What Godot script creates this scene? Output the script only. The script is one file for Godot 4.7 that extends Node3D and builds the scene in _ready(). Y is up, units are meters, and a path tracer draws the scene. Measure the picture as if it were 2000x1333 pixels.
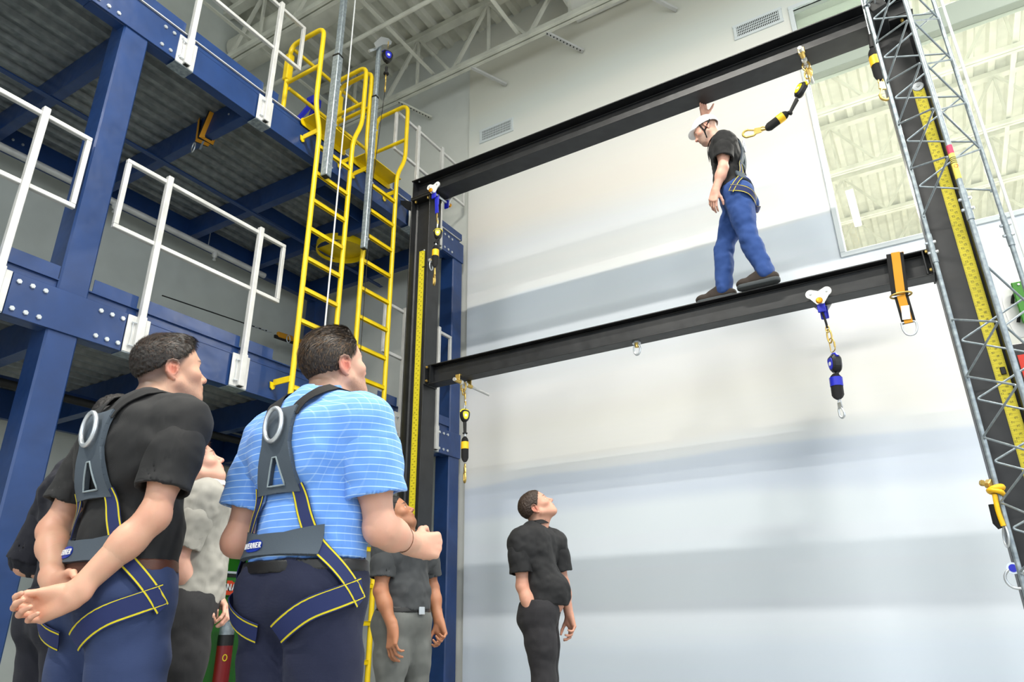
extends Node3D
# A training hall: blue steel mezzanine, yellow ladders, black rescue frame, lattice mast, seven people.

const EYE := Vector3(0, 0.832, 0)
const WALL_Z := -6.65
const DECK_Y := 9.05

var M := {}
var used := {}
var rng := RandomNumberGenerator.new()
var fn := FastNoiseLite.new()

func _ready():
	rng.seed = 7
	fn.seed = 3
	fn.frequency = 1.0
	fn.fractal_octaves = 2
	camera_and_light()
	materials()
	shell()
	mezzanine()
	ladders()
	black_frame()
	mast()
	hardware()
	ceiling_parts()
	job_box()
	people()

func camera_and_light():
	var c := Camera3D.new()
	c.name = "camera"
	c.position = EYE
	c.basis = Basis(Vector3.UP, deg_to_rad(30.59)) * Basis(Vector3.RIGHT, deg_to_rad(22.10)) * Basis(Vector3.BACK, deg_to_rad(-0.79))
	c.fov = 51.85
	c.near = 0.05
	c.far = 200.0
	add_child(c)
	c.current = true
	var e := Environment.new()
	e.background_mode = Environment.BG_SKY
	var s := Sky.new()
	var sm := ProceduralSkyMaterial.new()
	sm.sky_top_color = Color(0.35, 0.52, 0.80)
	sm.sky_horizon_color = Color(0.80, 0.86, 0.92)
	sm.ground_bottom_color = Color(0.35, 0.34, 0.32)
	sm.ground_horizon_color = Color(0.70, 0.72, 0.72)
	s.sky_material = sm
	e.sky = s
	e.tonemap_mode = Environment.TONE_MAPPER_LINEAR
	e.tonemap_exposure = 1.0
	e.sdfgi_enabled = true
	e.ssao_enabled = true
	e.ssil_enabled = true
	var w := WorldEnvironment.new()
	w.name = "world"
	w.environment = e
	add_child(w)
	# daylight through the tall window bays behind and right of the photographer
	area("daylight_right", Vector3(7.85, 3.6, -0.5), Vector3(-1, -0.02, 0), Vector2(9.0, 4.6), 36.0, Color(0.93, 0.965, 1.0))
	area("daylight_front", Vector3(0.5, 3.4, 7.85), Vector3(0, -0.02, -1), Vector2(10.0, 4.4), 34.0, Color(0.93, 0.965, 1.0))

func area(called, at: Vector3, towards: Vector3, size: Vector2, energy: float, col: Color):
	var l := AreaLight3D.new()
	l.name = called
	l.area_size = size
	l.light_energy = energy
	l.light_color = col
	l.shadow_enabled = true
	l.set("area_range", 40.0)
	l.set("area_attenuation", 2.0)
	l.position = at
	l.look_at_from_position(at, at + towards, Vector3.UP if absf(towards.normalized().y) < 0.95 else Vector3.BACK)
	add_child(l)
	return l

# ------------------------------------------------------------------ materials
func sm(key, col: Color, rough := 0.5, metal := 0.0) -> StandardMaterial3D:
	var m := StandardMaterial3D.new()
	m.resource_name = key
	m.albedo_color = col
	m.roughness = rough
	m.metallic = metal
	M[key] = m
	return m

func noise_tex(size: int, freq: float, lo: Color, hi: Color, octaves := 4, normal := 0.0, ridged := false) -> ImageTexture:
	var n := FastNoiseLite.new()
	n.seed = int(freq * 100.0) + octaves
	n.frequency = freq
	n.fractal_octaves = octaves
	if ridged: n.fractal_type = FastNoiseLite.FRACTAL_RIDGED
	var im := n.get_seamless_image(size, size)
	im.convert(Image.FORMAT_RGBA8)
	if normal > 0.0:
		im.bump_map_to_normal_map(normal)
		return ImageTexture.create_from_image(im)
	for y in size:
		for x in size:
			im.set_pixel(x, y, lo.lerp(hi, im.get_pixel(x, y).r))
	return ImageTexture.create_from_image(im)

func tri(m: StandardMaterial3D, scale: float, tex: Texture2D = null, nrm: Texture2D = null, ns := 1.0):
	m.uv1_triplanar = true
	m.uv1_scale = Vector3.ONE * scale
	if tex: m.albedo_texture = tex
	if nrm:
		m.normal_enabled = true
		m.normal_texture = nrm
		m.normal_scale = ns

func materials():
	var mott := noise_tex(128, 0.02, Color(0.86, 0.86, 0.86), Color(1, 1, 1), 4)
	var galv := noise_tex(128, 0.06, Color(0.70, 0.72, 0.74), Color(1, 1, 1), 3)
	var grain := noise_tex(128, 0.09, Color(0, 0, 0), Color(1, 1, 1), 3, 3.0)
	var soft := noise_tex(128, 0.02, Color(0, 0, 0), Color(1, 1, 1), 3, 5.0)
	var weave := Image.create(64, 64, false, Image.FORMAT_RGBA8)
	for y in 64:
		for x in 64:
			var v := 0.5 + 0.25 * sin(x * TAU / 4.0 + (PI if (y / 4) % 2 else 0.0)) + 0.25 * sin(y * TAU / 4.0)
			weave.set_pixel(x, y, Color(v, v, v))
	weave.bump_map_to_normal_map(2.0)
	var weave_t := ImageTexture.create_from_image(weave)
	tri(sm("blue_steel", Color(0.115, 0.235, 0.44), 0.34), 1.3, mott, soft, 0.10)
	tri(sm("yellow_steel", Color(0.93, 0.80, 0.03), 0.38), 1.5, mott)
	tri(sm("white_rail", Color(0.84, 0.84, 0.83), 0.42, 0.15), 1.7, mott)
	tri(sm("black_steel", Color(0.105, 0.11, 0.12), 0.46), 1.2, noise_tex(128, 0.03, Color(0.7, 0.7, 0.7), Color(1.25, 1.25, 1.25), 5), soft, 0.12)
	tri(sm("galvanised", Color(0.66, 0.70, 0.72), 0.42, 0.45), 3.0, galv)
	tri(sm("deck_steel", Color(0.60, 0.62, 0.62), 0.5, 0.35), 1.0, galv)
	sm("zinc", Color(0.80, 0.82, 0.84), 0.3, 0.7)
	sm("brass_plate", Color(0.80, 0.68, 0.38), 0.32, 0.75)
	sm("gold_plate", Color(0.90, 0.62, 0.12), 0.30, 0.6)
	sm("bare_aluminium", Color(0.80, 0.81, 0.82), 0.32, 0.7)
	sm("wall_paint", Color(0.83, 0.84, 0.82), 0.75)
	tri(M.wall_paint, 0.8, noise_tex(128, 0.02, Color(0.97, 0.97, 0.97), Color(1, 1, 1), 3))
	tri(sm("grey_wall_paint", Color(0.76, 0.78, 0.76), 0.75), 0.8, noise_tex(128, 0.021, Color(0.95, 0.95, 0.95), Color(1, 1, 1), 3))
	tri(sm("white_steel", Color(0.86, 0.86, 0.81), 0.55), 0.9, mott)
	sm("window_frame", Color(0.80, 0.83, 0.84), 0.5)
	sm("transom_grey", Color(0.62, 0.66, 0.62), 0.5)
	tri(sm("floor_concrete", Color(0.62, 0.62, 0.60), 0.35), 0.5, mott)
	sm("black_plastic", Color(0.035, 0.036, 0.04), 0.4)
	sm("black_rubber", Color(0.03, 0.03, 0.032), 0.7)
	tri(sm("black_web", Color(0.035, 0.035, 0.042), 0.85), 60.0, null, weave_t, 0.5)
	tri(sm("navy_web", Color(0.085, 0.14, 0.34), 0.75), 60.0, null, weave_t, 0.5)
	tri(sm("gold_web", Color(0.80, 0.55, 0.07), 0.75), 60.0, null, weave_t, 0.5)
	tri(sm("grey_web", Color(0.50, 0.53, 0.56), 0.75), 60.0, null, weave_t, 0.5)
	sm("stitch_yellow", Color(0.80, 0.74, 0.10), 0.8)
	sm("rescue_yellow", Color(0.90, 0.82, 0.05), 0.4)
	sm("pack_yellow", Color(0.95, 0.74, 0.06), 0.5)
	sm("royal_blue", Color(0.10, 0.14, 0.70), 0.45)
	sm("tag_white", Color(0.88, 0.88, 0.86), 0.6)
	tri(sm("pad_grey", Color(0.27, 0.31, 0.35), 0.8), 40.0, null, grain, 0.5)
	sm("pad_edge", Color(0.55, 0.60, 0.62), 0.6)
	sm("box_green", Color(0.13, 0.42, 0.09), 0.45)
	sm("plate_green", Color(0.25, 0.55, 0.16), 0.45)
	sm("sign_orange", Color(0.85, 0.25, 0.05), 0.5)
	sm("print_white", Color(0.92, 0.92, 0.92), 0.5)
	sm("print_black", Color(0.02, 0.02, 0.02), 0.6)
	sm("print_red", Color(0.75, 0.10, 0.12), 0.6)
	sm("print_yellow", Color(0.85, 0.76, 0.12), 0.6)
	sm("logo_blue", Color(0.05, 0.20, 0.62), 0.5)
	sm("extinguisher_red", Color(0.45, 0.02, 0.04), 0.35)
	sm("vent_dark", Color(0.10, 0.11, 0.10), 0.7)
	sm("rope_white", Color(0.85, 0.86, 0.86), 0.7)
	sm("stripe_red", Color(0.72, 0.15, 0.07), 0.5)
	sm("sticker_pink", Color(0.75, 0.20, 0.35), 0.5)
	sm("sticker_yellow", Color(0.88, 0.82, 0.35), 0.5)
	var lamp := sm("lamp_glow", Color(0.9, 0.9, 0.9), 0.5)
	lamp.emission_enabled = true
	lamp.emission = Color(1, 0.99, 0.95)
	lamp.emission_energy_multiplier = 3.0
	var g := sm("window_glass", Color(0.9, 0.97, 0.93, 0.06), 0.02)
	g.transparency = BaseMaterial3D.TRANSPARENCY_ALPHA
	# people
	M["weave_t"] = weave_t
	M["grain_t"] = grain
	M["soft_t"] = soft

# ------------------------------------------------------------------ nodes
func numbered(n: String) -> String:
	if not used.has(n):
		used[n] = 0
		return n
	used[n] += 1
	return "%s_%03d" % [n, used[n]]

func thing(called: String, label: String, category: String, at := Vector3.ZERO, group := "") -> Node3D:
	var o := Node3D.new()
	o.name = numbered(called)
	add_child(o)
	o.position = at
	o.set_meta("label", label)
	o.set_meta("category", category)
	if group: o.set_meta("group", group)
	return o

func tag(o, label: String, category: String, group := ""):
	o.set_meta("label", label)
	o.set_meta("category", category)
	if group: o.set_meta("group", group)
	return o

func put(called: String, mesh: Mesh, mat, parent: Node = null, at := Vector3.ZERO) -> MeshInstance3D:
	var o := MeshInstance3D.new()
	o.mesh = mesh
	if mat is String: mat = M[mat]
	o.material_override = mat
	if parent == null:
		o.name = numbered(called)
		add_child(o)
	else:
		o.name = called
		parent.add_child(o, true)
	o.position = at
	return o

func obj(called: String, b: MB, mat, parent: Node = null) -> MeshInstance3D:
	var off := Vector3.ZERO
	if parent != null:
		var q = parent
		while q is Node3D and q != self:
			off += q.position
			q = q.get_parent()
	if off != Vector3.ZERO: b.shift(-off)
	return put(called, b.mesh(), mat, parent)

func struct(called: String, b: MB, mat, parent: Node = null) -> MeshInstance3D:
	var o := obj(called, b, mat, parent)
	if parent == null: o.set_meta("kind", "structure")
	return o

# ------------------------------------------------------------------ mesh builder (triangles given counter-clockwise seen from outside)
class MB:
	var v := PackedVector3Array()
	var n := PackedVector3Array()
	var c := PackedColorArray()
	var uv := PackedVector2Array()
	func tri(a: Vector3, b: Vector3, d: Vector3):
		var k := (b - a).cross(d - a).normalized()
		v.append_array([a, d, b])
		n.append_array([k, k, k])
	func stri(a, b, d, na, nb, nd):
		v.append_array([a, d, b])
		n.append_array([na, nd, nb])
	func quad(a: Vector3, b: Vector3, d: Vector3, e: Vector3):
		tri(a, b, d)
		tri(a, d, e)
	func squad(a, b, d, e, na, nb, nd, ne):
		stri(a, b, d, na, nb, nd)
		stri(a, d, e, na, nd, ne)
	func uvquad(a: Vector3, b: Vector3, d: Vector3, e: Vector3, ua := Vector2(0, 1), ub := Vector2(1, 1), ud := Vector2(1, 0), ue := Vector2(0, 0)):
		quad(a, b, d, e)
		uv.append_array([ua, ud, ub, ua, ue, ud])
	func shift(d: Vector3):
		for i in v.size(): v[i] += d
	func xf(t: Transform3D) -> MB:
		for i in v.size():
			v[i] = t * v[i]
			n[i] = (t.basis * n[i]).normalized()
		return self
	func add(o: MB) -> MB:
		v.append_array(o.v)
		n.append_array(o.n)
		c.append_array(o.c)
		uv.append_array(o.uv)
		return self
	func mesh() -> ArrayMesh:
		var a := []
		a.resize(Mesh.ARRAY_MAX)
		a[Mesh.ARRAY_VERTEX] = v
		a[Mesh.ARRAY_NORMAL] = n
		if c.size() == v.size() and c.size() > 0: a[Mesh.ARRAY_COLOR] = c
		if uv.size() == v.size() and uv.size() > 0: a[Mesh.ARRAY_TEX_UV] = uv
		var m := ArrayMesh.new()
		if v.size() > 0: m.add_surface_from_arrays(Mesh.PRIMITIVE_TRIANGLES, a)
		return m
	# chamfered box
	func box(at: Vector3, size: Vector3, ch := 0.004, bs := Basis()) -> MB:
		var h := size * 0.5
		ch = minf(ch, minf(h.x, minf(h.y, h.z)) * 0.6)
		var t := Transform3D(bs, at)
		var ax := [Vector3.RIGHT, Vector3.UP, Vector3.BACK]
		for i in 3:
			for s in [-1.0, 1.0]:
				var d: Vector3 = ax[i] * s
				var u: Vector3 = ax[(i + 1) % 3]
				var w: Vector3 = ax[(i + 2) % 3]
				if s < 0: 
					var q := u
					u = w
					w = q
				var hu := absf(h.dot(u)) - ch
				var hw := absf(h.dot(w)) - ch
				var o: Vector3 = d * absf(h.dot(d))
				quad(t * (o - u * hu - w * hw), t * (o + u * hu - w * hw), t * (o + u * hu + w * hw), t * (o - u * hu + w * hw))
		if ch > 0.0:
			for i in 3:
				var l: Vector3 = ax[i]
				var u: Vector3 = ax[(i + 1) % 3]
				var w: Vector3 = ax[(i + 2) % 3]
				var hl := absf(h.dot(l)) - ch
				for su in [-1.0, 1.0]:
					for sw in [-1.0, 1.0]:
						var p: Vector3 = u * su * absf(h.dot(u)) + w * sw * (absf(h.dot(w)) - ch)
						var q: Vector3 = u * su * (absf(h.dot(u)) - ch) + w * sw * absf(h.dot(w))
						_oq(t, p - l * hl, q - l * hl, q + l * hl, p + l * hl)
			for sx in [-1.0, 1.0]:
				for sy in [-1.0, 1.0]:
					for sz in [-1.0, 1.0]:
						var a := Vector3(sx * h.x, sy * (h.y - ch), sz * (h.z - ch))
						var b := Vector3(sx * (h.x - ch), sy * h.y, sz * (h.z - ch))
						var e := Vector3(sx * (h.x - ch), sy * (h.y - ch), sz * h.z)
						if (b - a).cross(e - a).dot(a) > 0: tri(t * a, t * b, t * e)
						else: tri(t * a, t * e, t * b)
		return self
	func _oq(t: Transform3D, a: Vector3, b: Vector3, d: Vector3, e: Vector3):
		if (b - a).cross(d - a).dot(a + d) > 0: quad(t * a, t * b, t * d, t * e)
		else: quad(t * a, t * e, t * d, t * b)
	# a straight bar of w x h between two points; h runs along up
	func bar(p: Vector3, q: Vector3, w: float, h: float, up := Vector3.UP, ch := 0.003) -> MB:
		var y := (q - p).normalized()
		var x := y.cross(up).normalized()
		if x.length() < 0.5: x = y.cross(Vector3.RIGHT).normalized()
		var z := x.cross(y)
		return box((p + q) * 0.5, Vector3(w, (q - p).length(), h), ch, Basis(x, y, z))
	func ring_frame(d: Vector3) -> Basis:
		var a := Vector3.UP if absf(d.y) < 0.9 else Vector3.RIGHT
		var x := d.cross(a).normalized()
		return Basis(x, d, x.cross(d).normalized())
	# round tube through points
	func tube(pts: Array, r, sides := 10, closed := false, caps := true) -> MB:
		var m := pts.size()
		var rings := []
		var norms := []
		var f := Basis()
		for i in m:
			var a: Vector3 = pts[(i - 1 + m) % m] if closed else pts[maxi(i - 1, 0)]
			var b: Vector3 = pts[(i + 1) % m] if closed else pts[mini(i + 1, m - 1)]
			var d := (b - a).normalized()
			if i == 0: f = ring_frame(d)
			else:
				var ax := f.y.cross(d)
				if ax.length() > 1e-6: f = Basis(ax.normalized(), asin(clampf(ax.length(), -1, 1)) if f.y.dot(d) > 0 else PI - asin(clampf(ax.length(), -1, 1))) * f
			var rr: float = r[i] if r is Array else r
			var ring := []
			var nn := []
			for k in sides:
				var t := TAU * k / sides
				var u: Vector3 = f.x * cos(t) + f.z * sin(t)
				ring.append(pts[i] + u * rr)
				nn.append(u)
			rings.append(ring)
			norms.append(nn)
		var segs := m if closed else m - 1
		for i in segs:
			var j := (i + 1) % m
			var off := 0
			if closed and i == m - 1:
				var best := 1e9
				for k in sides:
					var dd: float = rings[i][0].distance_to(rings[0][k])
					if dd < best:
						best = dd
						off = k
			for k in sides:
				var k2 := (k + 1) % sides
				var e1 := (k + off) % sides
				var e2 := (k2 + off) % sides
				squad(rings[i][k], rings[j][e1], rings[j][e2], rings[i][k2], norms[i][k], norms[j][e1], norms[j][e2], norms[i][k2])
		if caps and not closed:
			for k in range(1, sides - 1):
				tri(rings[0][0], rings[0][k], rings[0][k + 1])
				tri(rings[m - 1][0], rings[m - 1][k + 1], rings[m - 1][k])
		return self
	# lathe: profile of (radius, height) about y of t
	func lathe(prof: Array, t: Transform3D, sides := 20) -> MB:
		for i in prof.size() - 1:
			var a: Vector2 = prof[i]
			var b: Vector2 = prof[i + 1]
			var e := (b - a).normalized()
			var nr := Vector2(e.y, -e.x)
			for k in sides:
				var s0 := TAU * k / sides
				var s1 := TAU * (k + 1) / sides
				var d0 := Vector3(cos(s0), 0, sin(s0))
				var d1 := Vector3(cos(s1), 0, sin(s1))
				var up := Vector3.UP
				var n0: Vector3 = (t.basis * (d0 * nr.x + up * nr.y)).normalized()
				var n1: Vector3 = (t.basis * (d1 * nr.x + up * nr.y)).normalized()
				var p0 := t * (d0 * a.x + up * a.y)
				var p1 := t * (d1 * a.x + up * a.y)
				var q0 := t * (d0 * b.x + up * b.y)
				var q1 := t * (d1 * b.x + up * b.y)
				if a.x > 1e-6: stri(p0, q1, p1, n0, n1, n1)
				if b.x > 1e-6: stri(p0, q0, q1, n0, n0, n1)
		return self
	# prism: polygon (counter-clockwise, x right y up) extruded along +z of t from 0 to depth
	func prism(poly: PackedVector2Array, t: Transform3D, depth: float) -> MB:
		if Geometry2D.is_polygon_clockwise(poly): poly.reverse()
		var ix := Geometry2D.triangulate_polygon(poly)
		for i in range(0, ix.size(), 3):
			var a := poly[ix[i]]
			var b := poly[ix[i + 1]]
			var d := poly[ix[i + 2]]
			if (b - a).cross(d - a) < 0:
				var q := b
				b = d
				d = q
			tri(t * Vector3(a.x, a.y, depth), t * Vector3(b.x, b.y, depth), t * Vector3(d.x, d.y, depth))
			tri(t * Vector3(a.x, a.y, 0), t * Vector3(d.x, d.y, 0), t * Vector3(b.x, b.y, 0))
		for i in poly.size():
			var a := poly[i]
			var b := poly[(i + 1) % poly.size()]
			quad(t * Vector3(a.x, a.y, 0), t * Vector3(b.x, b.y, 0), t * Vector3(b.x, b.y, depth), t * Vector3(a.x, a.y, depth))
		return self
	func ball(at: Vector3, rad: Vector3, bs := Basis(), u := 14, w := 9) -> MB:
		var t := Transform3D(bs, at)
		for j in w:
			for i in u:
				var P := []
				var N := []
				for q in [[i, j], [i + 1, j], [i + 1, j + 1], [i, j + 1]]:
					var a: float = TAU * q[0] / u
					var b: float = PI * q[1] / w - PI / 2
					var d := Vector3(cos(a) * cos(b), sin(b), -sin(a) * cos(b))
					P.append(t * (d * rad))
					N.append((bs * (d / rad)).normalized())
				squad(P[0], P[1], P[2], P[3], N[0], N[1], N[2], N[3])
		return self

func mb() -> MB: return MB.new()

func hexbolt(at: Vector3, d: Vector3, r := 0.012, h := 0.009) -> MB:
	var b := mb()
	var p := PackedVector2Array()
	for k in 6: p.append(Vector2(cos(TAU * k / 6.0 + 0.3), sin(TAU * k / 6.0 + 0.3)) * r)
	var f := b.ring_frame(d)
	var t := Transform3D(Basis(f.x, f.z * -1.0, d), at)
	if t.basis.determinant() < 0: t.basis.y = -t.basis.y
	b.prism(p, t, h * 0.75)
	var p2 := PackedVector2Array()
	for k in 6: p2.append(p[k] * 0.8)
	b.prism(p2, t.translated_local(Vector3(0, 0, h * 0.75)), h * 0.25)
	return b

func rect(w: float, h: float, r := 0.0, n := 4) -> PackedVector2Array:
	var p := PackedVector2Array()
	if r <= 0.0: return PackedVector2Array([Vector2(-w / 2, -h / 2), Vector2(w / 2, -h / 2), Vector2(w / 2, h / 2), Vector2(-w / 2, h / 2)])
	var cs := [Vector2(w / 2 - r, h / 2 - r), Vector2(-w / 2 + r, h / 2 - r), Vector2(-w / 2 + r, -h / 2 + r), Vector2(w / 2 - r, -h / 2 + r)]
	for q in 4:
		for k in n + 1:
			var a := PI / 2 * (q + float(k) / n)
			p.append(cs[q] + Vector2(cos(a), sin(a)) * r)
	return p

# smooth curve through points
func curve(pts: Array, step := 0.02, closed := false) -> Array:
	var out := []
	var m := pts.size()
	for i in (m if closed else m - 1):
		var p0: Vector3 = pts[(i - 1 + m) % m] if closed else pts[maxi(i - 1, 0)]
		var p1: Vector3 = pts[i]
		var p2: Vector3 = pts[(i + 1) % m]
		var p3: Vector3 = pts[(i + 2) % m] if closed else pts[mini(i + 2, m - 1)]
		var k := maxi(2, int(ceil(p1.distance_to(p2) / step)))
		for j in k:
			out.append(p1.cubic_interpolate(p2, p0, p3, float(j) / k))
	if not closed: out.append(pts[m - 1])
	return out

# polyline with rounded corners
func fillet(pts: Array, r: float, n := 5) -> Array:
	var out := [pts[0]]
	for i in range(1, pts.size() - 1):
		var a: Vector3 = pts[i - 1]
		var b: Vector3 = pts[i]
		var d: Vector3 = pts[i + 1]
		var u := (a - b).normalized()
		var w := (d - b).normalized()
		var k := minf(r, minf(a.distance_to(b), d.distance_to(b)) * 0.49)
		for j in n + 1:
			var t := float(j) / n
			out.append((b + u * k).lerp(b, t).lerp(b.lerp(b + w * k, t), t))
	out.append(pts[-1])
	return out

# ------------------------------------------------------------------ the room
func corrugated(x0: float, x1: float, z0: float, z1: float, y: float, pitch: float, depth: float, thick := 0.002) -> MB:
	var b := mb()
	var k := int(round((x1 - x0) / pitch))
	var w := (x1 - x0) / k
	for i in k:
		var a := x0 + i * w
		var px := [a, a + w * 0.30, a + w * 0.42, a + w * 0.88, a + w]
		var py := [y, y, y + depth, y + depth, y]
		for j in 4:
			b.quad(Vector3(px[j], py[j], z0), Vector3(px[j + 1], py[j + 1], z0), Vector3(px[j + 1], py[j + 1], z1), Vector3(px[j], py[j], z1))
			b.quad(Vector3(px[j], py[j] + thick, z1), Vector3(px[j + 1], py[j + 1] + thick, z1), Vector3(px[j + 1], py[j + 1] + thick, z0), Vector3(px[j], py[j] + thick, z0))
	return b

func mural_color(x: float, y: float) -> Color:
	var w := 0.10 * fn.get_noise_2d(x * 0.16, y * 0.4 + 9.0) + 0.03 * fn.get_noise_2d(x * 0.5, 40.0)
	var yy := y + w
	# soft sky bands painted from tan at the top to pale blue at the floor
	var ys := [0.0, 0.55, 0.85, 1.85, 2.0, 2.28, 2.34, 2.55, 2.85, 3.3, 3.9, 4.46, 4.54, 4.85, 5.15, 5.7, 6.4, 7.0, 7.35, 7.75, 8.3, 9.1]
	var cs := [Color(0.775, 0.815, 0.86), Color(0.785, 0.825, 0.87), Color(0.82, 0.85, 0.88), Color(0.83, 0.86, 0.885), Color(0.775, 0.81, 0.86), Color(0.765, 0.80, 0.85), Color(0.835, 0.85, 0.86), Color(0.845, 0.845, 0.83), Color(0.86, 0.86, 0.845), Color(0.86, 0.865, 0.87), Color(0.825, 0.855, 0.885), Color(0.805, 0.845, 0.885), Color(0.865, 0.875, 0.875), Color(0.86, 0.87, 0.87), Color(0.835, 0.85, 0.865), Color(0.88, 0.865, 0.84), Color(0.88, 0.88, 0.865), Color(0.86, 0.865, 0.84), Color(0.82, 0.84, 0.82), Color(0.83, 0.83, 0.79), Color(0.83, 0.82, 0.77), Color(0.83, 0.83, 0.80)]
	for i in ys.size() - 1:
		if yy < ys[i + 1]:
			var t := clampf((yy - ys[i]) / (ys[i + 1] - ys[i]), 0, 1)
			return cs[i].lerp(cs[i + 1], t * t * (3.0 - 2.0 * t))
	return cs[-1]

func shell():
	var b := mb().box(Vector3(0.35, -0.15, -4.6), Vector3(16.4, 0.3, 25.6), 0.0)
	struct("floor", b, "floor_concrete")
	# left wall, right wall and front wall (the last two behind or right of the view, with window bays)
	struct("wall_left", mb().box(Vector3(-7.42, 4.6, 0.6), Vector3(0.24, 9.3, 15.0), 0.0), "grey_wall_paint")
	b = mb()
	b.box(Vector3(8.12, 0.65, -4.1), Vector3(0.24, 1.3, 24.6), 0.0)
	b.box(Vector3(8.12, 7.55, -4.1), Vector3(0.24, 3.3, 24.6), 0.0)
	for z in [7.6, 4.2, -1.0, -6.2, -13.0]: b.box(Vector3(8.12, 3.6, z), Vector3(0.24, 4.6, 1.0 if z != -13.0 else 7.0), 0.0)
	struct("wall_right", b, "wall_paint")
	b = mb()
	b.box(Vector3(0.35, 0.6, 8.12), Vector3(15.8, 1.2, 0.24), 0.0)
	b.box(Vector3(0.35, 7.4, 8.12), Vector3(15.8, 3.6, 0.24), 0.0)
	for x in [-6.0, -2.0, 2.0, 6.8]: b.box(Vector3(x, 3.4, 8.12), Vector3(2.4 if absf(x) > 3.0 else 0.6, 4.4, 0.24), 0.0)
	struct("wall_front", b, "wall_paint")
	# back wall around the high window, with the printed mural as a proud skin
	b = mb()
	var wl := -0.25
	var wr := 3.2
	var y0 := 4.07
	var y1 := 7.14
	for q in [[-7.4, wl, 0.0, 9.2], [wl, wr, 0.0, y0], [wl, wr, y1, 9.2], [wr, 8.2, 0.0, 9.2]]:
		b.box(Vector3((q[0] + q[1]) / 2, (q[2] + q[3]) / 2, -6.77), Vector3(q[1] - q[0], q[3] - q[2], 0.2), 0.0)
	struct("wall_back", b, "wall_paint")
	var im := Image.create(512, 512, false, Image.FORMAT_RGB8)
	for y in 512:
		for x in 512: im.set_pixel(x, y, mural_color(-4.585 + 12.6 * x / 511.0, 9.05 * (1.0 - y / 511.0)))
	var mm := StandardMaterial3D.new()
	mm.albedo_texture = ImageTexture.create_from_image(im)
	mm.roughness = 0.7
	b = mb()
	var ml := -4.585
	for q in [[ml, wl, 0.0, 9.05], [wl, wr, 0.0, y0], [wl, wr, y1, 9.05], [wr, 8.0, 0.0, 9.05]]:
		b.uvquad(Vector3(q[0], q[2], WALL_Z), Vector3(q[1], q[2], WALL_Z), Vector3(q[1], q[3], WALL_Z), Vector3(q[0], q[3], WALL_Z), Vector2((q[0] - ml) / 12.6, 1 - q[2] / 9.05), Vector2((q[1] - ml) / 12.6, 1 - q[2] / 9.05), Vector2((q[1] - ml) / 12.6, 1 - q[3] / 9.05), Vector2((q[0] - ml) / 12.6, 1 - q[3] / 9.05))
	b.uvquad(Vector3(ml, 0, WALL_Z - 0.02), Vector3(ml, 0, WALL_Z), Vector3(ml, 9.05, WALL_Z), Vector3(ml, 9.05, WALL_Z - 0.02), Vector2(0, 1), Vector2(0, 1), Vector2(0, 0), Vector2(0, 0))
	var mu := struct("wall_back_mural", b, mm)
	mu.set_meta("label", "pale banded sky print covering the back wall")
	# high window into the next bay
	var win := thing("window_1", "high interior window in the back wall showing the next bay's white ceiling", "window", Vector3(wl, y0, WALL_Z))
	win.set_meta("kind", "structure")
	var fw := 0.05
	var f := mb()
	f.box(Vector3((wl + wr) / 2, y0 - fw / 2, -6.70), Vector3(wr - wl + 2 * fw, fw, 0.13), 0.004)
	f.box(Vector3(wl - fw / 2, (y0 + y1) / 2, -6.70), Vector3(fw, y1 - y0, 0.13), 0.004)
	f.box(Vector3(wr + fw / 2, (y0 + y1) / 2, -6.70), Vector3(fw, y1 - y0, 0.13), 0.004)
	f.box(Vector3((wl + wr) / 2, y1 + fw / 2, -6.70), Vector3(wr - wl + 2 * fw, fw, 0.13), 0.004)
	obj("window_frame", f, "window_frame", win)
	f = mb()
	f.box(Vector3((wl + wr) / 2, 6.34, -6.76), Vector3(wr - wl, 0.26, 0.16), 0.004)
	obj("transom", f, "transom_grey", win)
	f = mb()
	f.box(Vector3((wl + wr) / 2, y1 - 0.03, -6.85), Vector3(wr - wl, 0.05, 0.34), 0.0)
	f.box(Vector3((wl + wr) / 2, y1 - 0.12, -6.98), Vector3(wr - wl, 0.13, 0.05), 0.004)
	obj("window_head", f, "transom_grey", win)
	for q in [[y0, 6.21], [6.47, y1]]:
		var p := mb().box(Vector3((wl + wr) / 2, (q[0] + q[1]) / 2, -6.78), Vector3(wr - wl, q[1] - q[0], 0.006), 0.0)
		obj("window_pane", p, "window_glass", win)
	# next bay behind the window
	struct("wall_far", mb().box(Vector3(0.35, 4.6, -17.1), Vector3(15.8, 9.3, 0.2), 0.0), "white_steel")
	struct("wall_far_left", mb().box(Vector3(-7.4, 4.6, -11.9), Vector3(0.2, 9.3, 10.2), 0.0), "white_steel")
	# ceilings of ribbed steel
	var c := corrugated(-7.4, 8.1, 8.1, WALL_Z - 0.1, DECK_Y, 0.30, 0.07)
	c.box(Vector3(0.35, 9.25, 0.7), Vector3(15.9, 0.2, 15.1), 0.0)
	struct("ceiling", c, "white_steel")
	c = corrugated(-7.4, 8.1, WALL_Z - 0.1, -17.1, DECK_Y, 0.30, 0.07)
	c.box(Vector3(0.35, 9.25, -11.9), Vector3(15.9, 0.2, 10.5), 0.0)
	struct("ceiling_far", c, "white_steel")
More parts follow.
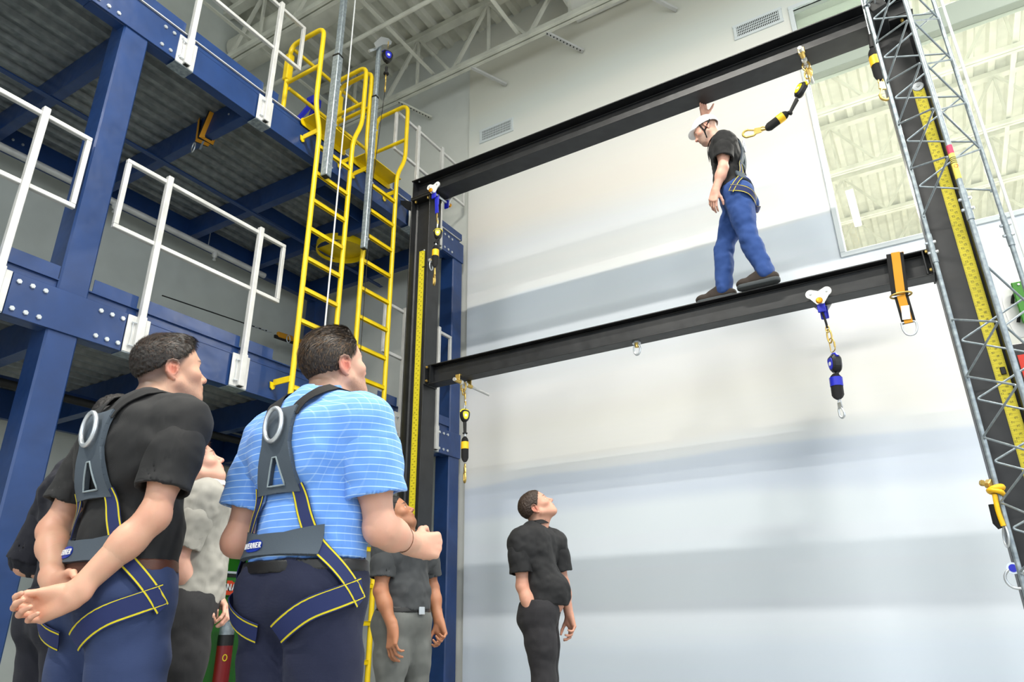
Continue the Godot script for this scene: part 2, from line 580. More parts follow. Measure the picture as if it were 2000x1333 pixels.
	# wall registers
	for q in [[-4.365, -3.90, 7.045, 7.2, "small white slotted air register high on the wall left of the black beam"], [-0.865, -0.40, 7.06, 7.2, "white gridded air register beside the high window"]]:
		var v := thing("air_register", q[4], "air vent", Vector3(q[0], q[2], WALL_Z))
		var cx: float = (q[0] + q[1]) / 2
		var cy: float = (q[2] + q[3]) / 2
		var w: float = q[1] - q[0]
		var h: float = q[3] - q[2]
		obj("backing", mb().box(Vector3(cx, cy, WALL_Z + 0.004), Vector3(w, h, 0.006), 0.0), "vent_dark", v)
		var fr := mb()
		for s in [-1.0, 1.0]:
			fr.box(Vector3(cx, cy + s * (h / 2 + 0.018), WALL_Z + 0.008), Vector3(w + 0.08, 0.036, 0.014), 0.003)
			fr.box(Vector3(cx + s * (w / 2 + 0.018), cy, WALL_Z + 0.008), Vector3(0.036, h, 0.014), 0.003)
		obj("frame", fr, "window_frame", v)
		var kk := 24
		for k in kk:
			obj("vane", mb().box(Vector3(q[0] + w * (k + 0.5) / kk, cy, WALL_Z + 0.010), Vector3(w / kk * 0.42, h, 0.008), 0.0), "window_frame", v)
		for k in 3:
			obj("cross_bar", mb().box(Vector3(cx, q[2] + h * (k + 1) / 4.0, WALL_Z + 0.008), Vector3(w, 0.008, 0.006), 0.0), "window_frame", v)
	# skirting along the back wall
	struct("baseboard_back", mb().box(Vector3(0.4, 0.05, WALL_Z + 0.008), Vector3(15.0, 0.1, 0.016), 0.003), "black_rubber")

func ceiling_parts():
	var where := {-6.25: "nearest the mural wall", -4.45: "above the ladders", -8.1: "first beyond the high window", -9.9: "second beyond the high window", -11.7: "third beyond the high window", -13.5: "fourth beyond the high window", -15.3: "farthest beyond the high window"}
	for z in where:
		var j := thing("ceiling_joist", "white open-web ceiling joist, " + where[z], "joist", Vector3(-7.3, 8.04, z))
		var yb := 8.06
		var yt := 9.0
		obj("top_chord", mb().box(Vector3(0.35, yt, z), Vector3(15.3, 0.09, 0.13), 0.004), "white_steel", j)
		obj("bottom_chord", mb().box(Vector3(0.35, yb, z - 0.035), Vector3(15.3, 0.075, 0.05), 0.004).box(Vector3(0.35, yb, z + 0.035), Vector3(15.3, 0.075, 0.05), 0.004), "white_steel", j)
		var x := -7.1
		var up := false
		var k := 0
		while x < 7.5:
			var p := Vector3(x, yt if up else yb, z)
			var q := Vector3(x + 0.62, yb if up else yt, z)
			obj("web_bar", mb().bar(p, q, 0.04, 0.045, Vector3.BACK, 0.0), "white_steel", j)
			if not up: obj("web_post", mb().bar(Vector3(x + 0.62, yb, z), q, 0.035, 0.035, Vector3.BACK, 0.0), "white_steel", j)
			x += 0.62
			up = not up
			k += 1
	# flat bridging bars between joists
	var i := 0
	for x in [-6.6, -4.9, -3.5, 1.3]:
		var names := ["leftmost over the mezzanine", "above the second ladder", "right of the second ladder", "right of the black mast"]
		tag(obj("bridging_bar", mb().bar(Vector3(x, 8.13, -6.2), Vector3(x, 8.13, -2.6), 0.05, 0.012, Vector3.UP, 0.0), "white_steel"), "white flat bridging bar under the ceiling joists, " + names[i], "bridging bar")
		i += 1
	for q in [[1.0, "left"], [2.2, "right"]]:
		tag(obj("bridging_bar", mb().bar(Vector3(q[0], 8.13, -8.0), Vector3(q[0], 8.13, -15.4), 0.06, 0.02, Vector3.UP, 0.0), "white_steel"), "white bridging bar seen through the high window, the %s one of two" % q[1], "bridging bar")
	# kicker braces from the wall to the last joist
	i = 0
	for q in [[-5.45, "leftmost, perforated"], [-4.15, "left of the middle"], [-2.97, "next to the white housing"], [-1.7, "right of the white housing"]]:
		var p := Vector3(q[0] + 0.2, 7.82, WALL_Z + 0.02)
		var e := Vector3(q[0] - 0.2, 8.06, -6.25)
		var t := thing("kicker_brace", "short white channel brace at the wall top, " + q[1], "brace", p)
		obj("channel", mb().bar(p, e, 0.05, 0.03, Vector3.UP, 0.002), "white_rail" if i != 0 else "white_steel", t)
		if i == 0 or i == 2:
			for k in 11: obj("slot", mb().bar(p.lerp(e, 0.06 + 0.08 * k) + Vector3(0, -0.017, 0.006), p.lerp(e, 0.085 + 0.08 * k) + Vector3(0, -0.017, 0.006), 0.018, 0.008, Vector3.UP, 0.0), "vent_dark", t)
		i += 1
	# spiral duct over the mezzanine, sprinkler pipe, white housing on the wall
	var d := thing("air_duct", "fat white round air duct under the ceiling left of the ladders", "duct", Vector3(-7.2, 8.5, -4.75))
	obj("tube", mb().tube([Vector3(-7.28, 8.5, -4.75), Vector3(3.0, 8.5, -4.75)], 0.24, 28), "white_steel", d)
	for x in [-6.6, -5.2, -3.8]: obj("band", mb().tube([Vector3(x, 8.5, -4.75), Vector3(x + 0.05, 8.5, -4.75)], 0.248, 28), "white_steel", d)
	tag(obj("sprinkler_pipe", mb().tube([Vector3(-7.28, 7.95, -5.02), Vector3(6.0, 7.95, -5.02)], 0.028, 12), "white_steel"), "thin white sprinkler pipe under the ceiling beside the round duct", "pipe")
	var h := thing("wall_housing", "large white box housing fixed high on the mural wall", "housing", Vector3(-2.83, 8.34, WALL_Z))
	obj("shell", mb().box(Vector3(-2.2, 8.64, -6.25), Vector3(1.26, 0.6, 0.78), 0.01), "tag_white", h)
	obj("lower_panel", mb().box(Vector3(-2.2, 8.335, -6.25), Vector3(1.2, 0.012, 0.72), 0.003), "tag_white", h)
	# lamps: linear high bays, two seen through the window, the others out of view
	lamp_strip(Vector3(0.75, 7.72, -7.6), 1.5, 70.0, "glowing white strip lamp seen through the top of the high window")
	lamp_strip(Vector3(-0.2, 8.0, -13.0), 1.4, 60.0, "glowing strip lamp at the left edge of the high window", true)
	lamp_strip(Vector3(3.6, 7.9, -9.6), 1.5, 90.0, "white strip lamp in the next bay right of the mast")
	lamp_strip(Vector3(3.6, 7.9, -13.2), 1.5, 90.0, "white strip lamp deep in the next bay")
	lamp_strip(Vector3(-3.4, 7.9, -12.0), 1.5, 90.0, "white strip lamp in the next bay behind the mural wall")
	lamp_strip(Vector3(-1.2, 7.9, -1.6), 1.5, 45.0, "white strip lamp above the photographer's left")
	lamp_strip(Vector3(3.4, 7.9, -2.8), 1.5, 45.0, "white strip lamp above the right of the hall")
	lamp_strip(Vector3(-4.0, 7.9, 3.0), 1.5, 45.0, "white strip lamp over the left rear of the hall")
	lamp_strip(Vector3(3.4, 7.9, 4.0), 1.5, 45.0, "white strip lamp over the right rear of the hall")

func lamp_strip(at: Vector3, length: float, energy: float, label: String, along_z := false):
	var t := thing("strip_lamp", label, "lamp", at)
	var sz := Vector3(0.12, 0.05, length) if along_z else Vector3(length, 0.05, 0.12)
	obj("housing", mb().box(at + Vector3(0, 0.045, 0), sz + Vector3(0.02, 0.02, 0.02), 0.005), "white_steel", t)
	obj("lamp_tube", mb().box(at, sz, 0.012), "lamp_glow", t)
	area("strip_lamp_light", at + Vector3(0, -0.04, 0), Vector3(0, -1, 0), Vector2(sz.x, sz.z), energy, Color(1, 0.985, 0.95))

# ------------------------------------------------------------------ the blue mezzanine
const ZB := [-2.13, -3.18, -4.27, -5.19]

func mezzanine():
	var word := ["lower", "upper"]
	# columns
	for q in [[-4.7, -2.105, "near blue steel column left of the man in the black shirt"], [-4.7, -6.455, "far blue steel column against the back wall beside the black post"], [-7.08, -6.455, "rear blue steel column in the corner behind the yellow ladders"], [-4.7, 2.245, "blue steel column behind the photographer's left"]]:
		var t := thing("steel_column", q[2], "column", Vector3(q[0], 0, q[1]))
		obj("shaft", mb().box(Vector3(q[0], 2.64, q[1]), Vector3(0.2, 5.28, 0.2), 0.012), "blue_steel", t)
		obj("base_plate", mb().box(Vector3(q[0], 0.012, q[1]), Vector3(0.34, 0.024, 0.34), 0.003), "blue_steel", t)
	for lv in 2:
		var yb: float = [2.615, 5.15][lv]
		var yt: float = [2.895, 5.42][lv]
		var nm: String = word[lv]
		var m := thing("mezzanine_platform", "%s blue steel mezzanine platform with ribbed deck" % nm, "mezzanine", Vector3(-4.6, yb, -2.1))
		# front channel between splice plates
		for seg in [[2.6, -1.74], [-2.48, -6.10]]:
			var f := mb()
			f.box(Vector3(-4.605 - 0.004, (yb + yt) / 2, (seg[0] + seg[1]) / 2), Vector3(0.012, yt - yb, absf(seg[1] - seg[0])), 0.004)
			f.box(Vector3(-4.65, yb + 0.006, (seg[0] + seg[1]) / 2), Vector3(0.10, 0.012, absf(seg[1] - seg[0])), 0.003)
			f.box(Vector3(-4.65, yt - 0.006, (seg[0] + seg[1]) / 2), Vector3(0.10, 0.012, absf(seg[1] - seg[0])), 0.003)
			obj("front_channel", f, "blue_steel", m)
		# splice plates with bolts
		for seg in [[-1.74, -2.48, 1], [-6.10, -6.555, 0], [2.6, 1.88, 1]]:
			var p := obj("splice_plate", mb().box(Vector3(-4.594, (yb + yt) / 2, (seg[0] + seg[1]) / 2), Vector3(0.016, yt - yb, absf(seg[1] - seg[0])), 0.002), "blue_steel", m)
			for e in 2:
				if e == 1 and seg[2] == 0: continue
				for k in 3:
					for r in 2:
						var bz: float = (seg[0] - 0.04 - 0.078 * k) if (e == 0) else (seg[1] + 0.03 + 0.077 * k)
						obj("bolt", hexbolt(Vector3(-4.586, yb + (0.047 if r == 0 else 0.229), bz), Vector3.RIGHT, 0.0165, 0.012), "zinc", p)
			obj("backing_tube", mb().box(Vector3(-4.66, (yb + yt) / 2, (seg[0] + seg[1]) / 2), Vector3(0.10, yt - yb - 0.004, absf(seg[1] - seg[0])), 0.004), "blue_steel", m)
		# closure strip, deck edge and toe boards
		obj("closure_strip", mb().box(Vector3(-4.64, yt + 0.035, -1.97), Vector3(0.03, 0.07, 9.1), 0.002), "blue_steel", m)
		obj("deck_edge", mb().box(Vector3(-4.63, yt + 0.066, -1.97), Vector3(0.045, 0.010, 9.1), 0.001), "white_rail" if lv == 1 else "blue_steel", m)
		var toes: Array = [[[2.5, -1.62], [-1.69, -2.0], [-2.225, -2.545], [-2.605, -3.43], [-3.49, -3.775], [-5.12, -5.42], [-5.5, -6.0], [-6.08, -6.55]], [[2.5, -2.47], [-2.55, -3.29], [-3.37, -3.47], [-5.16, -5.30], [-5.30, -5.49], [-5.58, -6.55]]][lv]
		for q in toes:
			var tb := mb()
			var zc: float = (q[0] + q[1]) / 2
			var ln: float = absf(q[1] - q[0])
			tb.box(Vector3(-4.612, yt + 0.115, zc), Vector3(0.006, 0.093, ln), 0.001)
			tb.box(Vector3(-4.628, yt + 0.0715, zc), Vector3(0.034, 0.006, ln), 0.001)
			obj("toe_board", tb, "blue_steel", m)
		# deck sheets, four across
		for k in 4:
			var x1 := -4.66 - 0.6 * k
			var dk := obj("deck_panel", corrugated(x1 - 0.602, x1, 2.5, -6.56, yt - 0.035 + 0.0008 * (k % 2), 0.15, 0.04), "deck_steel", m)
		obj("floor_board", mb().box(Vector3(-5.86, yt + 0.05, -2.03), Vector3(2.42, 0.03, 9.06), 0.003), "deck_steel", m)
		# cross beams, back beam, tie angle
		for z in ZB + [1.2, 0.1, -1.0, -6.2]:
			var c := mb()
			c.box(Vector3(-5.84, (yb + yt - 0.03) / 2, z), Vector3(2.28, yt - 0.03 - yb, 0.008), 0.002)
			c.box(Vector3(-5.84, yb + 0.005, z - 0.042), Vector3(2.28, 0.010, 0.088), 0.002)
			c.box(Vector3(-5.84, yt - 0.042, z - 0.042), Vector3(2.28, 0.008, 0.088), 0.002)
			obj("cross_beam", c, "blue_steel", m)
			for k in 2: obj("bolt", hexbolt(Vector3(-4.80 - 0.09 * k, yb + 0.11, z + 0.004), Vector3.BACK, 0.011, 0.008), "zinc", m)
		var bb := mb()
		bb.box(Vector3(-6.985, (yb + yt) / 2 - 0.02, -2.0), Vector3(0.012, yt - yb - 0.02, 9.1), 0.002)
		bb.box(Vector3(-7.03, yb + 0.006, -2.0), Vector3(0.10, 0.012, 9.1), 0.002)
		obj("back_beam", bb, "blue_steel", m)
		for k in 2: obj("bolt", hexbolt(Vector3(-6.978, yb + 0.12, -2.33 - 0.09 * k), Vector3.RIGHT, 0.014, 0.012), "zinc", m)
		obj("tie_angle", mb().box(Vector3(-5.90, yb - 0.006, -2.0), Vector3(0.055, 0.006, 9.0), 0.001).box(Vector3(-5.93, yb + 0.02, -2.0), Vector3(0.006, 0.05, 9.0), 0.001), "blue_steel", m)
		for k in 2: obj("trimmer", mb().box(Vector3(-5.1 - 0.85 * k, (yb + yt) / 2 + 0.02, -4.73), Vector3(0.008, 0.18, 0.92), 0.002), "blue_steel", m)
	# pipes
	var p := thing("white_pipe", "white painted pipe running under the upper platform along the wall", "pipe", Vector3(-6.88, 5.09, -2.0))
	obj("tube", mb().tube([Vector3(-6.88, 5.085, 2.4), Vector3(-6.88, 5.085, -5.35)], 0.036, 14), "white_rail", p)
	for z in [-3.35, -4.6]:
		obj("hanger_rod", mb().tube([Vector3(-6.86, 5.08, z + 0.12), Vector3(-6.86, 5.30, z + 0.12)], 0.006, 6), "zinc", p)
		obj("sprinkler_head", mb().lathe([Vector2(0.0, -0.10), Vector2(0.022, -0.09), Vector2(0.012, -0.06), Vector2(0.03, -0.04), Vector2(0.04, 0.03), Vector2(0.0, 0.04)], Transform3D(Basis(), Vector3(-6.88, 5.06, z)), 10), "white_rail", p)
	p = thing("black_pipe", "black sprinkler pipe hung under the lower platform", "pipe", Vector3(-5.78, 2.56, -2.0))
	obj("tube", mb().tube([Vector3(-5.78, 2.558, 2.4), Vector3(-5.78, 2.558, -6.4)], 0.032, 14), "black_rubber", p)
	for z in [-2.6, -3.76]:
		obj("hanger_hook", mb().tube(curve([Vector3(-5.74, 2.54, z), Vector3(-5.78, 2.515, z), Vector3(-5.82, 2.56, z), Vector3(-5.78, 2.62, z), Vector3(-5.78, 2.84, z)], 0.02), 0.005, 6), "zinc", p)
	# yellow hatch collar under the upper platform
	var hb := thing("hatch_collar", "yellow round hatch collar under the upper platform behind the ladders", "hatch", Vector3(-5.62, 5.10, -5.43))
	obj("rim", mb().lathe([Vector2(0.30, -0.05), Vector2(0.30, 0.04), Vector2(0.29, 0.04), Vector2(0.29, -0.05), Vector2(0.30, -0.05)], Transform3D(Basis(), Vector3(-5.62, 5.15, -5.43)), 40), "yellow_steel", hb)
	obj("lid", mb().lathe([Vector2(0.0, 0.0), Vector2(0.285, 0.0)], Transform3D(Basis(Vector3.RIGHT, PI), Vector3(-5.62, 5.17, -5.43)), 40), "yellow_steel", hb)
	# guard rail modules
	rail_module(4.05, 3.47, 2.62, 2.4, -1.975, [1.9, 0.6, -0.5, -1.655], "lower guard rail left of the near blue column")
	rail_module(4.05, 3.47, 2.62, -2.24, -3.742, [-2.572, -3.452], "lower guard rail between the near column and the ladders")
	rail_module(4.05, 3.47, 2.62, -5.115, -6.315, [-5.44, -6.05], "lower guard rail behind the black post")
	rail_module(6.57, 6.0, 5.14, 2.4, -3.655, [1.4, 0.3, -0.9, -2.51, -3.33], "upper guard rail left of the yellow ladders")
	rail_module(6.57, 6.0, 5.14, -5.105, -6.54, [-5.52, -6.01], "upper guard rail right of the yellow ladders")
	# sling around the second upper beam
	var z2 := -3.18
	var s := thing("beam_sling", "yellow and black webbing sling with a ring around the upper cross beam", "sling", Vector3(-5.3, 5.1, z2))
	for k in 2:
		var o := 0.04 if k == 0 else -0.045
		var lean := -0.03 if k == 0 else 0.03
		var pts := [Vector3(-5.23 + o * 2.2 , 5.385, z2 + 0.012), Vector3(-5.27 + o + lean * 0.2, 5.14, z2 + 0.012), Vector3(-5.25 + o * 0.6, 5.138, z2 - 0.09), Vector3(-5.22 + o * 1.5, 5.385, z2 - 0.09)]
		obj("black_backing", flat_strap(pts, 0.075, 0.004, Vector3(-5.3, 5.27, z2 - 0.04)), "black_web", s)
		obj("yellow_strap", flat_strap(pts, 0.05, 0.009, Vector3(-5.3, 5.27, z2 - 0.04)), "gold_web", s)
	obj("ring", mb().tube(loop(Vector3(-5.33, 5.055, z2 + 0.02), Vector3(1, 0, 0.2), Vector3(0, 1, 0), 0.035, 0.05, 18), 0.006, 8, true), "zinc", s)
	obj("tag", mb().box(Vector3(-5.22, 5.04, z2 + 0.01), Vector3(0.035, 0.09, 0.002), 0.0, Basis(Vector3(0, 0, 1), -0.35)), "grey_web", s)
	# horizontal lifeline along the wall with its absorber
	var l := thing("horizontal_lifeline", "dark cable lifeline with yellow-brown absorber behind the left ladder", "lifeline", Vector3(-6.9, 4.5, -5.0))
	var a0 := Vector3(-6.90, 4.34, -5.1)
	var a1 := Vector3(-6.98, 4.47, -6.33)
	obj("chain", mb().tube([Vector3(-6.8, 4.23, -4.0), a0.lerp(a1, 0.35)], 0.007, 6), "black_rubber", l)
	for k in 7: obj("chain_link", mb().tube(loop(a0.lerp(a1, 0.12 + 0.045 * k), (a1 - a0).normalized(), Vector3.UP if k % 2 else Vector3.RIGHT, 0.035, 0.014, 10), 0.006, 6, true), "zinc", l)
	obj("absorber", mb().bar(a0.lerp(a1, 0.5), a0.lerp(a1, 0.72), 0.05, 0.075, Vector3.UP, 0.012), "gold_web", l)
	obj("absorber_end", mb().bar(a0.lerp(a1, 0.74), a0.lerp(a1, 0.98), 0.045, 0.065, Vector3.UP, 0.012), "gold_web", l)
	obj("strap", mb().bar(a0.lerp(a1, 0.48) + Vector3(0, -0.04, 0.02), a1 + Vector3(0, -0.05, 0.02), 0.03, 0.045, Vector3.UP, 0.006), "black_web", l)
	obj("buckle", mb().tube(loop(a0.lerp(a1, 0.64) + Vector3(0.03, -0.03, 0), Vector3(0, 1, 0.2), Vector3(0, 0, 1), 0.05, 0.03, 10), 0.007, 6, true), "zinc", l)

func loop(at: Vector3, u: Vector3, w: Vector3, ru: float, rw: float, n := 16) -> Array:
	u = u.normalized()
	w = (w - u * u.dot(w)).normalized()
	var p := []
	for k in n: p.append(at + u * cos(TAU * k / n) * ru + w * sin(TAU * k / n) * rw)
	return p

# flat webbing through points, its face turned away from a centre
func flat_strap(pts: Array, w: float, th: float, centre: Vector3) -> MB:
	var b := mb()
	var q := pts
	var L := []
	for i in q.size():
		var a: Vector3 = q[maxi(i - 1, 0)]
		var d: Vector3 = q[mini(i + 1, q.size() - 1)]
		var t := (d - a).normalized()
		var nr: Vector3 = q[i] - centre
		nr = (nr - t * t.dot(nr)).normalized()
		var sd := t.cross(nr)
		L.append([q[i] - sd * w / 2, q[i] + sd * w / 2, q[i] + sd * w / 2 + nr * th, q[i] - sd * w / 2 + nr * th])
	for i in L.size() - 1:
		for k in 4:
			b.quad(L[i][k], L[i][(k + 1) % 4], L[i + 1][(k + 1) % 4], L[i + 1][k])
	b.quad(L[0][3], L[0][2], L[0][1], L[0][0])
	b.quad(L[-1][0], L[-1][1], L[-1][2], L[-1][3])
	return b

func rail_module(top: float, mid: float, foot: float, z0: float, z1: float, posts: Array, label: String):
	var x := -4.578
	var t := thing("guard_rail", "white square-tube " + label, "guard rail", Vector3(x, foot, z0))
	var w := 0.034
	obj("top_rail", mb().box(Vector3(x - 0.005, top - w / 2, (z0 + z1) / 2), Vector3(w, w, absf(z1 - z0)), 0.004), "white_rail", t)
	obj("mid_rail", mb().box(Vector3(x - 0.005, mid + w / 2, (z0 + z1) / 2), Vector3(w, w, absf(z1 - z0)), 0.004), "white_rail", t)
	for z in [z0 - w / 2, z1 + w / 2]: obj("end_bar", mb().box(Vector3(x - 0.005, (top + mid) / 2, z), Vector3(w, top - mid - 2 * w + 0.002, w), 0.003), "white_rail", t)
	for z in posts:
		var p := obj("post", mb().box(Vector3(x + 0.012, (top + foot) / 2 + 0.02, z), Vector3(0.044, top - foot + 0.02, 0.044), 0.004), "white_rail", t)
		obj("socket", mb().box(Vector3(x + 0.012, foot + 0.14, z), Vector3(0.054, 0.27, 0.056), 0.004), "white_rail", p)
		obj("base_plate", mb().box(Vector3(x - 0.004, foot + 0.135, z + 0.005), Vector3(0.010, 0.272, 0.165), 0.002), "white_rail", p)
		obj("plate_return", mb().box(Vector3(x - 0.06, foot - 0.006, z + 0.005), Vector3(0.12, 0.008, 0.165), 0.002), "galvanised", p)
		for k in 2: obj("locking_pin", mb().tube([Vector3(x + 0.012, foot + 0.05 + 0.17 * k, z + 0.02), Vector3(x + 0.012, foot + 0.045 + 0.17 * k, z + 0.062)], 0.006, 8), "zinc", p)
		obj("pin_wire", mb().tube([Vector3(x + 0.014, foot + 0.05, z + 0.055), Vector3(x + 0.012, foot + 0.13, z + 0.050), Vector3(x + 0.014, foot + 0.22, z + 0.055)], 0.0022, 5), "zinc", p)
		obj("open_end", mb().box(Vector3(x + 0.012, foot + 0.002, z), Vector3(0.036, 0.004, 0.036), 0.0), "vent_dark", p)

# ------------------------------------------------------------------ yellow ladders
func ladders():
	ladder(-3.83, -4.275, -3.745, -4.385, "left yellow fixed ladder with walk-through hoops")
	ladder(-4.54, -4.98, -4.475, -5.105, "right yellow fixed ladder with walk-through hoops")
	# telescoping anchor posts clamped to the ladders
	anchor_post(Vector3(-4.335, 0, -3.905), 0.075, 4.80, 6.26, 8.6, "tall galvanised anchor post clamped to the left ladder")
	var t := anchor_post(Vector3(-4.335, 0, -4.485), 0.055, 4.30, 6.17, 7.0, "galvanised anchor post clamped to the right ladder")
	obj("head_arm", mb().tube(fillet([Vector3(-4.36, 6.74, -4.36), Vector3(-4.34, 6.84, -4.45), Vector3(-4.33, 6.98, -4.50), Vector3(-4.33, 7.05, -4.63)], 0.05), 0.016, 8), "zinc", t)
	obj("head_plate", mb().prism(PackedVector2Array([Vector2(-0.14, -0.16), Vector2(-0.10, -0.20), Vector2(0.0, -0.06), Vector2(0.13, 0.05), Vector2(0.14, 0.10), Vector2(0.08, 0.10), Vector2(-0.04, 0.02)]), Transform3D(Basis(Vector3(0, 0, -1), Vector3(0, 1, 0), Vector3(1, 0, 0)), Vector3(-4.30, 6.98, -4.5)), 0.008), "zinc", t)
	# self-retracting lifeline on the second post
	var s := thing("retracting_lifeline", "large black and blue self-retracting lifeline hung from the right ladder's post", "lifeline", Vector3(-4.33, 6.95, -4.60))
	var at := Vector3(-4.31, 6.83, -4.60)
	carabiner(s, at + Vector3(0, 0.18, 0), 0.05, "brass_plate")
	srl_case(s, at, 0.115, 0.15, 0.075, "black_plastic", "royal_blue")
	obj("bumper", mb().lathe([Vector2(0.012, -0.26), Vector2(0.03, -0.25), Vector2(0.03, -0.235), Vector2(0.014, -0.23), Vector2(0.016, -0.15)], Transform3D(Basis(), at), 12), "black_rubber", s)
	obj("swivel_ring", mb().tube(loop(at + Vector3(0, -0.31, 0), Vector3.UP, Vector3(0.6, 0, 0.8), 0.045, 0.024, 14), 0.006, 8, true), "brass_plate", s)
	snap_hook(s, at + Vector3(0, -0.36, 0), Vector3(0, -1, 0), 0.14, "brass_plate")
	obj("wire", mb().tube([at + Vector3(0, -0.49, 0), Vector3(-4.36, 5.2, -4.57), Vector3(-4.36, 1.0, -4.57)], 0.0035, 6), "black_rubber", s)
	tag(obj("white_rope", mb().tube([Vector3(-4.33, 9.0, -4.05), Vector3(-4.34, 4.6, -4.08), Vector3(-4.34, 0.05, -4.08)], 0.0075, 8), "rope_white"), "thin white rope hanging straight down in front of the left ladder", "rope")
	# blue tripod-like davit legs seen behind the hoops
	var d := thing("davit_stand", "blue steel davit stand on the upper platform behind the ladders", "davit", Vector3(-5.6, 5.5, -4.6))
	for q in [[Vector3(-5.4, 5.5, -4.0), Vector3(-5.5, 6.72, -4.62)], [Vector3(-5.45, 5.5, -5.35), Vector3(-5.5, 6.72, -4.68)], [Vector3(-6.2, 5.5, -4.9), Vector3(-5.52, 6.72, -4.68)]]:
		obj("leg", mb().bar(q[0], q[1], 0.05, 0.05, Vector3.RIGHT, 0.006), "royal_blue", d)
	obj("head", mb().box(Vector3(-5.5, 6.75, -4.65), Vector3(0.12, 0.12, 0.14), 0.01), "royal_blue", d)

func anchor_post(at: Vector3, w: float, y0: float, y1: float, y2: float, label: String) -> Node3D:
	var t := thing("anchor_post", label, "post", Vector3(at.x, y0, at.z))
	var bs := Basis(Vector3.UP, 0.12)
	obj("outer_tube", mb().box(Vector3(at.x, (y0 + y1) / 2, at.z), Vector3(w, y1 - y0, w), 0.006, bs), "galvanised", t)
	obj("end_cap", mb().box(Vector3(at.x, y1 + 0.006, at.z), Vector3(w + 0.004, 0.025, w + 0.004), 0.003, bs), "black_plastic", t)
	obj("inner_tube", mb().box(Vector3(at.x, (y1 + y2) / 2, at.z), Vector3(w * 0.76, y2 - y1, w * 0.76), 0.005, bs), "galvanised", t)
	obj("open_end", mb().box(Vector3(at.x, y0 - 0.001, at.z), Vector3(w * 0.8, 0.004, w * 0.8), 0.0, bs), "vent_dark", t)
	for k in 6:
		var y := y0 + 0.12 + (y1 - y0 - 0.2) * k / 5.0
		obj("clamp_bolt", hexbolt(Vector3(at.x + w * (0.1 if k % 2 else 0.3), y, at.z - w * 0.5) , Vector3(0.1, 0, -1).normalized(), 0.010, 0.016), "zinc", t)
		obj("clamp_nut", hexbolt(Vector3(at.x + w * 0.5, y, at.z + w * 0.15), Vector3(1, 0, 0.1).normalized(), 0.009, 0.010), "zinc", t)
	return t

func ladder(zl: float, zr: float, hl: float, hr: float, label: String):
	var x := -4.40
	var xb := -4.88
	var t := thing("fixed_ladder", label, "ladder", Vector3(x, 0, (zl + zr) / 2))
	var r := 0.024
	for s in 2:
		var z: float = zl if s == 0 else zr
		var h: float = hl if s == 0 else hr
		var pts := [Vector3(x, 0.0, z), Vector3(x, 5.30 + 0.18 * s, z), Vector3(x, 5.58 + 0.20 * s, h), Vector3(x, 6.56, h), Vector3(xb, 6.56, h), Vector3(xb, 5.5, h)]
		var f := [pts[0]] 
		var q := fillet(pts, 0.11, 6)
		obj("side_rail", mb().tube(q, r, 14), "yellow_steel", t)
		obj("hoop_brace", mb().tube([Vector3(xb, 6.06, h), Vector3(x, 6.06, h)], r * 0.88, 12), "yellow_steel", t)
		# lower back brace of the hoop down to the toe plate
		obj("hoop_foot", mb().box(Vector3(xb, 5.5, h), Vector3(0.08, 0.012, 0.08), 0.002), "yellow_steel", t)
		for yy in [5.30, 2.76]:
			var zz := z + (0.004 if s == 0 else -0.004)
			var br := obj("stand_off", mb().box(Vector3(-4.495, yy, zz + (0.022 if s == 0 else -0.022)), Vector3(0.20, 0.055, 0.010), 0.002), "yellow_steel", t)
			obj("stand_off_lug", mb().prism(PackedVector2Array([Vector2(-0.03, 0.02), Vector2(0.03, 0.02), Vector2(0.022, -0.03), Vector2(0.0, -0.045), Vector2(-0.022, -0.03)]), Transform3D(Basis(Vector3(0, 0, -1), Vector3(0, 1, 0), Vector3(1, 0, 0)), Vector3(-4.596, yy - 0.02, zz + (0.03 if s == 0 else -0.03))), 0.010), "yellow_steel", br)
	for k in 18:
		var y := 3.32 - 0.3048 * 10 + 0.3048 * k
		if y > 5.25: continue
		var rg := mb()
		rg.box(Vector3(x, y, (zl + zr) / 2), Vector3(0.034, 0.008, absf(zr - zl) - 2 * r + 0.012), 0.001)
		rg.box(Vector3(x + 0.013, y - 0.016, (zl + zr) / 2), Vector3(0.008, 0.034, absf(zr - zl) - 2 * r + 0.012), 0.001)
		rg.box(Vector3(x - 0.013, y - 0.016, (zl + zr) / 2), Vector3(0.008, 0.034, absf(zr - zl) - 2 * r + 0.012), 0.001)
		obj("rung", rg, "yellow_steel", t)
	# step plate at deck level with rounded ends, and the swing gate
	var zc := (hl + hr) / 2
	obj("step_plate", mb().prism(rect(absf(hr - hl) - 0.02, 0.085, 0.035), Transform3D(Basis(Vector3(0, 0, -1), Vector3(0, 1, 0), Vector3(1, 0, 0)), Vector3(-4.60, 5.475, zc)), 0.008), "yellow_steel", t)
	obj("step_tread", mb().box(Vector3(-4.51, 5.50, zc), Vector3(0.19, 0.010, absf(hr - hl) - 0.06), 0.002), "yellow_steel", t)
	var g := obj("swing_gate", mb().tube(fillet([Vector3(-4.86, 6.52, hl - 0.02), Vector3(-4.86, 6.52, hr + 0.03), Vector3(-4.86, 6.0, hr + 0.03), Vector3(-4.86, 6.0, hl - 0.02)], 0.05), 0.020, 10), "yellow_steel", t)
	obj("gate_hinge", mb().box(Vector3(-4.885, 6.27, hl - 0.005), Vector3(0.07, 0.34, 0.075), 0.008), "yellow_steel", g)

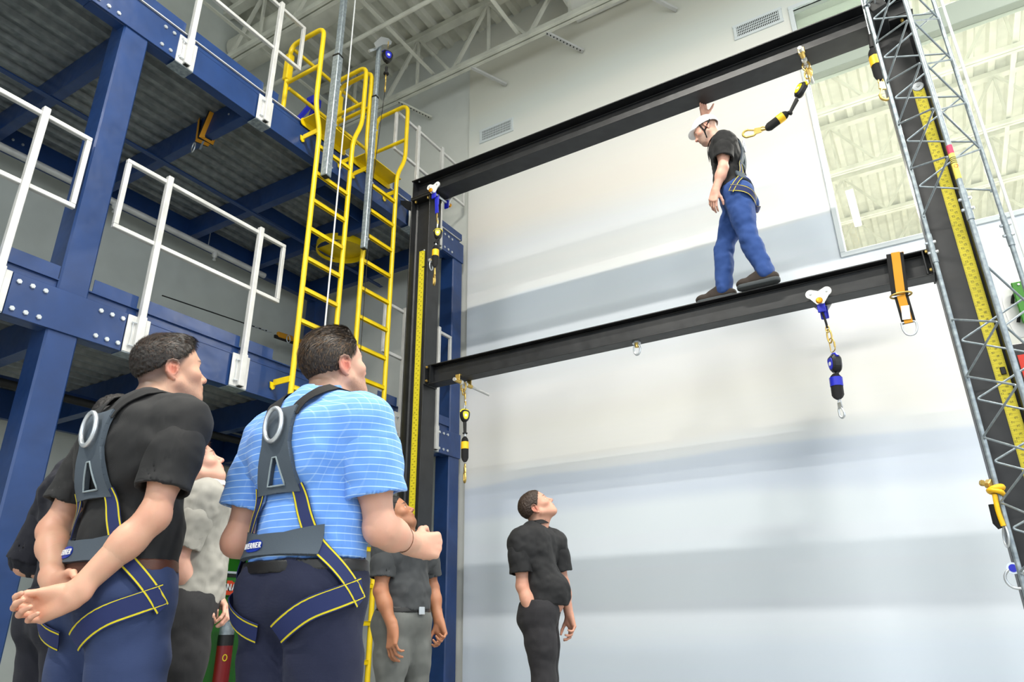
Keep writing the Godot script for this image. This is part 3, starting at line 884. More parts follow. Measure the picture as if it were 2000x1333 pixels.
# ------------------------------------------------------------------ fall-protection hardware
# bevelled prism: outline in the plane across nrm with its y along up
func bevel_prism(poly: PackedVector2Array, at: Vector3, nrm: Vector3, up: Vector3, th: float, bev := 0.006) -> MB:
	var z := nrm.normalized()
	var x := up.cross(z).normalized()
	var y := z.cross(x)
	var t := Transform3D(Basis(x, y, z), at)
	if Geometry2D.is_polygon_clockwise(poly): poly.reverse()
	var ins := PackedVector2Array()
	var m := poly.size()
	var c := Vector2()
	for p in poly: c += p / m
	for p in poly: ins.append(p + (c - p).normalized() * bev)
	var b := mb()
	var h := th / 2
	var lay := [[ins, -h], [poly, -h + bev], [poly, h - bev], [ins, h]]
	for k in 3:
		for i in m:
			var j := (i + 1) % m
			b.quad(t * _v3(lay[k][0][i], lay[k][1]), t * _v3(lay[k][0][j], lay[k][1]), t * _v3(lay[k + 1][0][j], lay[k + 1][1]), t * _v3(lay[k + 1][0][i], lay[k + 1][1]))
	for i in range(1, m - 1):
		b.tri(t * _v3(ins[0], h), t * _v3(ins[i], h), t * _v3(ins[i + 1], h))
		b.tri(t * _v3(ins[0], -h), t * _v3(ins[i + 1], -h), t * _v3(ins[i], -h))
	return b

func _v3(p: Vector2, z: float) -> Vector3: return Vector3(p.x, p.y, z)

func egg(w: float, h: float, n := 22, pinch := 0.25) -> PackedVector2Array:
	var p := PackedVector2Array()
	for k in n:
		var a := TAU * k / n
		var y := sin(a)
		var k2 := 1.0 + pinch * y
		p.append(Vector2(signf(cos(a)) * pow(absf(cos(a)), 0.75) * w / 2 * k2, signf(y) * pow(absf(y), 0.8) * h / 2))
	return p

func srl_case(parent: Node, at: Vector3, w: float, h: float, th: float, body: String, accent: String, nrm := Vector3(0.9, 0, 0.45), up := Vector3.UP):
	obj("case", bevel_prism(egg(w, h), at, nrm, up, th, th * 0.22), body, parent)
	for s in [-1.0, 1.0]:
		obj("side_plate", bevel_prism(egg(w * 0.62, h * 0.66), at + nrm.normalized() * s * th * 0.47, nrm, up, 0.014, 0.004), accent, parent)
		obj("hub", bevel_prism(egg(w * 0.3, w * 0.3, 14, 0.0), at + nrm.normalized() * s * (th * 0.47 + 0.006), nrm, up, 0.006, 0.002), "tag_white" if s > 0 else body, parent)
	var x := up.cross(nrm).normalized()
	obj("top_guard", mb().tube([at + up * h * 0.30 - x * w * 0.52, at + up * h * 0.50 - x * w * 0.30, at + up * h * 0.56, at + up * h * 0.50 + x * w * 0.30, at + up * h * 0.30 + x * w * 0.52], th * 0.16, 8), accent, parent)
	obj("nozzle", mb().tube([at - up * h * 0.44, at - up * h * 0.60], th * 0.20, 10), body, parent)

func carabiner(parent: Node, at: Vector3, h: float, mat: String, side := Vector3(0.7, 0, 0.7), w := 0.0):
	var s := side.normalized()
	if w == 0.0: w = h * 0.55
	var p := fillet([at + Vector3.UP * h - s * w * 0.3, at + Vector3.UP * h + s * w * 0.6, at + Vector3.UP * h * 0.3 + s * w, at - Vector3.UP * h * 0.8 + s * w * 0.9, at - Vector3.UP * h - s * w * 0.1, at - Vector3.UP * h * 0.85 - s * w * 0.7, at + Vector3.UP * h * 0.7 - s * w * 0.7, at + Vector3.UP * h - s * w * 0.3], h * 0.22, 4)
	var c := obj("carabiner", mb().tube(p, h * 0.075, 8), mat, parent)
	obj("gate_sleeve", mb().tube([at + Vector3.UP * h * 0.25 + s * w, at - Vector3.UP * h * 0.45 + s * w * 0.95], h * 0.13, 10), "brass_plate", c)

func snap_hook(parent: Node, at: Vector3, d: Vector3, l: float, mat: String, side := Vector3(0.75, 0, 0.65)):
	# eye at the top, swivel neck, hook body with gate
	d = d.normalized()
	var s := (side - d * side.dot(d)).normalized()
	var k := obj("snap_hook", mb().tube(fillet([at + d * l * 0.30 - s * l * 0.13, at + d * l * 0.42 - s * l * 0.22, at + d * l * 0.85 - s * l * 0.20, at + d * l - s * l * 0.02, at + d * l * 0.90 + s * l * 0.17, at + d * l * 0.66 + s * l * 0.19], l * 0.1, 5), [l * 0.05, l * 0.055, l * 0.06] + range(40).map(func(_q): return l * 0.06), 8), mat, parent)
	obj("hook_gate", mb().bar(at + d * l * 0.30 + s * l * 0.03, at + d * l * 0.68 + s * l * 0.17, l * 0.10, l * 0.07, s, l * 0.015), mat, k)
	obj("hook_neck", mb().prism(PackedVector2Array([Vector2(-0.17, 0.02) * l, Vector2(0.10, 0.02) * l, Vector2(0.15, 0.34) * l, Vector2(0.02, 0.40) * l, Vector2(-0.19, 0.40) * l]), Transform3D(Basis(s, d, s.cross(d)), at - s.cross(d) * l * 0.04), l * 0.08), mat, k)
	obj("hook_eye", mb().tube(loop(at - d * l * 0.03, d, s, l * 0.15, l * 0.10, 12), l * 0.04, 8, true), mat, k)

func energy_pack(parent: Node, a: Vector3, b: Vector3, r: float, band: String, f0 := 0.22, f1 := 0.5):
	var n := []
	var rr := []
	for q in [[0.0, 0.35], [0.06, 0.7], [0.14, 0.95], [0.5, 1.0], [0.84, 1.0], [0.94, 0.75], [1.0, 0.4]]:
		n.append(a.lerp(b, q[0]))
		rr.append(r * q[1])
	var p := obj("shock_pack", mb().tube(n, rr, 8), "black_web", parent)
	obj("pack_band", mb().tube([a.lerp(b, f0), a.lerp(b, (f0 + f1) / 2), a.lerp(b, f1)], r * 1.07, 8), band, p)

func srl_assembly(t: Node3D, ring: Vector3, case_at: Vector3, pack0: Vector3, pack1: Vector3, hook_at: Vector3, hook_l: float, body: String, accent: String, band: String, hookmat: String, nrm: Vector3):
	obj("anchor_ring", mb().tube(loop(ring, Vector3.UP, Vector3(0.6, 0, 0.7), 0.045, 0.034, 16), 0.0055, 8, true), "brass_plate", t)
	carabiner(t, (ring + case_at) * 0.5 + Vector3(0, 0.030, 0), 0.058, "zinc")
	srl_case(t, case_at, 0.085, 0.115, 0.06, body, accent, nrm)
	obj("tether_guard", mb().tube([case_at + Vector3(0, -0.06, 0), pack0 + Vector3(0, 0.03, 0)], [0.017, 0.014], 10), "black_rubber", t)
	obj("guard_flange", mb().tube([pack0 + Vector3(0, 0.035, 0), pack0 + Vector3(0, 0.026, 0)], 0.023, 12), "black_rubber", t)
	obj("swivel", mb().tube([pack0 + Vector3(0, 0.03, 0), pack0], 0.009, 8), "zinc", t)
	energy_pack(t, pack0, pack1, 0.034, band)
	snap_hook(t, hook_at, Vector3(0, -1, 0), hook_l, hookmat)

func clamp_bar(t: Node3D, a: Vector3, b: Vector3, f0: float, f1: float, zup: float):
	# telescoping beam clamp under a flange: bar, two jaws, shackle
	obj("clamp_bar", mb().tube([a, b], 0.013, 12), "white_rail", t)
	obj("bar_end", mb().tube([a, a.lerp(b, 0.02)], 0.017, 14), "white_rail", t)
	for f in [f0, f1]:
		var p := a.lerp(b, f)
		var d := (b - a).normalized()
		var sg := 1.0 if f == f0 else -1.0
		var j := obj("clamp_jaw", mb().tube([p - d * 0.035, p + d * 0.035], 0.021, 12), "brass_plate", t)
		obj("jaw_plate", mb().box(Vector3(p.x, zup - 0.005, p.z), Vector3(0.05, 0.065, 0.012), 0.003), "brass_plate", j)
		obj("jaw_lip", mb().box(Vector3(p.x, zup + 0.024, p.z - sg * 0.016), Vector3(0.05, 0.008, 0.03), 0.002), "brass_plate", j)
	var m := a.lerp(b, (f0 + f1) / 2)
	for s in [-1.0, 1.0]: obj("collar", mb().tube([m + (b - a).normalized() * (s * 0.035 - 0.012), m + (b - a).normalized() * (s * 0.035 + 0.012)], 0.022, 12), "tag_white", t)
	obj("shackle", mb().tube(loop(m + Vector3(0, -0.035, 0), Vector3.UP, Vector3(1, 0, 0), 0.045, 0.028, 14), 0.008, 8, true), "brass_plate", t)
	obj("chain_link", mb().tube(loop(m + Vector3(0, -0.085, 0), Vector3.UP, Vector3(0, 0, 1), 0.032, 0.018, 14), 0.006, 8, true), "brass_plate", t)

func trolley(t: Node3D, at: Vector3, zf: float, zb: float, yf: float, spread := 0.055):
	# two-wheel beam trolley hanging on the bottom flange; plates front and back of it
	for z in [zf, zb]:
		var s := 1.0 if z > zb else -1.0
		var p := PackedVector2Array()
		for k in 12: p.append(Vector2(-spread, 0.0) + Vector2(cos(PI * 0.3 + PI * 1.1 * k / 11.0), sin(PI * 0.3 + PI * 1.1 * k / 11.0)) * 0.034)
		p.append(Vector2(-0.024, -0.09))
		p.append(Vector2(0.024, -0.09))
		for k in 12: p.append(Vector2(spread, 0.0) + Vector2(cos(-PI * 0.4 + PI * 1.1 * k / 11.0), sin(-PI * 0.4 + PI * 1.1 * k / 11.0)) * 0.034)
		p.append(Vector2(0.0, 0.012))
		obj("side_plate", mb().prism(p, Transform3D(Basis(), Vector3(at.x, yf + 0.035, z + (0.012 if s > 0 else -0.02))), 0.008), "tag_white", t)
		for q in [-spread, spread]:
			obj("wheel", mb().tube([Vector3(at.x + q, yf + 0.035, z - s * 0.004), Vector3(at.x + q, yf + 0.035, z + s * 0.012)], 0.026, 16), "zinc", t)
			obj("axle_nut", hexbolt(Vector3(at.x + q, yf + 0.035, z + s * 0.02), Vector3(0, 0, s), 0.009, 0.007), "zinc", t)
		var y := yf - 0.045
		obj("bracket", mb().box(Vector3(at.x, y - 0.02, z + s * 0.004), Vector3(0.055, 0.10, 0.018), 0.004), "royal_blue", t)
		obj("knob", mb().lathe([Vector2(0.012, -0.03), Vector2(0.014, -0.004), Vector2(0.024, 0.002), Vector2(0.024, 0.012), Vector2(0.018, 0.020), Vector2(0, 0.022)], Transform3D(Basis(Vector3.RIGHT, s * PI / 2), Vector3(at.x, y, z + s * 0.055)), 16), "gold_plate", t)
	obj("cross_bar", mb().tube([Vector3(at.x, yf - 0.045, zf + 0.05), Vector3(at.x, yf - 0.045, zb - 0.05)], 0.014, 12), "zinc", t)
	obj("web_loop", mb().box(Vector3(at.x + 0.005, yf - 0.10, (zf + zb) / 2 + 0.05), Vector3(0.034, 0.13, 0.012), 0.004), "royal_blue", t)

func wide(a: Vector3, b: Vector3, w: float, th: float, nrm: Vector3) -> MB:
	return mb().bar(a, b, w, th, nrm, 0.002)

func hardware():
	# blue trolley lifeline on the lower beam
	var t := thing("trolley_lifeline", "blue and black lifeline on a white trolley under the lower beam's right half", "lifeline", Vector3(-0.42, 3.02, -5.2))
	trolley(t, Vector3(-0.425, 0, 0), -5.133, -5.267, 3.02)
	obj("tether_loop", mb().tube(curve([Vector3(-0.43, 2.93, -5.14), Vector3(-0.415, 2.83, -5.125), Vector3(-0.412, 2.775, -5.12)], 0.02), 0.008, 8), "black_web", t)
	obj("small_ring", mb().tube(loop(Vector3(-0.412, 2.765, -5.12), Vector3.UP, Vector3(1, 0, 0.3), 0.026, 0.013, 12), 0.004, 8, true), "brass_plate", t)
	obj("long_link", mb().tube(loop(Vector3(-0.409, 2.71, -5.12), Vector3.UP, Vector3(1, 0, 0.8), 0.052, 0.020, 16), 0.006, 8, true), "brass_plate", t)
	carabiner(t, Vector3(-0.405, 2.64, -5.12), 0.052, "brass_plate")
	srl_case(t, Vector3(-0.408, 2.50, -5.12), 0.095, 0.13, 0.065, "black_plastic", "royal_blue", Vector3(-0.72, 0, 0.5))
	energy_pack(t, Vector3(-0.42, 2.43, -5.12), Vector3(-0.43, 2.245, -5.12), 0.040, "royal_blue", 0.16, 0.50)
	snap_hook(t, Vector3(-0.426, 2.225, -5.12), Vector3(0, -1, 0), 0.115, "zinc")
	# webbing anchor strap wrapped on the lower beam
	t = thing("anchor_strap", "yellow and black anchor strap wrapped over the lower beam near the mast", "strap", Vector3(0.11, 3.2, -5.1))
	obj("black_backing", wide(Vector3(0.106, 3.225, -5.118), Vector3(0.078, 2.905, -5.115), 0.105, 0.006, Vector3.BACK), "black_web", t)
	obj("yellow_strap", wide(Vector3(0.112, 3.228, -5.112), Vector3(0.083, 2.905, -5.108), 0.055, 0.006, Vector3.BACK), "gold_web", t)
	obj("top_wrap", mb().box(Vector3(0.109, 3.219, -5.20), Vector3(0.105, 0.008, 0.17), 0.003).box(Vector3(0.109, 3.225, -5.20), Vector3(0.055, 0.006, 0.17), 0.002), "gold_web", t)
	obj("rear_drop", wide(Vector3(0.105, 3.215, -5.285), Vector3(0.08, 2.93, -5.16), 0.075, 0.006, Vector3.BACK), "black_web", t)
	obj("upper_ring", mb().tube(loop(Vector3(0.083, 2.905, -5.12), Vector3.RIGHT, Vector3(0, 0.35, 1), 0.066, 0.028, 20), 0.0065, 8, true), "brass_plate", t)
	obj("black_tail", wide(Vector3(0.083, 2.90, -5.116), Vector3(0.090, 2.69, -5.113), 0.085, 0.006, Vector3.BACK), "black_web", t)
	obj("yellow_tail", wide(Vector3(0.083, 2.90, -5.108), Vector3(0.089, 2.69, -5.106), 0.052, 0.006, Vector3.BACK), "gold_web", t)
	obj("paper_tag", mb().box(Vector3(0.086, 2.765, -5.098), Vector3(0.05, 0.10, 0.003), 0.0, Basis(Vector3.FORWARD, 0.1)), "tag_white", t)
	obj("d_ring", mb().tube(fillet([Vector3(0.045, 2.70, -5.11), Vector3(0.045, 2.645, -5.11), Vector3(0.062, 2.61, -5.11), Vector3(0.088, 2.60, -5.11), Vector3(0.114, 2.61, -5.11), Vector3(0.131, 2.645, -5.11), Vector3(0.131, 2.70, -5.11), Vector3(0.045, 2.70, -5.11), Vector3(0.045, 2.69, -5.11)], 0.02, 4), 0.0065, 8), "zinc", t)
	# swivel eye under the lower beam
	t = thing("swivel_eye", "small steel swivel anchor eye under the middle of the lower beam", "anchor", Vector3(-1.87, 3.01, -5.2))
	obj("base_washer", mb().lathe([Vector2(0, 0), Vector2(0.0, -0.012), Vector2(0.036, -0.012), Vector2(0.036, 0.0)], Transform3D(Basis(), Vector3(-1.87, 3.01, -5.2)), 18), "zinc", t)
	obj("hub", mb().tube([Vector3(-1.87, 3.0, -5.2), Vector3(-1.87, 2.965, -5.2)], 0.018, 12), "brass_plate", t)
	obj("eye", mb().tube(loop(Vector3(-1.87, 2.945, -5.2), Vector3.UP, Vector3(1, 0, 0.2), 0.048, 0.030, 18), 0.0085, 8, true), "zinc", t)
	# clamp and yellow lifeline at the left end of the lower beam
	t = thing("beam_clamp_lifeline", "yellow and black lifeline chained to a sliding clamp under the lower beam's left end", "lifeline", Vector3(-3.6, 2.98, -5.2))
	clamp_bar(t, Vector3(-3.625, 2.975, -5.06), Vector3(-3.60, 2.965, -5.62), 0.10, 0.42, 3.01)
	srl_assembly(t, Vector3(-3.595, 2.825, -5.2), Vector3(-3.594, 2.645, -5.2), Vector3(-3.59, 2.45, -5.2), Vector3(-3.588, 2.215, -5.2), Vector3(-3.586, 2.17, -5.2), 0.145, "black_plastic", "rescue_yellow", "pack_yellow", "brass_plate", Vector3(0.75, 0, 0.6))
	# trolley and lifeline on the upper beam by the left post
	t = thing("trolley_lifeline", "yellow and black lifeline on a blue trolley at the upper beam's left end", "lifeline", Vector3(-3.96, 5.2, -5.2))
	trolley(t, Vector3(-3.955, 0, 0), -5.088, -5.312, 5.205, 0.05)
	obj("blue_webbing", wide(Vector3(-3.93, 5.10, -5.10), Vector3(-3.918, 4.90, -5.10), 0.042, 0.012, Vector3.BACK), "royal_blue", t)
	srl_assembly(t, Vector3(-3.917, 4.85, -5.1), Vector3(-3.895, 4.635, -5.1), Vector3(-3.918, 4.51, -5.1), Vector3(-3.925, 4.255, -5.1), Vector3(-3.924, 4.215, -5.1), 0.165, "black_plastic", "rescue_yellow", "pack_yellow", "brass_plate", Vector3(0.5, 0.1, 0.85))
	# plate ring bolted on the left post
	t = thing("bolted_ring", "small steel ring anchor bolted to the left black post", "anchor", Vector3(-4.01, 4.36, -5.14))
	obj("plate", mb().tube([Vector3(-4.017, 4.37, -5.13), Vector3(-4.003, 4.37, -5.13)], 0.026, 14), "zinc", t)
	obj("ring", mb().tube(loop(Vector3(-3.995, 4.31, -5.13), Vector3.UP, Vector3(0.1, 0, 1), 0.055, 0.030, 16), 0.007, 8, true), "zinc", t)
	obj("nut", hexbolt(Vector3(-4.003, 4.375, -5.13), Vector3.RIGHT, 0.013, 0.010), "brass_plate", t)
	# clamp on the upper beam and the lifeline clipped to the walking man
	t = thing("beam_clamp_lifeline", "yellow and black lifeline running from the upper beam's clamp to the walking man's back", "lifeline", Vector3(-0.18, 5.19, -5.2))
	clamp_bar(t, Vector3(-0.20, 5.165, -5.0), Vector3(-0.175, 5.155, -5.47), 0.17, 0.66, 5.20)
	obj("anchor_ring", mb().tube(loop(Vector3(-0.184, 5.03, -5.18), Vector3.UP, Vector3(0.9, 0, 0.4), 0.05, 0.034, 16), 0.006, 8, true), "brass_plate", t)
	var d := Vector3(-0.54, -0.84, 0).normalized()
	carabiner(t, Vector3(-0.20, 4.965, -5.16), 0.055, "brass_plate")
	srl_case(t, Vector3(-0.263, 4.845, -5.12), 0.085, 0.135, 0.06, "black_plastic", "rescue_yellow", Vector3(-0.5, 0.32, 0.85), -d)
	obj("tether_guard", mb().tube([Vector3(-0.305, 4.76, -5.11), Vector3(-0.375, 4.648, -5.10)], [0.018, 0.013], 10), "black_rubber", t)
	obj("guard_flange", mb().tube([Vector3(-0.370, 4.656, -5.10), Vector3(-0.378, 4.645, -5.10)], 0.022, 12), "black_rubber", t)
	energy_pack(t, Vector3(-0.385, 4.66, -5.10), Vector3(-0.575, 4.572, -5.10), 0.036, "pack_yellow", 0.20, 0.46)
	obj("swivel", mb().tube([Vector3(-0.57, 4.575, -5.10), Vector3(-0.61, 4.585, -5.10)], 0.010, 8), "brass_plate", t)
	snap_hook(t, Vector3(-0.605, 4.590, -5.10), Vector3(-1, 0.03, 0), 0.155, "brass_plate", Vector3(0, 1, 0.2))
	# items on the right column
	t = thing("choker_strap", "short yellow strap tied round the mast leg with a hanging ring", "strap", Vector3(0.33, 1.46, -4.9))
	obj("wrap", mb().tube(loop(Vector3(0.30, 1.50, -4.74), Vector3(1, 0.25, 0), Vector3(0, 0.1, 1), 0.032, 0.034, 14), 0.017, 8, true), "pack_yellow", t)
	obj("wrap_cross", mb().tube(loop(Vector3(0.295, 1.485, -4.735), Vector3(1, -0.35, 0), Vector3(0, 0.1, 1), 0.032, 0.034, 14), 0.014, 8, true), "pack_yellow", t)
	obj("leg_strap", mb().tube(curve([Vector3(0.286, 1.47, -4.72), Vector3(0.282, 1.38, -4.72), Vector3(0.288, 1.30, -4.72)], 0.02), 0.013, 8), "pack_yellow", t)
	obj("black_sleeve", mb().tube([Vector3(0.262, 1.42, -4.74), Vector3(0.262, 1.32, -4.74), Vector3(0.272, 1.29, -4.74)], [0.017, 0.019, 0.011], 8), "black_web", t)
	obj("ring", mb().tube(loop(Vector3(0.287, 1.245, -4.73), Vector3(0.1, 1, 0), Vector3(0.3, 0, 1), 0.055, 0.034, 16), 0.006, 8, true), "zinc", t)
	obj("bolt_head", hexbolt(Vector3(0.25, 1.535, -4.72), Vector3(-0.9, 0.2, 0.3).normalized(), 0.017, 0.02), "brass_plate", t)
	obj("clamp_block", mb().bar(Vector3(0.285, 1.55, -4.76), Vector3(0.262, 1.52, -4.73), 0.035, 0.03, Vector3.UP, 0.004), "brass_plate", t)
	t = thing("bolted_ring", "steel ring anchor with a round bolt low on the right black post", "anchor", Vector3(0.30, 1.09, -5.09))
	obj("bolt", mb().tube([Vector3(0.305, 1.10, -5.11), Vector3(0.30, 1.10, -5.06)], 0.032, 16), "zinc", t)
	obj("bolt_cap", mb().tube([Vector3(0.30, 1.10, -5.06), Vector3(0.30, 1.10, -5.052)], 0.022, 14), "royal_blue", t)
	obj("ring", mb().tube(loop(Vector3(0.305, 1.045, -5.07), Vector3(1, 0, 0), Vector3(0, 1, 0.1), 0.055, 0.055, 18), 0.008, 8, true), "zinc", t)
	# hanging pack beside the mast top
	t = thing("hanging_lifeline", "black lifeline pack with a yellow band hanging beside the mast top", "lifeline", Vector3(0.28, 5.2, -4.9))
	obj("cable", mb().tube([Vector3(0.31, 6.4, -4.9), Vector3(0.292, 4.93, -4.9)], 0.006, 8), "zinc", t)
	obj("guard", mb().tube([Vector3(0.292, 4.95, -4.9), Vector3(0.281, 4.83, -4.9)], [0.013, 0.016], 8), "black_rubber", t)
	energy_pack(t, Vector3(0.280, 4.82, -4.9), Vector3(0.281, 4.52, -4.9), 0.036, "pack_yellow", 0.28, 0.55)
	snap_hook(t, Vector3(0.282, 4.50, -4.9), Vector3(0, -1, 0), 0.17, "brass_plate", Vector3(-0.8, 0, 0.4))
	# red and white striped post and green bracket right of the column
	t = thing("striped_post", "black post with red and white bands behind the mast", "post", Vector3(0.62, 0, -5.1))
	obj("post", mb().box(Vector3(0.635, 1.21, -5.13), Vector3(0.085, 2.42, 0.07), 0.006), "black_steel", t)
	for k in 6: obj("band", mb().box(Vector3(0.645, 2.20 - 0.29 * k, -5.092), Vector3(0.06, 0.285, 0.006), 0.001), "stripe_red" if k % 2 == 0 else "print_white", t)
	t = thing("winch_bracket", "green steel bracket with white plate and cables right of the mast", "bracket", Vector3(0.95, 2.7, -6.3))
	obj("upper_plate", mb().box(Vector3(1.06, 3.10, -6.25), Vector3(0.42, 0.34, 0.04), 0.006), "plate_green", t)
	obj("side_plate", mb().box(Vector3(0.93, 2.80, -6.36), Vector3(0.16, 0.62, 0.05), 0.006), "plate_green", t)
	obj("white_plate", mb().box(Vector3(1.03, 3.13, -6.222), Vector3(0.22, 0.12, 0.012), 0.004), "print_white", t)
	for q in [[0.95, 3.18], [0.95, 3.09], [1.08, 3.18]]: obj("bolt", hexbolt(Vector3(q[0], q[1], -6.216), Vector3.BACK, 0.010, 0.008), "zinc", t)
	for q in [[0.895, 3.24], [0.96, 3.245], [0.90, 2.98], [0.915, 2.93]]: obj("bolt", hexbolt(Vector3(q[0], q[1], -6.228 if q[1] > 3.0 else -6.33), Vector3.BACK, 0.009, 0.006), "zinc", t)
	obj("cheek_plate", bevel_prism(egg(0.13, 0.42, 22, 0.1), Vector3(0.835, 3.05, -6.33), Vector3(0, 0, 1), Vector3.UP, 0.02, 0.004), "print_white", t)
	for k in 2: obj("cable", mb().tube(curve([Vector3(0.83, 2.96 + 0.16 * k, -6.30), Vector3(0.86, 3.02 + 0.17 * k, -6.28), Vector3(0.95, 3.06 + 0.16 * k, -6.28)], 0.02), 0.012, 8), "black_rubber", t)
	obj("cylinder", mb().tube([Vector3(1.0, 2.98, -6.22), Vector3(0.97, 2.76, -6.22)], 0.035, 14), "print_white", t)

# ------------------------------------------------------------------ black rescue frame
func i_beam_x(x0: float, x1: float, yb: float, yt: float, zc: float, w: float, tf := 0.012, tw := 0.009) -> MB:
	var b := mb()
	var xc := (x0 + x1) / 2
	var l := x1 - x0
	b.box(Vector3(xc, yt - tf / 2, zc), Vector3(l, tf, w), 0.002)
	b.box(Vector3(xc, yb + tf / 2, zc), Vector3(l, tf, w), 0.002)
	b.box(Vector3(xc, (yb + yt) / 2, zc), Vector3(l, yt - yb - 2 * tf + 0.002, tw), 0.0)
	for s in [-1.0, 1.0]:
		b.bar(Vector3(x0, yt - tf - 0.006, zc + s * (tw / 2 + 0.004)), Vector3(x1, yt - tf - 0.006, zc + s * (tw / 2 + 0.004)), 0.02, 0.006, Vector3(0, 1, s).normalized(), 0.0)
		b.bar(Vector3(x0, yb + tf + 0.006, zc + s * (tw / 2 + 0.004)), Vector3(x1, yb + tf + 0.006, zc + s * (tw / 2 + 0.004)), 0.02, 0.006, Vector3(0, -1, s).normalized(), 0.0)
	return b

func black_frame():
	var x := [[-4.275, -4.018], [0.313, 0.583]]
	var names := ["black steel post at the left end of the beams", "black steel post behind the lattice mast at the beams' right end"]
	for k in 2:
		var a: float = x[k][0]
		var c: float = x[k][1]
		var t := thing("steel_post", names[k], "post", Vector3((a + c) / 2, 0, -5.2))
		var b := mb()
		for q in [a + 0.006, c - 0.006]: b.box(Vector3(q, 2.585, -5.2), Vector3(0.012, 5.17, 0.205), 0.002)
		b.box(Vector3((a + c) / 2, 2.585, -5.2), Vector3(c - a - 0.02, 5.17, 0.010), 0.0)
		for s in [-1.0, 1.0]:
			b.bar(Vector3(a + 0.016, 0, -5.2 + s * 0.009), Vector3(a + 0.016, 5.17, -5.2 + s * 0.009), 0.02, 0.008, Vector3(1, 0, s).normalized(), 0.0)
			b.bar(Vector3(c - 0.016, 0, -5.2 + s * 0.009), Vector3(c - 0.016, 5.17, -5.2 + s * 0.009), 0.02, 0.008, Vector3(-1, 0, s).normalized(), 0.0)
		obj("section", b, "black_steel", t)
		var cap := obj("cap_plate", mb().box(Vector3((a + c) / 2, 5.184, -5.2), Vector3(c - a + 0.008, 0.026, 0.215), 0.003), "black_steel", t)
		for q in [a + 0.045, c - 0.045]:
			for z in [-5.125, -5.275]: obj("bolt", hexbolt(Vector3(q, 5.170, z), Vector3.DOWN, 0.014, 0.024), "brass_plate", cap)
		obj("base_plate", mb().box(Vector3((a + c) / 2, 0.012, -5.2), Vector3(0.4, 0.024, 0.36), 0.003), "black_steel", t)
	# gusset arm tying the left post to the platform
	tag(obj("gusset_arm", mb().prism(PackedVector2Array([Vector2(-4.60, 5.41), Vector2(-4.60, 5.36), Vector2(-4.50, 5.25), Vector2(-4.40, 5.19), Vector2(-4.28, 5.17), Vector2(-4.278, 5.27), Vector2(-4.40, 5.31), Vector2(-4.50, 5.37)]), Transform3D(Basis(), Vector3(0, 0, -5.31)), 0.012), "black_steel"), "small black gusset arm between upper platform and left black post", "gusset")
	# beams
	var u := thing("steel_beam", "upper black steel beam spanning the frame above the walking man", "beam", Vector3(-1.85, 5.2, -5.2))
	obj("section", i_beam_x(-4.278, 0.62, 5.20, 5.435, -5.2, 0.215, 0.012), "black_steel", u)
	obj("end_stiffener", mb().box(Vector3(-4.262, 5.318, -5.15), Vector3(0.010, 0.21, 0.09), 0.0), "black_steel", u)
	obj("bolt", hexbolt(Vector3(-4.20, 5.421, -5.13), Vector3.DOWN, 0.010, 0.008), "zinc", u)
	var l := thing("steel_beam", "lower black steel beam the helmeted man walks on", "beam", Vector3(-1.85, 3.01, -5.2))
	obj("section", i_beam_x(-3.995, 0.305, 3.01, 3.21, -5.2, 0.135, 0.010), "black_steel", l)
	for q in [-4.010, 0.305]:
		var p := obj("end_plate", mb().box(Vector3(q, 3.115, -5.2), Vector3(0.012, 0.215, 0.205), 0.002), "black_steel", l)
		for z in [-5.125, -5.275]:
			for y in [3.045, 3.185]: obj("bolt", hexbolt(Vector3(q + (0.006 if q < 0 else -0.006), y, z), Vector3.RIGHT if q < 0 else Vector3.LEFT, 0.013, 0.014), "brass_plate", p)
	for q in [-3.962, 0.27]: obj("stiffener", mb().box(Vector3(q, 3.11, -5.155), Vector3(0.008, 0.178, 0.06), 0.0), "black_steel", l)
	tapes()

const DIGITS := ["01110100011001110101110011000101110", "00100011000010000100001000010001110", "01110100010000100010001000100011111", "11111000100010000010000011000101110", "00010001100101010010111110001000010", "11111100001111000001000011000101110", "00110010001000011110100011000101110", "11111000010001000100010000100001000", "01110100011000101110100011000101110", "01110100011000101111000010001001100"]

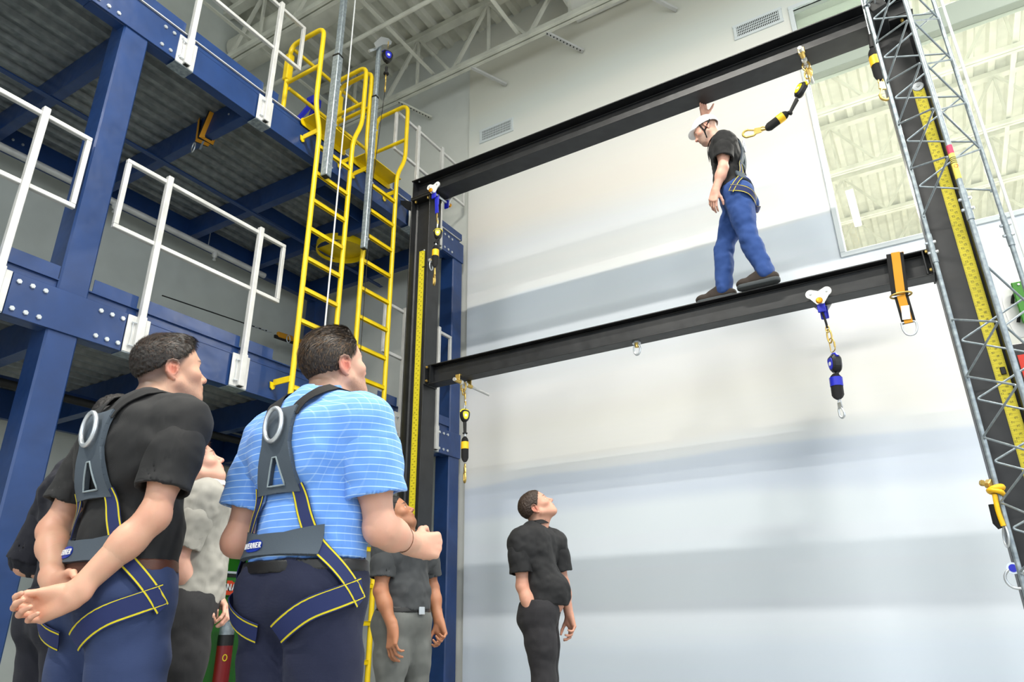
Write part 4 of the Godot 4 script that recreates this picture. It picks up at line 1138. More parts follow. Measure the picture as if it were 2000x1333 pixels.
func tapes():
	# long measuring tapes: five printed lengths of 36 inches each, shared by both posts
	var ts := []
	for part in 5:
		var im := Image.create(96, 1440, false, Image.FORMAT_RGB8)
		im.fill(Color(0.86, 0.80, 0.16))
		for i in 36:
			var inch := part * 36 + i
			var y0 := 1440 - i * 40
			im.fill_rect(Rect2i(0, y0 - 2, 96, 2), Color(0.55, 0.45, 0.05))
			for k in 8:
				var l := 22 if k == 4 else (14 if k % 2 == 0 else 9)
				im.fill_rect(Rect2i(0, y0 - k * 5 - 1, l, 1), Color(0.12, 0.11, 0.05))
				im.fill_rect(Rect2i(96 - l, y0 - k * 5 - 1, l, 1), Color(0.12, 0.11, 0.05))
			if inch > 0:
				# digits lie on their side, stepping left and right by turns
				var s := str(inch)
				var x0 := 22 if inch % 2 else 50
				for q in s.length():
					var g: String = DIGITS[s.unicode_at(q) - 48]
					for r in 7:
						for c in 5:
							if g[r * 5 + c] == "1":
								var along := (q - s.length() / 2.0) * 12.0 + c * 2.0
								im.fill_rect(Rect2i(x0 + r * 3, int(y0 - along) - 2 if y0 - along - 2 >= 0 else 0, 3, 2), Color(0.05, 0.05, 0.04))
				if inch % 12 == 0:
					for w in [[0, 0, 16, 2], [0, 14, 16, 2], [0, 0, 2, 16], [14, 0, 2, 16]]: im.fill_rect(Rect2i(8 + w[0], maxi(y0 - 20 + w[1], 0), w[2], w[3]), Color(0.06, 0.06, 0.05))
		var m := StandardMaterial3D.new()
		m.albedo_texture = ImageTexture.create_from_image(im)
		m.roughness = 0.45
		ts.append(m)
	for k in 2:
		var xc: float = [-4.168, 0.520][k]
		var t := thing("measuring_tape", ["yellow measuring tape stuck on the left black post", "yellow measuring tape stuck on the right black post behind the mast"][k], "measuring tape", Vector3(xc, 0, -5.19))
		for part in 5:
			var y0 := part * 0.9144
			var y1 := y0 + (0.9144 if part < 4 else 0.905)
			var b := mb()
			var z := -5.189
			b.uvquad(Vector3(xc - 0.0375, y0, z), Vector3(xc + 0.0375, y0, z), Vector3(xc + 0.0375, y1, z), Vector3(xc - 0.0375, y1, z), Vector2(0, 1), Vector2(1, 1), Vector2(1, 1 - (y1 - y0) / 0.9144), Vector2(0, 1 - (y1 - y0) / 0.9144))
			b.uvquad(Vector3(xc + 0.0375, y0, z), Vector3(xc + 0.0375, y0, z - 0.0015), Vector3(xc + 0.0375, y1, z - 0.0015), Vector3(xc + 0.0375, y1, z), Vector2(0.9, 1), Vector2(0.95, 1), Vector2(0.95, 0.99), Vector2(0.9, 0.99))
			obj("tape_length", b, ts[part], t)
		if k == 1:
			obj("washer", mb().lathe([Vector2(0.040, 0.0), Vector2(0.036, 0.005), Vector2(0.012, 0.007), Vector2(0.010, 0.012), Vector2(0.0, 0.012)], Transform3D(Basis(Vector3.RIGHT, PI / 2), Vector3(xc + 0.002, 4.565, -5.188)), 20), "zinc", t)
			obj("magnet", mb().box(Vector3(xc + 0.012, 2.285, -5.183), Vector3(0.028, 0.05, 0.012), 0.003), "black_plastic", t)
		else:
			obj("end_hook", mb().box(Vector3(xc + 0.028, 4.562, -5.186), Vector3(0.02, 0.015, 0.006), 0.001), "zinc", t)
			obj("marker", mb().box(Vector3(xc + 0.03, 4.36, -5.186), Vector3(0.035, 0.008, 0.006), 0.001), "black_plastic", t)

# ------------------------------------------------------------------ galvanised lattice mast
func mast():
	var L := Vector3(0.3065, 0, -4.74)
	var R := Vector3(0.702, 0, -4.698)
	var C := Vector3(0.508, 0, -4.388)
	var t := thing("lattice_mast", "three-legged galvanised lattice mast in front of the right black post", "mast", Vector3(0.5, 0, -4.6))
	var pitch := 0.366
	var names := [L, C, R]
	var joint := 2.90
	for k in 3:
		var p: Vector3 = names[k]
		var r := 0.0135 if k != 1 else 0.0155
		var lg := obj("leg", mb().tube([p, p + Vector3.UP * 6.6], r, 14), "galvanised", t)
		var yj: float = joint + [0.12, 0.18, 0.10][k]
		obj("sleeve", mb().tube([p + Vector3.UP * (yj - 0.10), p + Vector3.UP * (yj - 0.098), p + Vector3.UP * (yj + 0.10)], r * 1.28, 14), "galvanised", lg)
		for q in [-0.03, 0.04]:
			for s in [-1.0, 1.0]: obj("sleeve_bolt", hexbolt(p + Vector3(s * r * 1.2, yj + q, 0.004), Vector3(s, 0, 0.2).normalized(), 0.010, 0.014), "zinc", lg)
	# zigzag rods on each face; the upper and lower sections meet at the sleeves
	var ynode := 0.832 + 4.75 * 0.5874   # a left-leg node measured on the photograph
	for f in 3:
		var a: Vector3 = names[f]
		var b: Vector3 = names[(f + 1) % 3]
		var nrm := (b - a).cross(Vector3.UP).normalized()
		if nrm.dot((a + b) / 2 - (L + R + C) / 3) < 0: nrm = -nrm
		var ph: float = [0.0, pitch * 0.42, pitch * 0.12][f]
		for sec in 2:
			var ylo: float = 0.15 if sec == 0 else joint + 0.20
			var yhi: float = joint - 0.12 if sec == 0 else 6.5
			var k0 := int(floor((ylo - ynode - ph) / pitch)) + 1
			var y := ynode + ph + k0 * pitch
			if f == 2: y = ynode + ph + k0 * pitch
			while y + pitch <= yhi + 0.02:
				var u := (b - a).normalized()
				var ia := a + u * 0.016 + nrm * (0.007 if f != 1 else 0.004)
				var ib := b - u * 0.016 + nrm * (0.007 if f != 1 else 0.004)
				var q := fillet([ia + Vector3.UP * (y - 0.012), ia + Vector3.UP * (y + 0.004), ib + Vector3.UP * (y + pitch * 0.5), ia + Vector3.UP * (y + pitch - 0.004), ia + Vector3.UP * (y + pitch - 0.012)], 0.022, 4)
				obj("zigzag_rod", mb().tube(q, 0.0062, 8), "galvanised", t)
				y += pitch
	# warning stickers on the front leg
	var st := mb()
	obj("pink_sticker", mb().tube([C + Vector3.UP * 3.44, C + Vector3.UP * 3.50], 0.0168, 14), "sticker_pink", t)
	var ys := obj("yellow_sticker", mb().tube([C + Vector3.UP * 3.26, C + Vector3.UP * 3.44], 0.0166, 14), "sticker_yellow", t)
	for k in 4: obj("print_bar", mb().tube([C + Vector3.UP * (3.405 - 0.012 * k), C + Vector3.UP * (3.411 - 0.012 * k)], 0.0169, 14), "print_black", ys)
	obj("print_mark", mb().tube(loop(C + Vector3(0.004, 3.345, 0.0155), Vector3.RIGHT, Vector3.UP, 0.010, 0.012, 12), 0.0016, 6, true), "print_red", ys)
	# bracket plates fixing the mast to the upper beam
	var bk := obj("wall_bracket", mb().box(Vector3(0.375, 5.10, -4.93), Vector3(0.11, 0.09, 0.30), 0.006, Basis(Vector3.BACK, 0.3)), "black_steel", t)
	for k in 4: obj("bracket_bolt", mb().tube([Vector3(0.335 + 0.03 * k, 5.14 - 0.03 * (k % 2), -4.80), Vector3(0.345 + 0.03 * k, 5.16 - 0.03 * (k % 2), -4.74)], 0.006, 8), "zinc", bk)
	obj("u_bolt", mb().tube(loop(Vector3(0.3065, 5.08, -4.74), Vector3.RIGHT, Vector3.BACK, 0.022, 0.022, 12), 0.006, 8, true), "zinc", bk)
	tag(obj("hoist_rope", mb().tube([Vector3(0.742, 6.6, -4.69), Vector3(0.748, 0.05, -4.68)], 0.009, 8), "rope_white"), "pale rope running down beside the lattice mast", "rope")

# ------------------------------------------------------------------ green job box with its extinguisher
func word(text: String, size: float, depth: float, at: Vector3, right: Vector3, up: Vector3, mono := false) -> MB:
	var tm := TextMesh.new()
	var f := SystemFont.new()
	f.font_names = PackedStringArray(["Droid Sans"])
	f.font_weight = 700
	tm.font = f
	tm.text = text
	tm.font_size = 32
	tm.pixel_size = size / 32.0
	tm.depth = depth
	tm.curve_step = 1.5
	var b := mb()
	var x := right.normalized()
	var t := Transform3D(Basis(x, up.normalized(), x.cross(up).normalized()), at)
	for s in tm.get_surface_count():
		var a := tm.surface_get_arrays(s)
		var vv: PackedVector3Array = a[Mesh.ARRAY_VERTEX]
		var nn: PackedVector3Array = a[Mesh.ARRAY_NORMAL]
		var ix = a[Mesh.ARRAY_INDEX]
		if ix == null or ix.size() == 0: ix = range(vv.size())
		for i in ix:
			b.v.append(t * vv[i])
			b.n.append(t.basis * nn[i])
	return b

func job_box():
	# stands on the floor under the lower platform, its face turned to the hall
	var x := -6.0
	var z0 := -4.15
	var z1 := -5.75
	var zc := (z0 + z1) / 2
	var t := thing("job_box", "green steel job-site tool box under the lower platform behind the young man", "tool box", Vector3(x, 0, zc))
	var ln := absf(z1 - z0)
	obj("body", mb().box(Vector3(x - 0.38, 0.62, zc), Vector3(0.74, 1.1, ln), 0.012), "box_green", t)
	obj("lid", mb().prism(PackedVector2Array([Vector2(0, 1.18), Vector2(0, 1.36), Vector2(-0.30, 1.62), Vector2(-0.76, 1.62), Vector2(-0.76, 1.18)]), Transform3D(Basis(), Vector3(x, 0, z1)), ln), "box_green", t)
	obj("front_rail", mb().box(Vector3(x + 0.012, 1.215, zc), Vector3(0.035, 0.17, ln - 0.02), 0.008), "box_green", t)
	obj("lid_strip", mb().box(Vector3(x + 0.008, 1.345, zc), Vector3(0.03, 0.022, ln - 0.02), 0.002), "zinc", t)
	obj("lid_gap", mb().box(Vector3(x + 0.002, 1.315, zc), Vector3(0.012, 0.03, ln - 0.02), 0.0), "vent_dark", t)
	for z in [z0 - 0.1, z1 + 0.1]: obj("skid", mb().box(Vector3(x - 0.38, 0.04, z), Vector3(0.74, 0.08, 0.12), 0.005), "black_steel", t)
	for z in [-4.55, -5.35]: obj("door", mb().box(Vector3(x + 0.003, 0.62, z), Vector3(0.02, 1.0, 0.74), 0.008), "box_green", t)
	obj("paper_label", mb().box(Vector3(x + 0.016, 1.02, -4.78), Vector3(0.004, 0.045, 0.13), 0.0), "tag_white", t)
	var zl := -4.79
	var lg := obj("logo_panel", mb().prism(PackedVector2Array([Vector2(-0.105, -0.065), Vector2(-0.035, -0.065), Vector2(-0.02, -0.05), Vector2(0.02, -0.05), Vector2(0.035, -0.065), Vector2(0.105, -0.065), Vector2(0.105, 0.065), Vector2(0.05, 0.065), Vector2(0.03, 0.05), Vector2(-0.03, 0.05), Vector2(-0.05, 0.065), Vector2(-0.105, 0.065)]), Transform3D(Basis(Vector3(0, 0, -1), Vector3.UP, Vector3(1, 0, 0)), Vector3(x + 0.029, 1.205, zl)), 0.003), "sign_orange", t)
	obj("logo_shadow", word("KNAACK", 0.088, 0.002, Vector3(x + 0.034, 1.205, zl + 0.003), Vector3(0, 0, -1), Vector3.UP), "print_black", lg)
	obj("logo_letters", word("KNAACK", 0.084, 0.002, Vector3(x + 0.037, 1.209, zl), Vector3(0, 0, -1), Vector3.UP), "print_white", lg)
	var p := Vector3(-5.80, 0, -4.62)
	var e := thing("red_cylinder", "dark red cylinder with grey top standing before the green tool box", "extinguisher", p)
	obj("tank", mb().lathe([Vector2(0, 0), Vector2(0.065, 0.0), Vector2(0.07, 0.01), Vector2(0.07, 0.70), Vector2(0, 0.70)], Transform3D(Basis(), p), 24), "extinguisher_red", e)
	obj("black_band", mb().lathe([Vector2(0.0715, 0.70), Vector2(0.0715, 0.79), Vector2(0.0, 0.79)], Transform3D(Basis(), p), 24), "black_plastic", e)
	obj("grey_top", mb().lathe([Vector2(0.066, 0.79), Vector2(0.066, 0.90), Vector2(0.03, 0.94), Vector2(0, 0.94)], Transform3D(Basis(), p), 24), "galvanised", e)
	obj("yellow_mark", mb().tube(loop(p + Vector3(0.062, 0.6, 0.035), Vector3.UP, Vector3(0.5, 0, -0.86), 0.026, 0.018, 10), 0.005, 6, true), "print_yellow", e)

# ------------------------------------------------------------------ signed-distance bodies, meshed as surface nets
class SDF:
	var T: Array[Transform3D] = []      # world to local
	var L := PackedFloat32Array()       # bone length; -1 ellipsoid, -2 plane
	var ra := PackedFloat32Array()
	var rb := PackedFloat32Array()
	var sc := PackedFloat32Array()
	var k := PackedFloat32Array()
	var op := PackedInt32Array()        # 0 joins, 1 cuts
	var ir := PackedVector3Array()
	var amp := 0.0
	var freq := 20.0
	var noise: FastNoiseLite
	var fold = null                     # optional Callable(p) -> metres added to the distance
	var M := Transform3D()              # applied to primitives as they are added
	func _push(t: Transform3D, l: float, a: float, b: float, s: float, kk: float, o: int, r := Vector3.ONE):
		T.append(t * M.affine_inverse())
		L.append(l)
		ra.append(a)
		rb.append(b)
		sc.append(s)
		k.append(kk)
		op.append(o)
		ir.append(r)
	# round cone from a to b; fx, fz stretch it across (x runs along side)
	func cap(a: Vector3, b: Vector3, r0: float, r1: float, kk := 0.02, fx := 1.0, fz := 1.0, side := Vector3.RIGHT, o := 0) -> SDF:
		var y := b - a
		var l := y.length()
		if l < 1e-5:
			y = Vector3.UP
			l = 1e-4
		y = y.normalized()
		var x := side - y * y.dot(side)
		if x.length() < 1e-3: x = Vector3.FORWARD - y * y.dot(Vector3.FORWARD)
		x = x.normalized()
		var bs := Basis(x * fx, y, x.cross(y) * fz)
		_push(Transform3D(bs, a).affine_inverse(), l, r0, r1, minf(1.0, minf(fx, fz)), kk, o)
		return self
	func ell(c: Vector3, r: Vector3, kk := 0.02, bs := Basis(), o := 0) -> SDF:
		var t := Transform3D(Basis(bs.x * r.x, bs.y * r.y, bs.z * r.z), c).affine_inverse()
		_push(t, -1.0, 1, 1, 1, kk, o, Vector3(1.0 / r.x, 1.0 / r.y, 1.0 / r.z))
		return self
	# cuts away what lies beyond the plane at p, on the side n points to
	func plane(p: Vector3, n: Vector3, kk := 0.004) -> SDF:
		n = -n.normalized()
		var x := n.cross(Vector3.RIGHT if absf(n.x) < 0.9 else Vector3.UP).normalized()
		_push(Transform3D(Basis(x, n, x.cross(n)), p).affine_inverse(), -2.0, 1, 1, 1, kk, 1)
		return self
	func one(i: int, p: Vector3) -> float:
		var q: Vector3 = T[i] * p
		var l := L[i]
		if l > 0.0:
			var t := clampf(q.y / l, 0.0, 1.0)
			return (Vector3(q.x, q.y - t * l, q.z).length() - ra[i] - (rb[i] - ra[i]) * t) * sc[i]
		if l > -1.5:
			var k0 := q.length()
			return k0 * (k0 - 1.0) / maxf((q * ir[i]).length(), 1e-6)
		return q.y
	func at(p: Vector3, ids: PackedInt32Array) -> float:
		var d := 1.0
		for i in ids:
			var e: float
			var q: Vector3 = T[i] * p
			var l := L[i]
			if l > 0.0:
				var t := clampf(q.y / l, 0.0, 1.0)
				e = (Vector3(q.x, q.y - t * l, q.z).length() - ra[i] - (rb[i] - ra[i]) * t) * sc[i]
			elif l > -1.5:
				var k0 := q.length()
				e = k0 * (k0 - 1.0) / maxf((q * ir[i]).length(), 1e-6)
			else: e = q.y
			var kk := k[i]
			if op[i] == 0:
				var h := maxf(kk - absf(d - e), 0.0)
				d = minf(d, e) - h * h / (4.0 * kk)
			else:
				var h := maxf(kk - absf(d + e), 0.0)
				d = maxf(d, -e) + h * h / (4.0 * kk)
		if amp != 0.0: d += amp * noise.get_noise_3dv(p * freq)
		if fold != null: d += fold.call(p)
		return d
	func all() -> PackedInt32Array: return PackedInt32Array(range(L.size()))
	func grad(p: Vector3, ids: PackedInt32Array, e := 0.004) -> Vector3:
		return Vector3(at(p + Vector3(e, 0, 0), ids) - at(p - Vector3(e, 0, 0), ids), at(p + Vector3(0, e, 0), ids) - at(p - Vector3(0, e, 0), ids), at(p + Vector3(0, 0, e), ids) - at(p - Vector3(0, 0, e), ids)).normalized()
	func near(c: Vector3, r: float) -> PackedInt32Array: return pick(c, r, all())
	# the primitives that matter within r of c
	func pick(c: Vector3, r: float, ids: PackedInt32Array) -> PackedInt32Array:
		var ds := PackedFloat32Array()
		var best := 1e9
		for i in ids:
			var e := one(i, c)
			ds.append(e)
			if op[i] == 0 and e < best: best = e
		var out := PackedInt32Array()
		for j in ids.size():
			var i := ids[j]
			if op[i] == 0:
				if ds[j] < best + 2.0 * r + k[i] + 0.004: out.append(i)
			elif ds[j] < r * 1.1 + k[i] - minf(best, 0.0): out.append(i)
		return out
	# pushes a point onto the surface
	func snap(p: Vector3, off := 0.0, steps := 8) -> Vector3:
		var ids := near(p, 0.06)
		for s in steps:
			var d := at(p, ids) - off
			if absf(d) < 0.0004: break
			p -= grad(p, ids) * d * 0.9
		return p

class Hull:
	var v := PackedVector3Array()
	var n := PackedVector3Array()
	var c := PackedColorArray()
	var ix := PackedInt32Array()
	func mesh() -> ArrayMesh:
		var a := []
		a.resize(Mesh.ARRAY_MAX)
		a[Mesh.ARRAY_VERTEX] = v
		a[Mesh.ARRAY_NORMAL] = n
		if c.size() == v.size() and c.size() > 0: a[Mesh.ARRAY_COLOR] = c
		a[Mesh.ARRAY_INDEX] = ix
		var m := ArrayMesh.new()
		if ix.size() > 0: m.add_surface_from_arrays(Mesh.PRIMITIVE_TRIANGLES, a)
		return m

# adds the zero surface of s within lo..hi, in cells of h, to sk; col(p, n) gives vertex colours
func nets(s: SDF, h: float, lo: Vector3, hi: Vector3, sk: Hull, col = null):
	const B := 6
	s.noise = fn
	var nb := Vector3i(((hi - lo) / (h * B)).ceil())
	var sx := nb.x * B + 2
	var sy := nb.y * B + 2
	var rad := h * B * 0.5 * 1.7321
	var cells := {}
	var edges := PackedInt64Array()
	var val := PackedFloat32Array()
	val.resize((B + 1) * (B + 1) * (B + 1))
	var slack := rad * 1.15 + absf(s.amp) + 0.006
	var every := s.all()
	var todo := []
	for cz in range(0, nb.z, 4):
		for cy in range(0, nb.y, 4):
			for cx in range(0, nb.x, 4):
				var cc := lo + (Vector3(cx, cy, cz) + Vector3.ONE * 2.0) * (h * B)
				var some := s.pick(cc, rad * 4.0, every)
				if some.size() == 0: continue
				var dd := s.at(cc, some)
				if dd > rad * 4.0 * 1.15 + absf(s.amp) + 0.006: continue
				for bz in range(cz, mini(cz + 4, nb.z)):
					for by in range(cy, mini(cy + 4, nb.y)):
						for bx in range(cx, mini(cx + 4, nb.x)): todo.append([bx, by, bz, some])
	for job in todo:
		if true:
			if true:
				var bx: int = job[0]
				var by: int = job[1]
				var bz: int = job[2]
				var org := lo + Vector3(bx, by, bz) * (h * B)
				var cen := org + Vector3.ONE * (h * B * 0.5)
				var ids := s.pick(cen, rad, job[3])
				if ids.size() == 0: continue
				var dc := s.at(cen, ids)
				if absf(dc) > slack * (1.0 if dc > 0 else 1.6): continue
				var i := 0
				var neg := false
				var pos := false
				for z in B + 1:
					for y in B + 1:
						for x in B + 1:
							var d: float = s.at(org + Vector3(x, y, z) * h, ids)
							val[i] = d
							if d < 0: neg = true
							else: pos = true
							i += 1
				if not (neg and pos): continue
				for z in B:
					for y in B:
						for x in B:
							var o := x + y * 7 + z * 49
							var v0 := val[o]
							var v1 := val[o + 1]
							var v2 := val[o + 7]
							var v3 := val[o + 8]
							var v4 := val[o + 49]
							var v5 := val[o + 50]
							var v6 := val[o + 56]
							var v7 := val[o + 57]
							var m := int(v0 < 0) + int(v1 < 0) + int(v2 < 0) + int(v3 < 0) + int(v4 < 0) + int(v5 < 0) + int(v6 < 0) + int(v7 < 0)
							if m == 0 or m == 8: continue
							var sum := Vector3.ZERO
							var cnt := 0
							if (v0 < 0) != (v1 < 0):
								sum += Vector3(v0 / (v0 - v1), 0, 0)
								cnt += 1
							if (v2 < 0) != (v3 < 0):
								sum += Vector3(v2 / (v2 - v3), 1, 0)
								cnt += 1
							if (v4 < 0) != (v5 < 0):
								sum += Vector3(v4 / (v4 - v5), 0, 1)
								cnt += 1
							if (v6 < 0) != (v7 < 0):
								sum += Vector3(v6 / (v6 - v7), 1, 1)
								cnt += 1
							if (v0 < 0) != (v2 < 0):
								sum += Vector3(0, v0 / (v0 - v2), 0)
								cnt += 1
							if (v1 < 0) != (v3 < 0):
								sum += Vector3(1, v1 / (v1 - v3), 0)
								cnt += 1
							if (v4 < 0) != (v6 < 0):
								sum += Vector3(0, v4 / (v4 - v6), 1)
								cnt += 1
							if (v5 < 0) != (v7 < 0):
								sum += Vector3(1, v5 / (v5 - v7), 1)
								cnt += 1
							if (v0 < 0) != (v4 < 0):
								sum += Vector3(0, 0, v0 / (v0 - v4))
								cnt += 1
							if (v1 < 0) != (v5 < 0):
								sum += Vector3(1, 0, v1 / (v1 - v5))
								cnt += 1
							if (v2 < 0) != (v6 < 0):
								sum += Vector3(0, 1, v2 / (v2 - v6))
								cnt += 1
							if (v3 < 0) != (v7 < 0):
								sum += Vector3(1, 1, v3 / (v3 - v7))
								cnt += 1
							var p := org + (Vector3(x, y, z) + sum / cnt) * h
							var nn := Vector3(v1 + v3 + v5 + v7 - v0 - v2 - v4 - v6, v2 + v3 + v6 + v7 - v0 - v1 - v4 - v5, v4 + v5 + v6 + v7 - v0 - v1 - v2 - v3).normalized()
							var gx := bx * B + x + 1
							var gy := by * B + y + 1
							var gz := bz * B + z + 1
							var id := gx + sx * (gy + sy * gz)
							cells[id] = sk.v.size()
							sk.v.append(p)
							sk.n.append(nn)
							if col != null: sk.c.append(col.call(p, nn))
							if (v0 < 0) != (v1 < 0): edges.append(id * 8 + (0 if v0 < 0 else 1))
							if (v0 < 0) != (v2 < 0): edges.append(id * 8 + (2 if v0 < 0 else 3))
							if (v0 < 0) != (v4 < 0): edges.append(id * 8 + (4 if v0 < 0 else 5))
	var st := [1, sx, sx * sy]
	for e in edges:
		var id := e >> 3
		var ax := (e & 7) >> 1
		var u: int = st[(ax + 1) % 3]
		var w: int = st[(ax + 2) % 3]
		if not (cells.has(id - u) and cells.has(id - w) and cells.has(id - u - w)): continue
		var a: int = cells[id]
		var b: int = cells[id - u]
		var c: int = cells[id - u - w]
		var d: int = cells[id - w]
		# inside at the low end: the face looks along +axis
		if e & 1: sk.ix.append_array([a, b, c, a, c, d])
		else: sk.ix.append_array([a, c, b, a, d, c])

# ------------------------------------------------------------------ people
# A person is a Node3D on the floor; the skin (head, neck, trunk, arms, hands, legs) is one mesh, clothes and kit are its children.
class Pose:
	var o := Vector3()          # root on the floor
	var f := Vector3.FORWARD    # trunk forward
	var pelvis := Vector3()
	var neck := Vector3()       # where the neck leaves the trunk
	var head := Transform3D()   # x person's left, y up, z forward
	var sh := [Vector3(), Vector3()]   # left, right
	var el := [Vector3(), Vector3()]
	var wr := [Vector3(), Vector3()]
	var hip := [Vector3(), Vector3()]
	var kn := [Vector3(), Vector3()]
	var an := [Vector3(), Vector3()]
	var toe := [Vector3(), Vector3()]
	var girth := 1.0
	var belly := 0.0
	var arm := 1.0
	func up() -> Vector3: return (neck - pelvis).normalized()
	func right() -> Vector3: return f.cross(Vector3.UP).normalized()
	func at(x: float, t: float, z: float) -> Vector3:   # x to the person's right, t along the trunk, z forward
		return pelvis.lerp(neck, t) + right() * x + f * z

func head_at(c: Vector3, fwd: Vector3, pitch: float, roll := 0.0) -> Transform3D:
	var z := Vector3(fwd.x, 0, fwd.z).normalized()
	var x := Vector3.UP.cross(z)
	var b := Basis(x, Vector3.UP, z)
	b = b * Basis(Vector3.RIGHT, -deg_to_rad(pitch)) * Basis(Vector3.BACK, deg_to_rad(roll))
	return Transform3D(b, c)

func stand(o: Vector3, f: Vector3, h: float, lean := Vector3.ZERO) -> Pose:
	# an upright figure of height h with hanging arms, to be adjusted
	var p := Pose.new()
	p.o = o
	p.f = f.normalized()
	var s := h / 1.76
	p.pelvis = o + Vector3(0, 0.955 * s, 0)
	p.neck = o + Vector3(0, 1.50 * s, 0) + lean - p.f * 0.02
	p.head = head_at(o + lean + Vector3(0, 1.635 * s, 0) + p.f * 0.035, p.f, 0)
	for k in 2:
		var q := -1.0 if k == 0 else 1.0
		var r := p.right() * q
		p.sh[k] = o + lean + Vector3(0, 1.435 * s, 0) + r * 0.185 * s
		p.el[k] = p.sh[k] + Vector3(0, -0.285 * s, 0) + r * 0.05 - p.f * 0.03
		p.wr[k] = p.el[k] + Vector3(0, -0.25 * s, 0) + p.f * 0.06
		p.hip[k] = o + Vector3(0, 0.90 * s, 0) + r * 0.09
		p.kn[k] = o + Vector3(0, 0.50 * s, 0) + r * 0.11 + p.f * 0.02
		p.an[k] = o + Vector3(0, 0.09, 0) + r * 0.12 - p.f * 0.03
		p.toe[k] = p.an[k] + p.f * 0.17 + r * 0.03 + Vector3(0, -0.055, 0)
	return p

func trunk(s: SDF, p: Pose, o: float):
	var r := p.right()
	var g := p.girth
	s.cap(p.at(0, 0.36, 0.01), p.at(0, 0.80, -0.005), 0.118 * g + o, 0.120 + o, 0.06, 1.30, 0.88, r)
	s.cap(p.sh[0].lerp(p.sh[1], 0.10) - p.up() * 0.015, p.sh[1].lerp(p.sh[0], 0.10) - p.up() * 0.015, 0.066 + o, 0.066 + o, 0.08)
	s.ell(p.at(0, 0.20, 0.012 + p.belly * 0.4), Vector3(0.150 * g + o, 0.15, 0.112 * g + p.belly * 0.6 + o), 0.06, Basis(r, p.up(), r.cross(p.up())))
	s.ell(p.at(0, 0.0, -0.004), Vector3(0.168 * g + o, 0.125, 0.122 * g + o), 0.06, Basis(r, p.up(), r.cross(p.up())))
	for k in 2:
		var q: Vector3 = p.sh[k]
		s.cap(p.neck + p.up() * 0.004 - p.f * 0.006 + (q - p.neck) * 0.12, q.lerp(p.neck, 0.22) - p.up() * 0.004, 0.046 + o, 0.048 + o, 0.05)
		s.ell(p.at((0.085 if k else -0.085), 0.70, -0.085), Vector3(0.075 + o, 0.11, 0.04 + o), 0.06, Basis(r, p.up(), r.cross(p.up())))

func arm_sdf(s: SDF, p: Pose, k: int, o := 0.0):
	var a: Vector3 = p.sh[k]
	var b: Vector3 = p.el[k]
	var c: Vector3 = p.wr[k]
	var m := p.arm
	s.cap(a, a.lerp(b, 0.55), 0.052 * m + o, 0.048 * m + o, 0.03)
	s.cap(a.lerp(b, 0.45), b, 0.047 * m + o, 0.037 * m + o, 0.03)
	s.ell(b, Vector3.ONE * (0.037 * m + o), 0.02)
	s.cap(b, b.lerp(c, 0.35), 0.037 * m + o, 0.041 * m + o, 0.03)
	s.cap(b.lerp(c, 0.3), c, 0.040 * m + o, 0.026 * m + o, 0.03)

func leg_sdf(s: SDF, p: Pose, k: int, o: float, flare := 0.0):
	s.cap(p.hip[k], p.hip[k].lerp(p.kn[k], 0.5), 0.096 + o, 0.080 + o, 0.05)
	s.cap(p.hip[k].lerp(p.kn[k], 0.4), p.kn[k], 0.084 + o, 0.060 + o, 0.04)
	s.cap(p.kn[k], p.kn[k].lerp(p.an[k], 0.4), 0.058 + o, 0.058 + o, 0.04)
	s.cap(p.kn[k].lerp(p.an[k], 0.3), p.an[k], 0.058 + o, 0.040 + o + flare, 0.04)

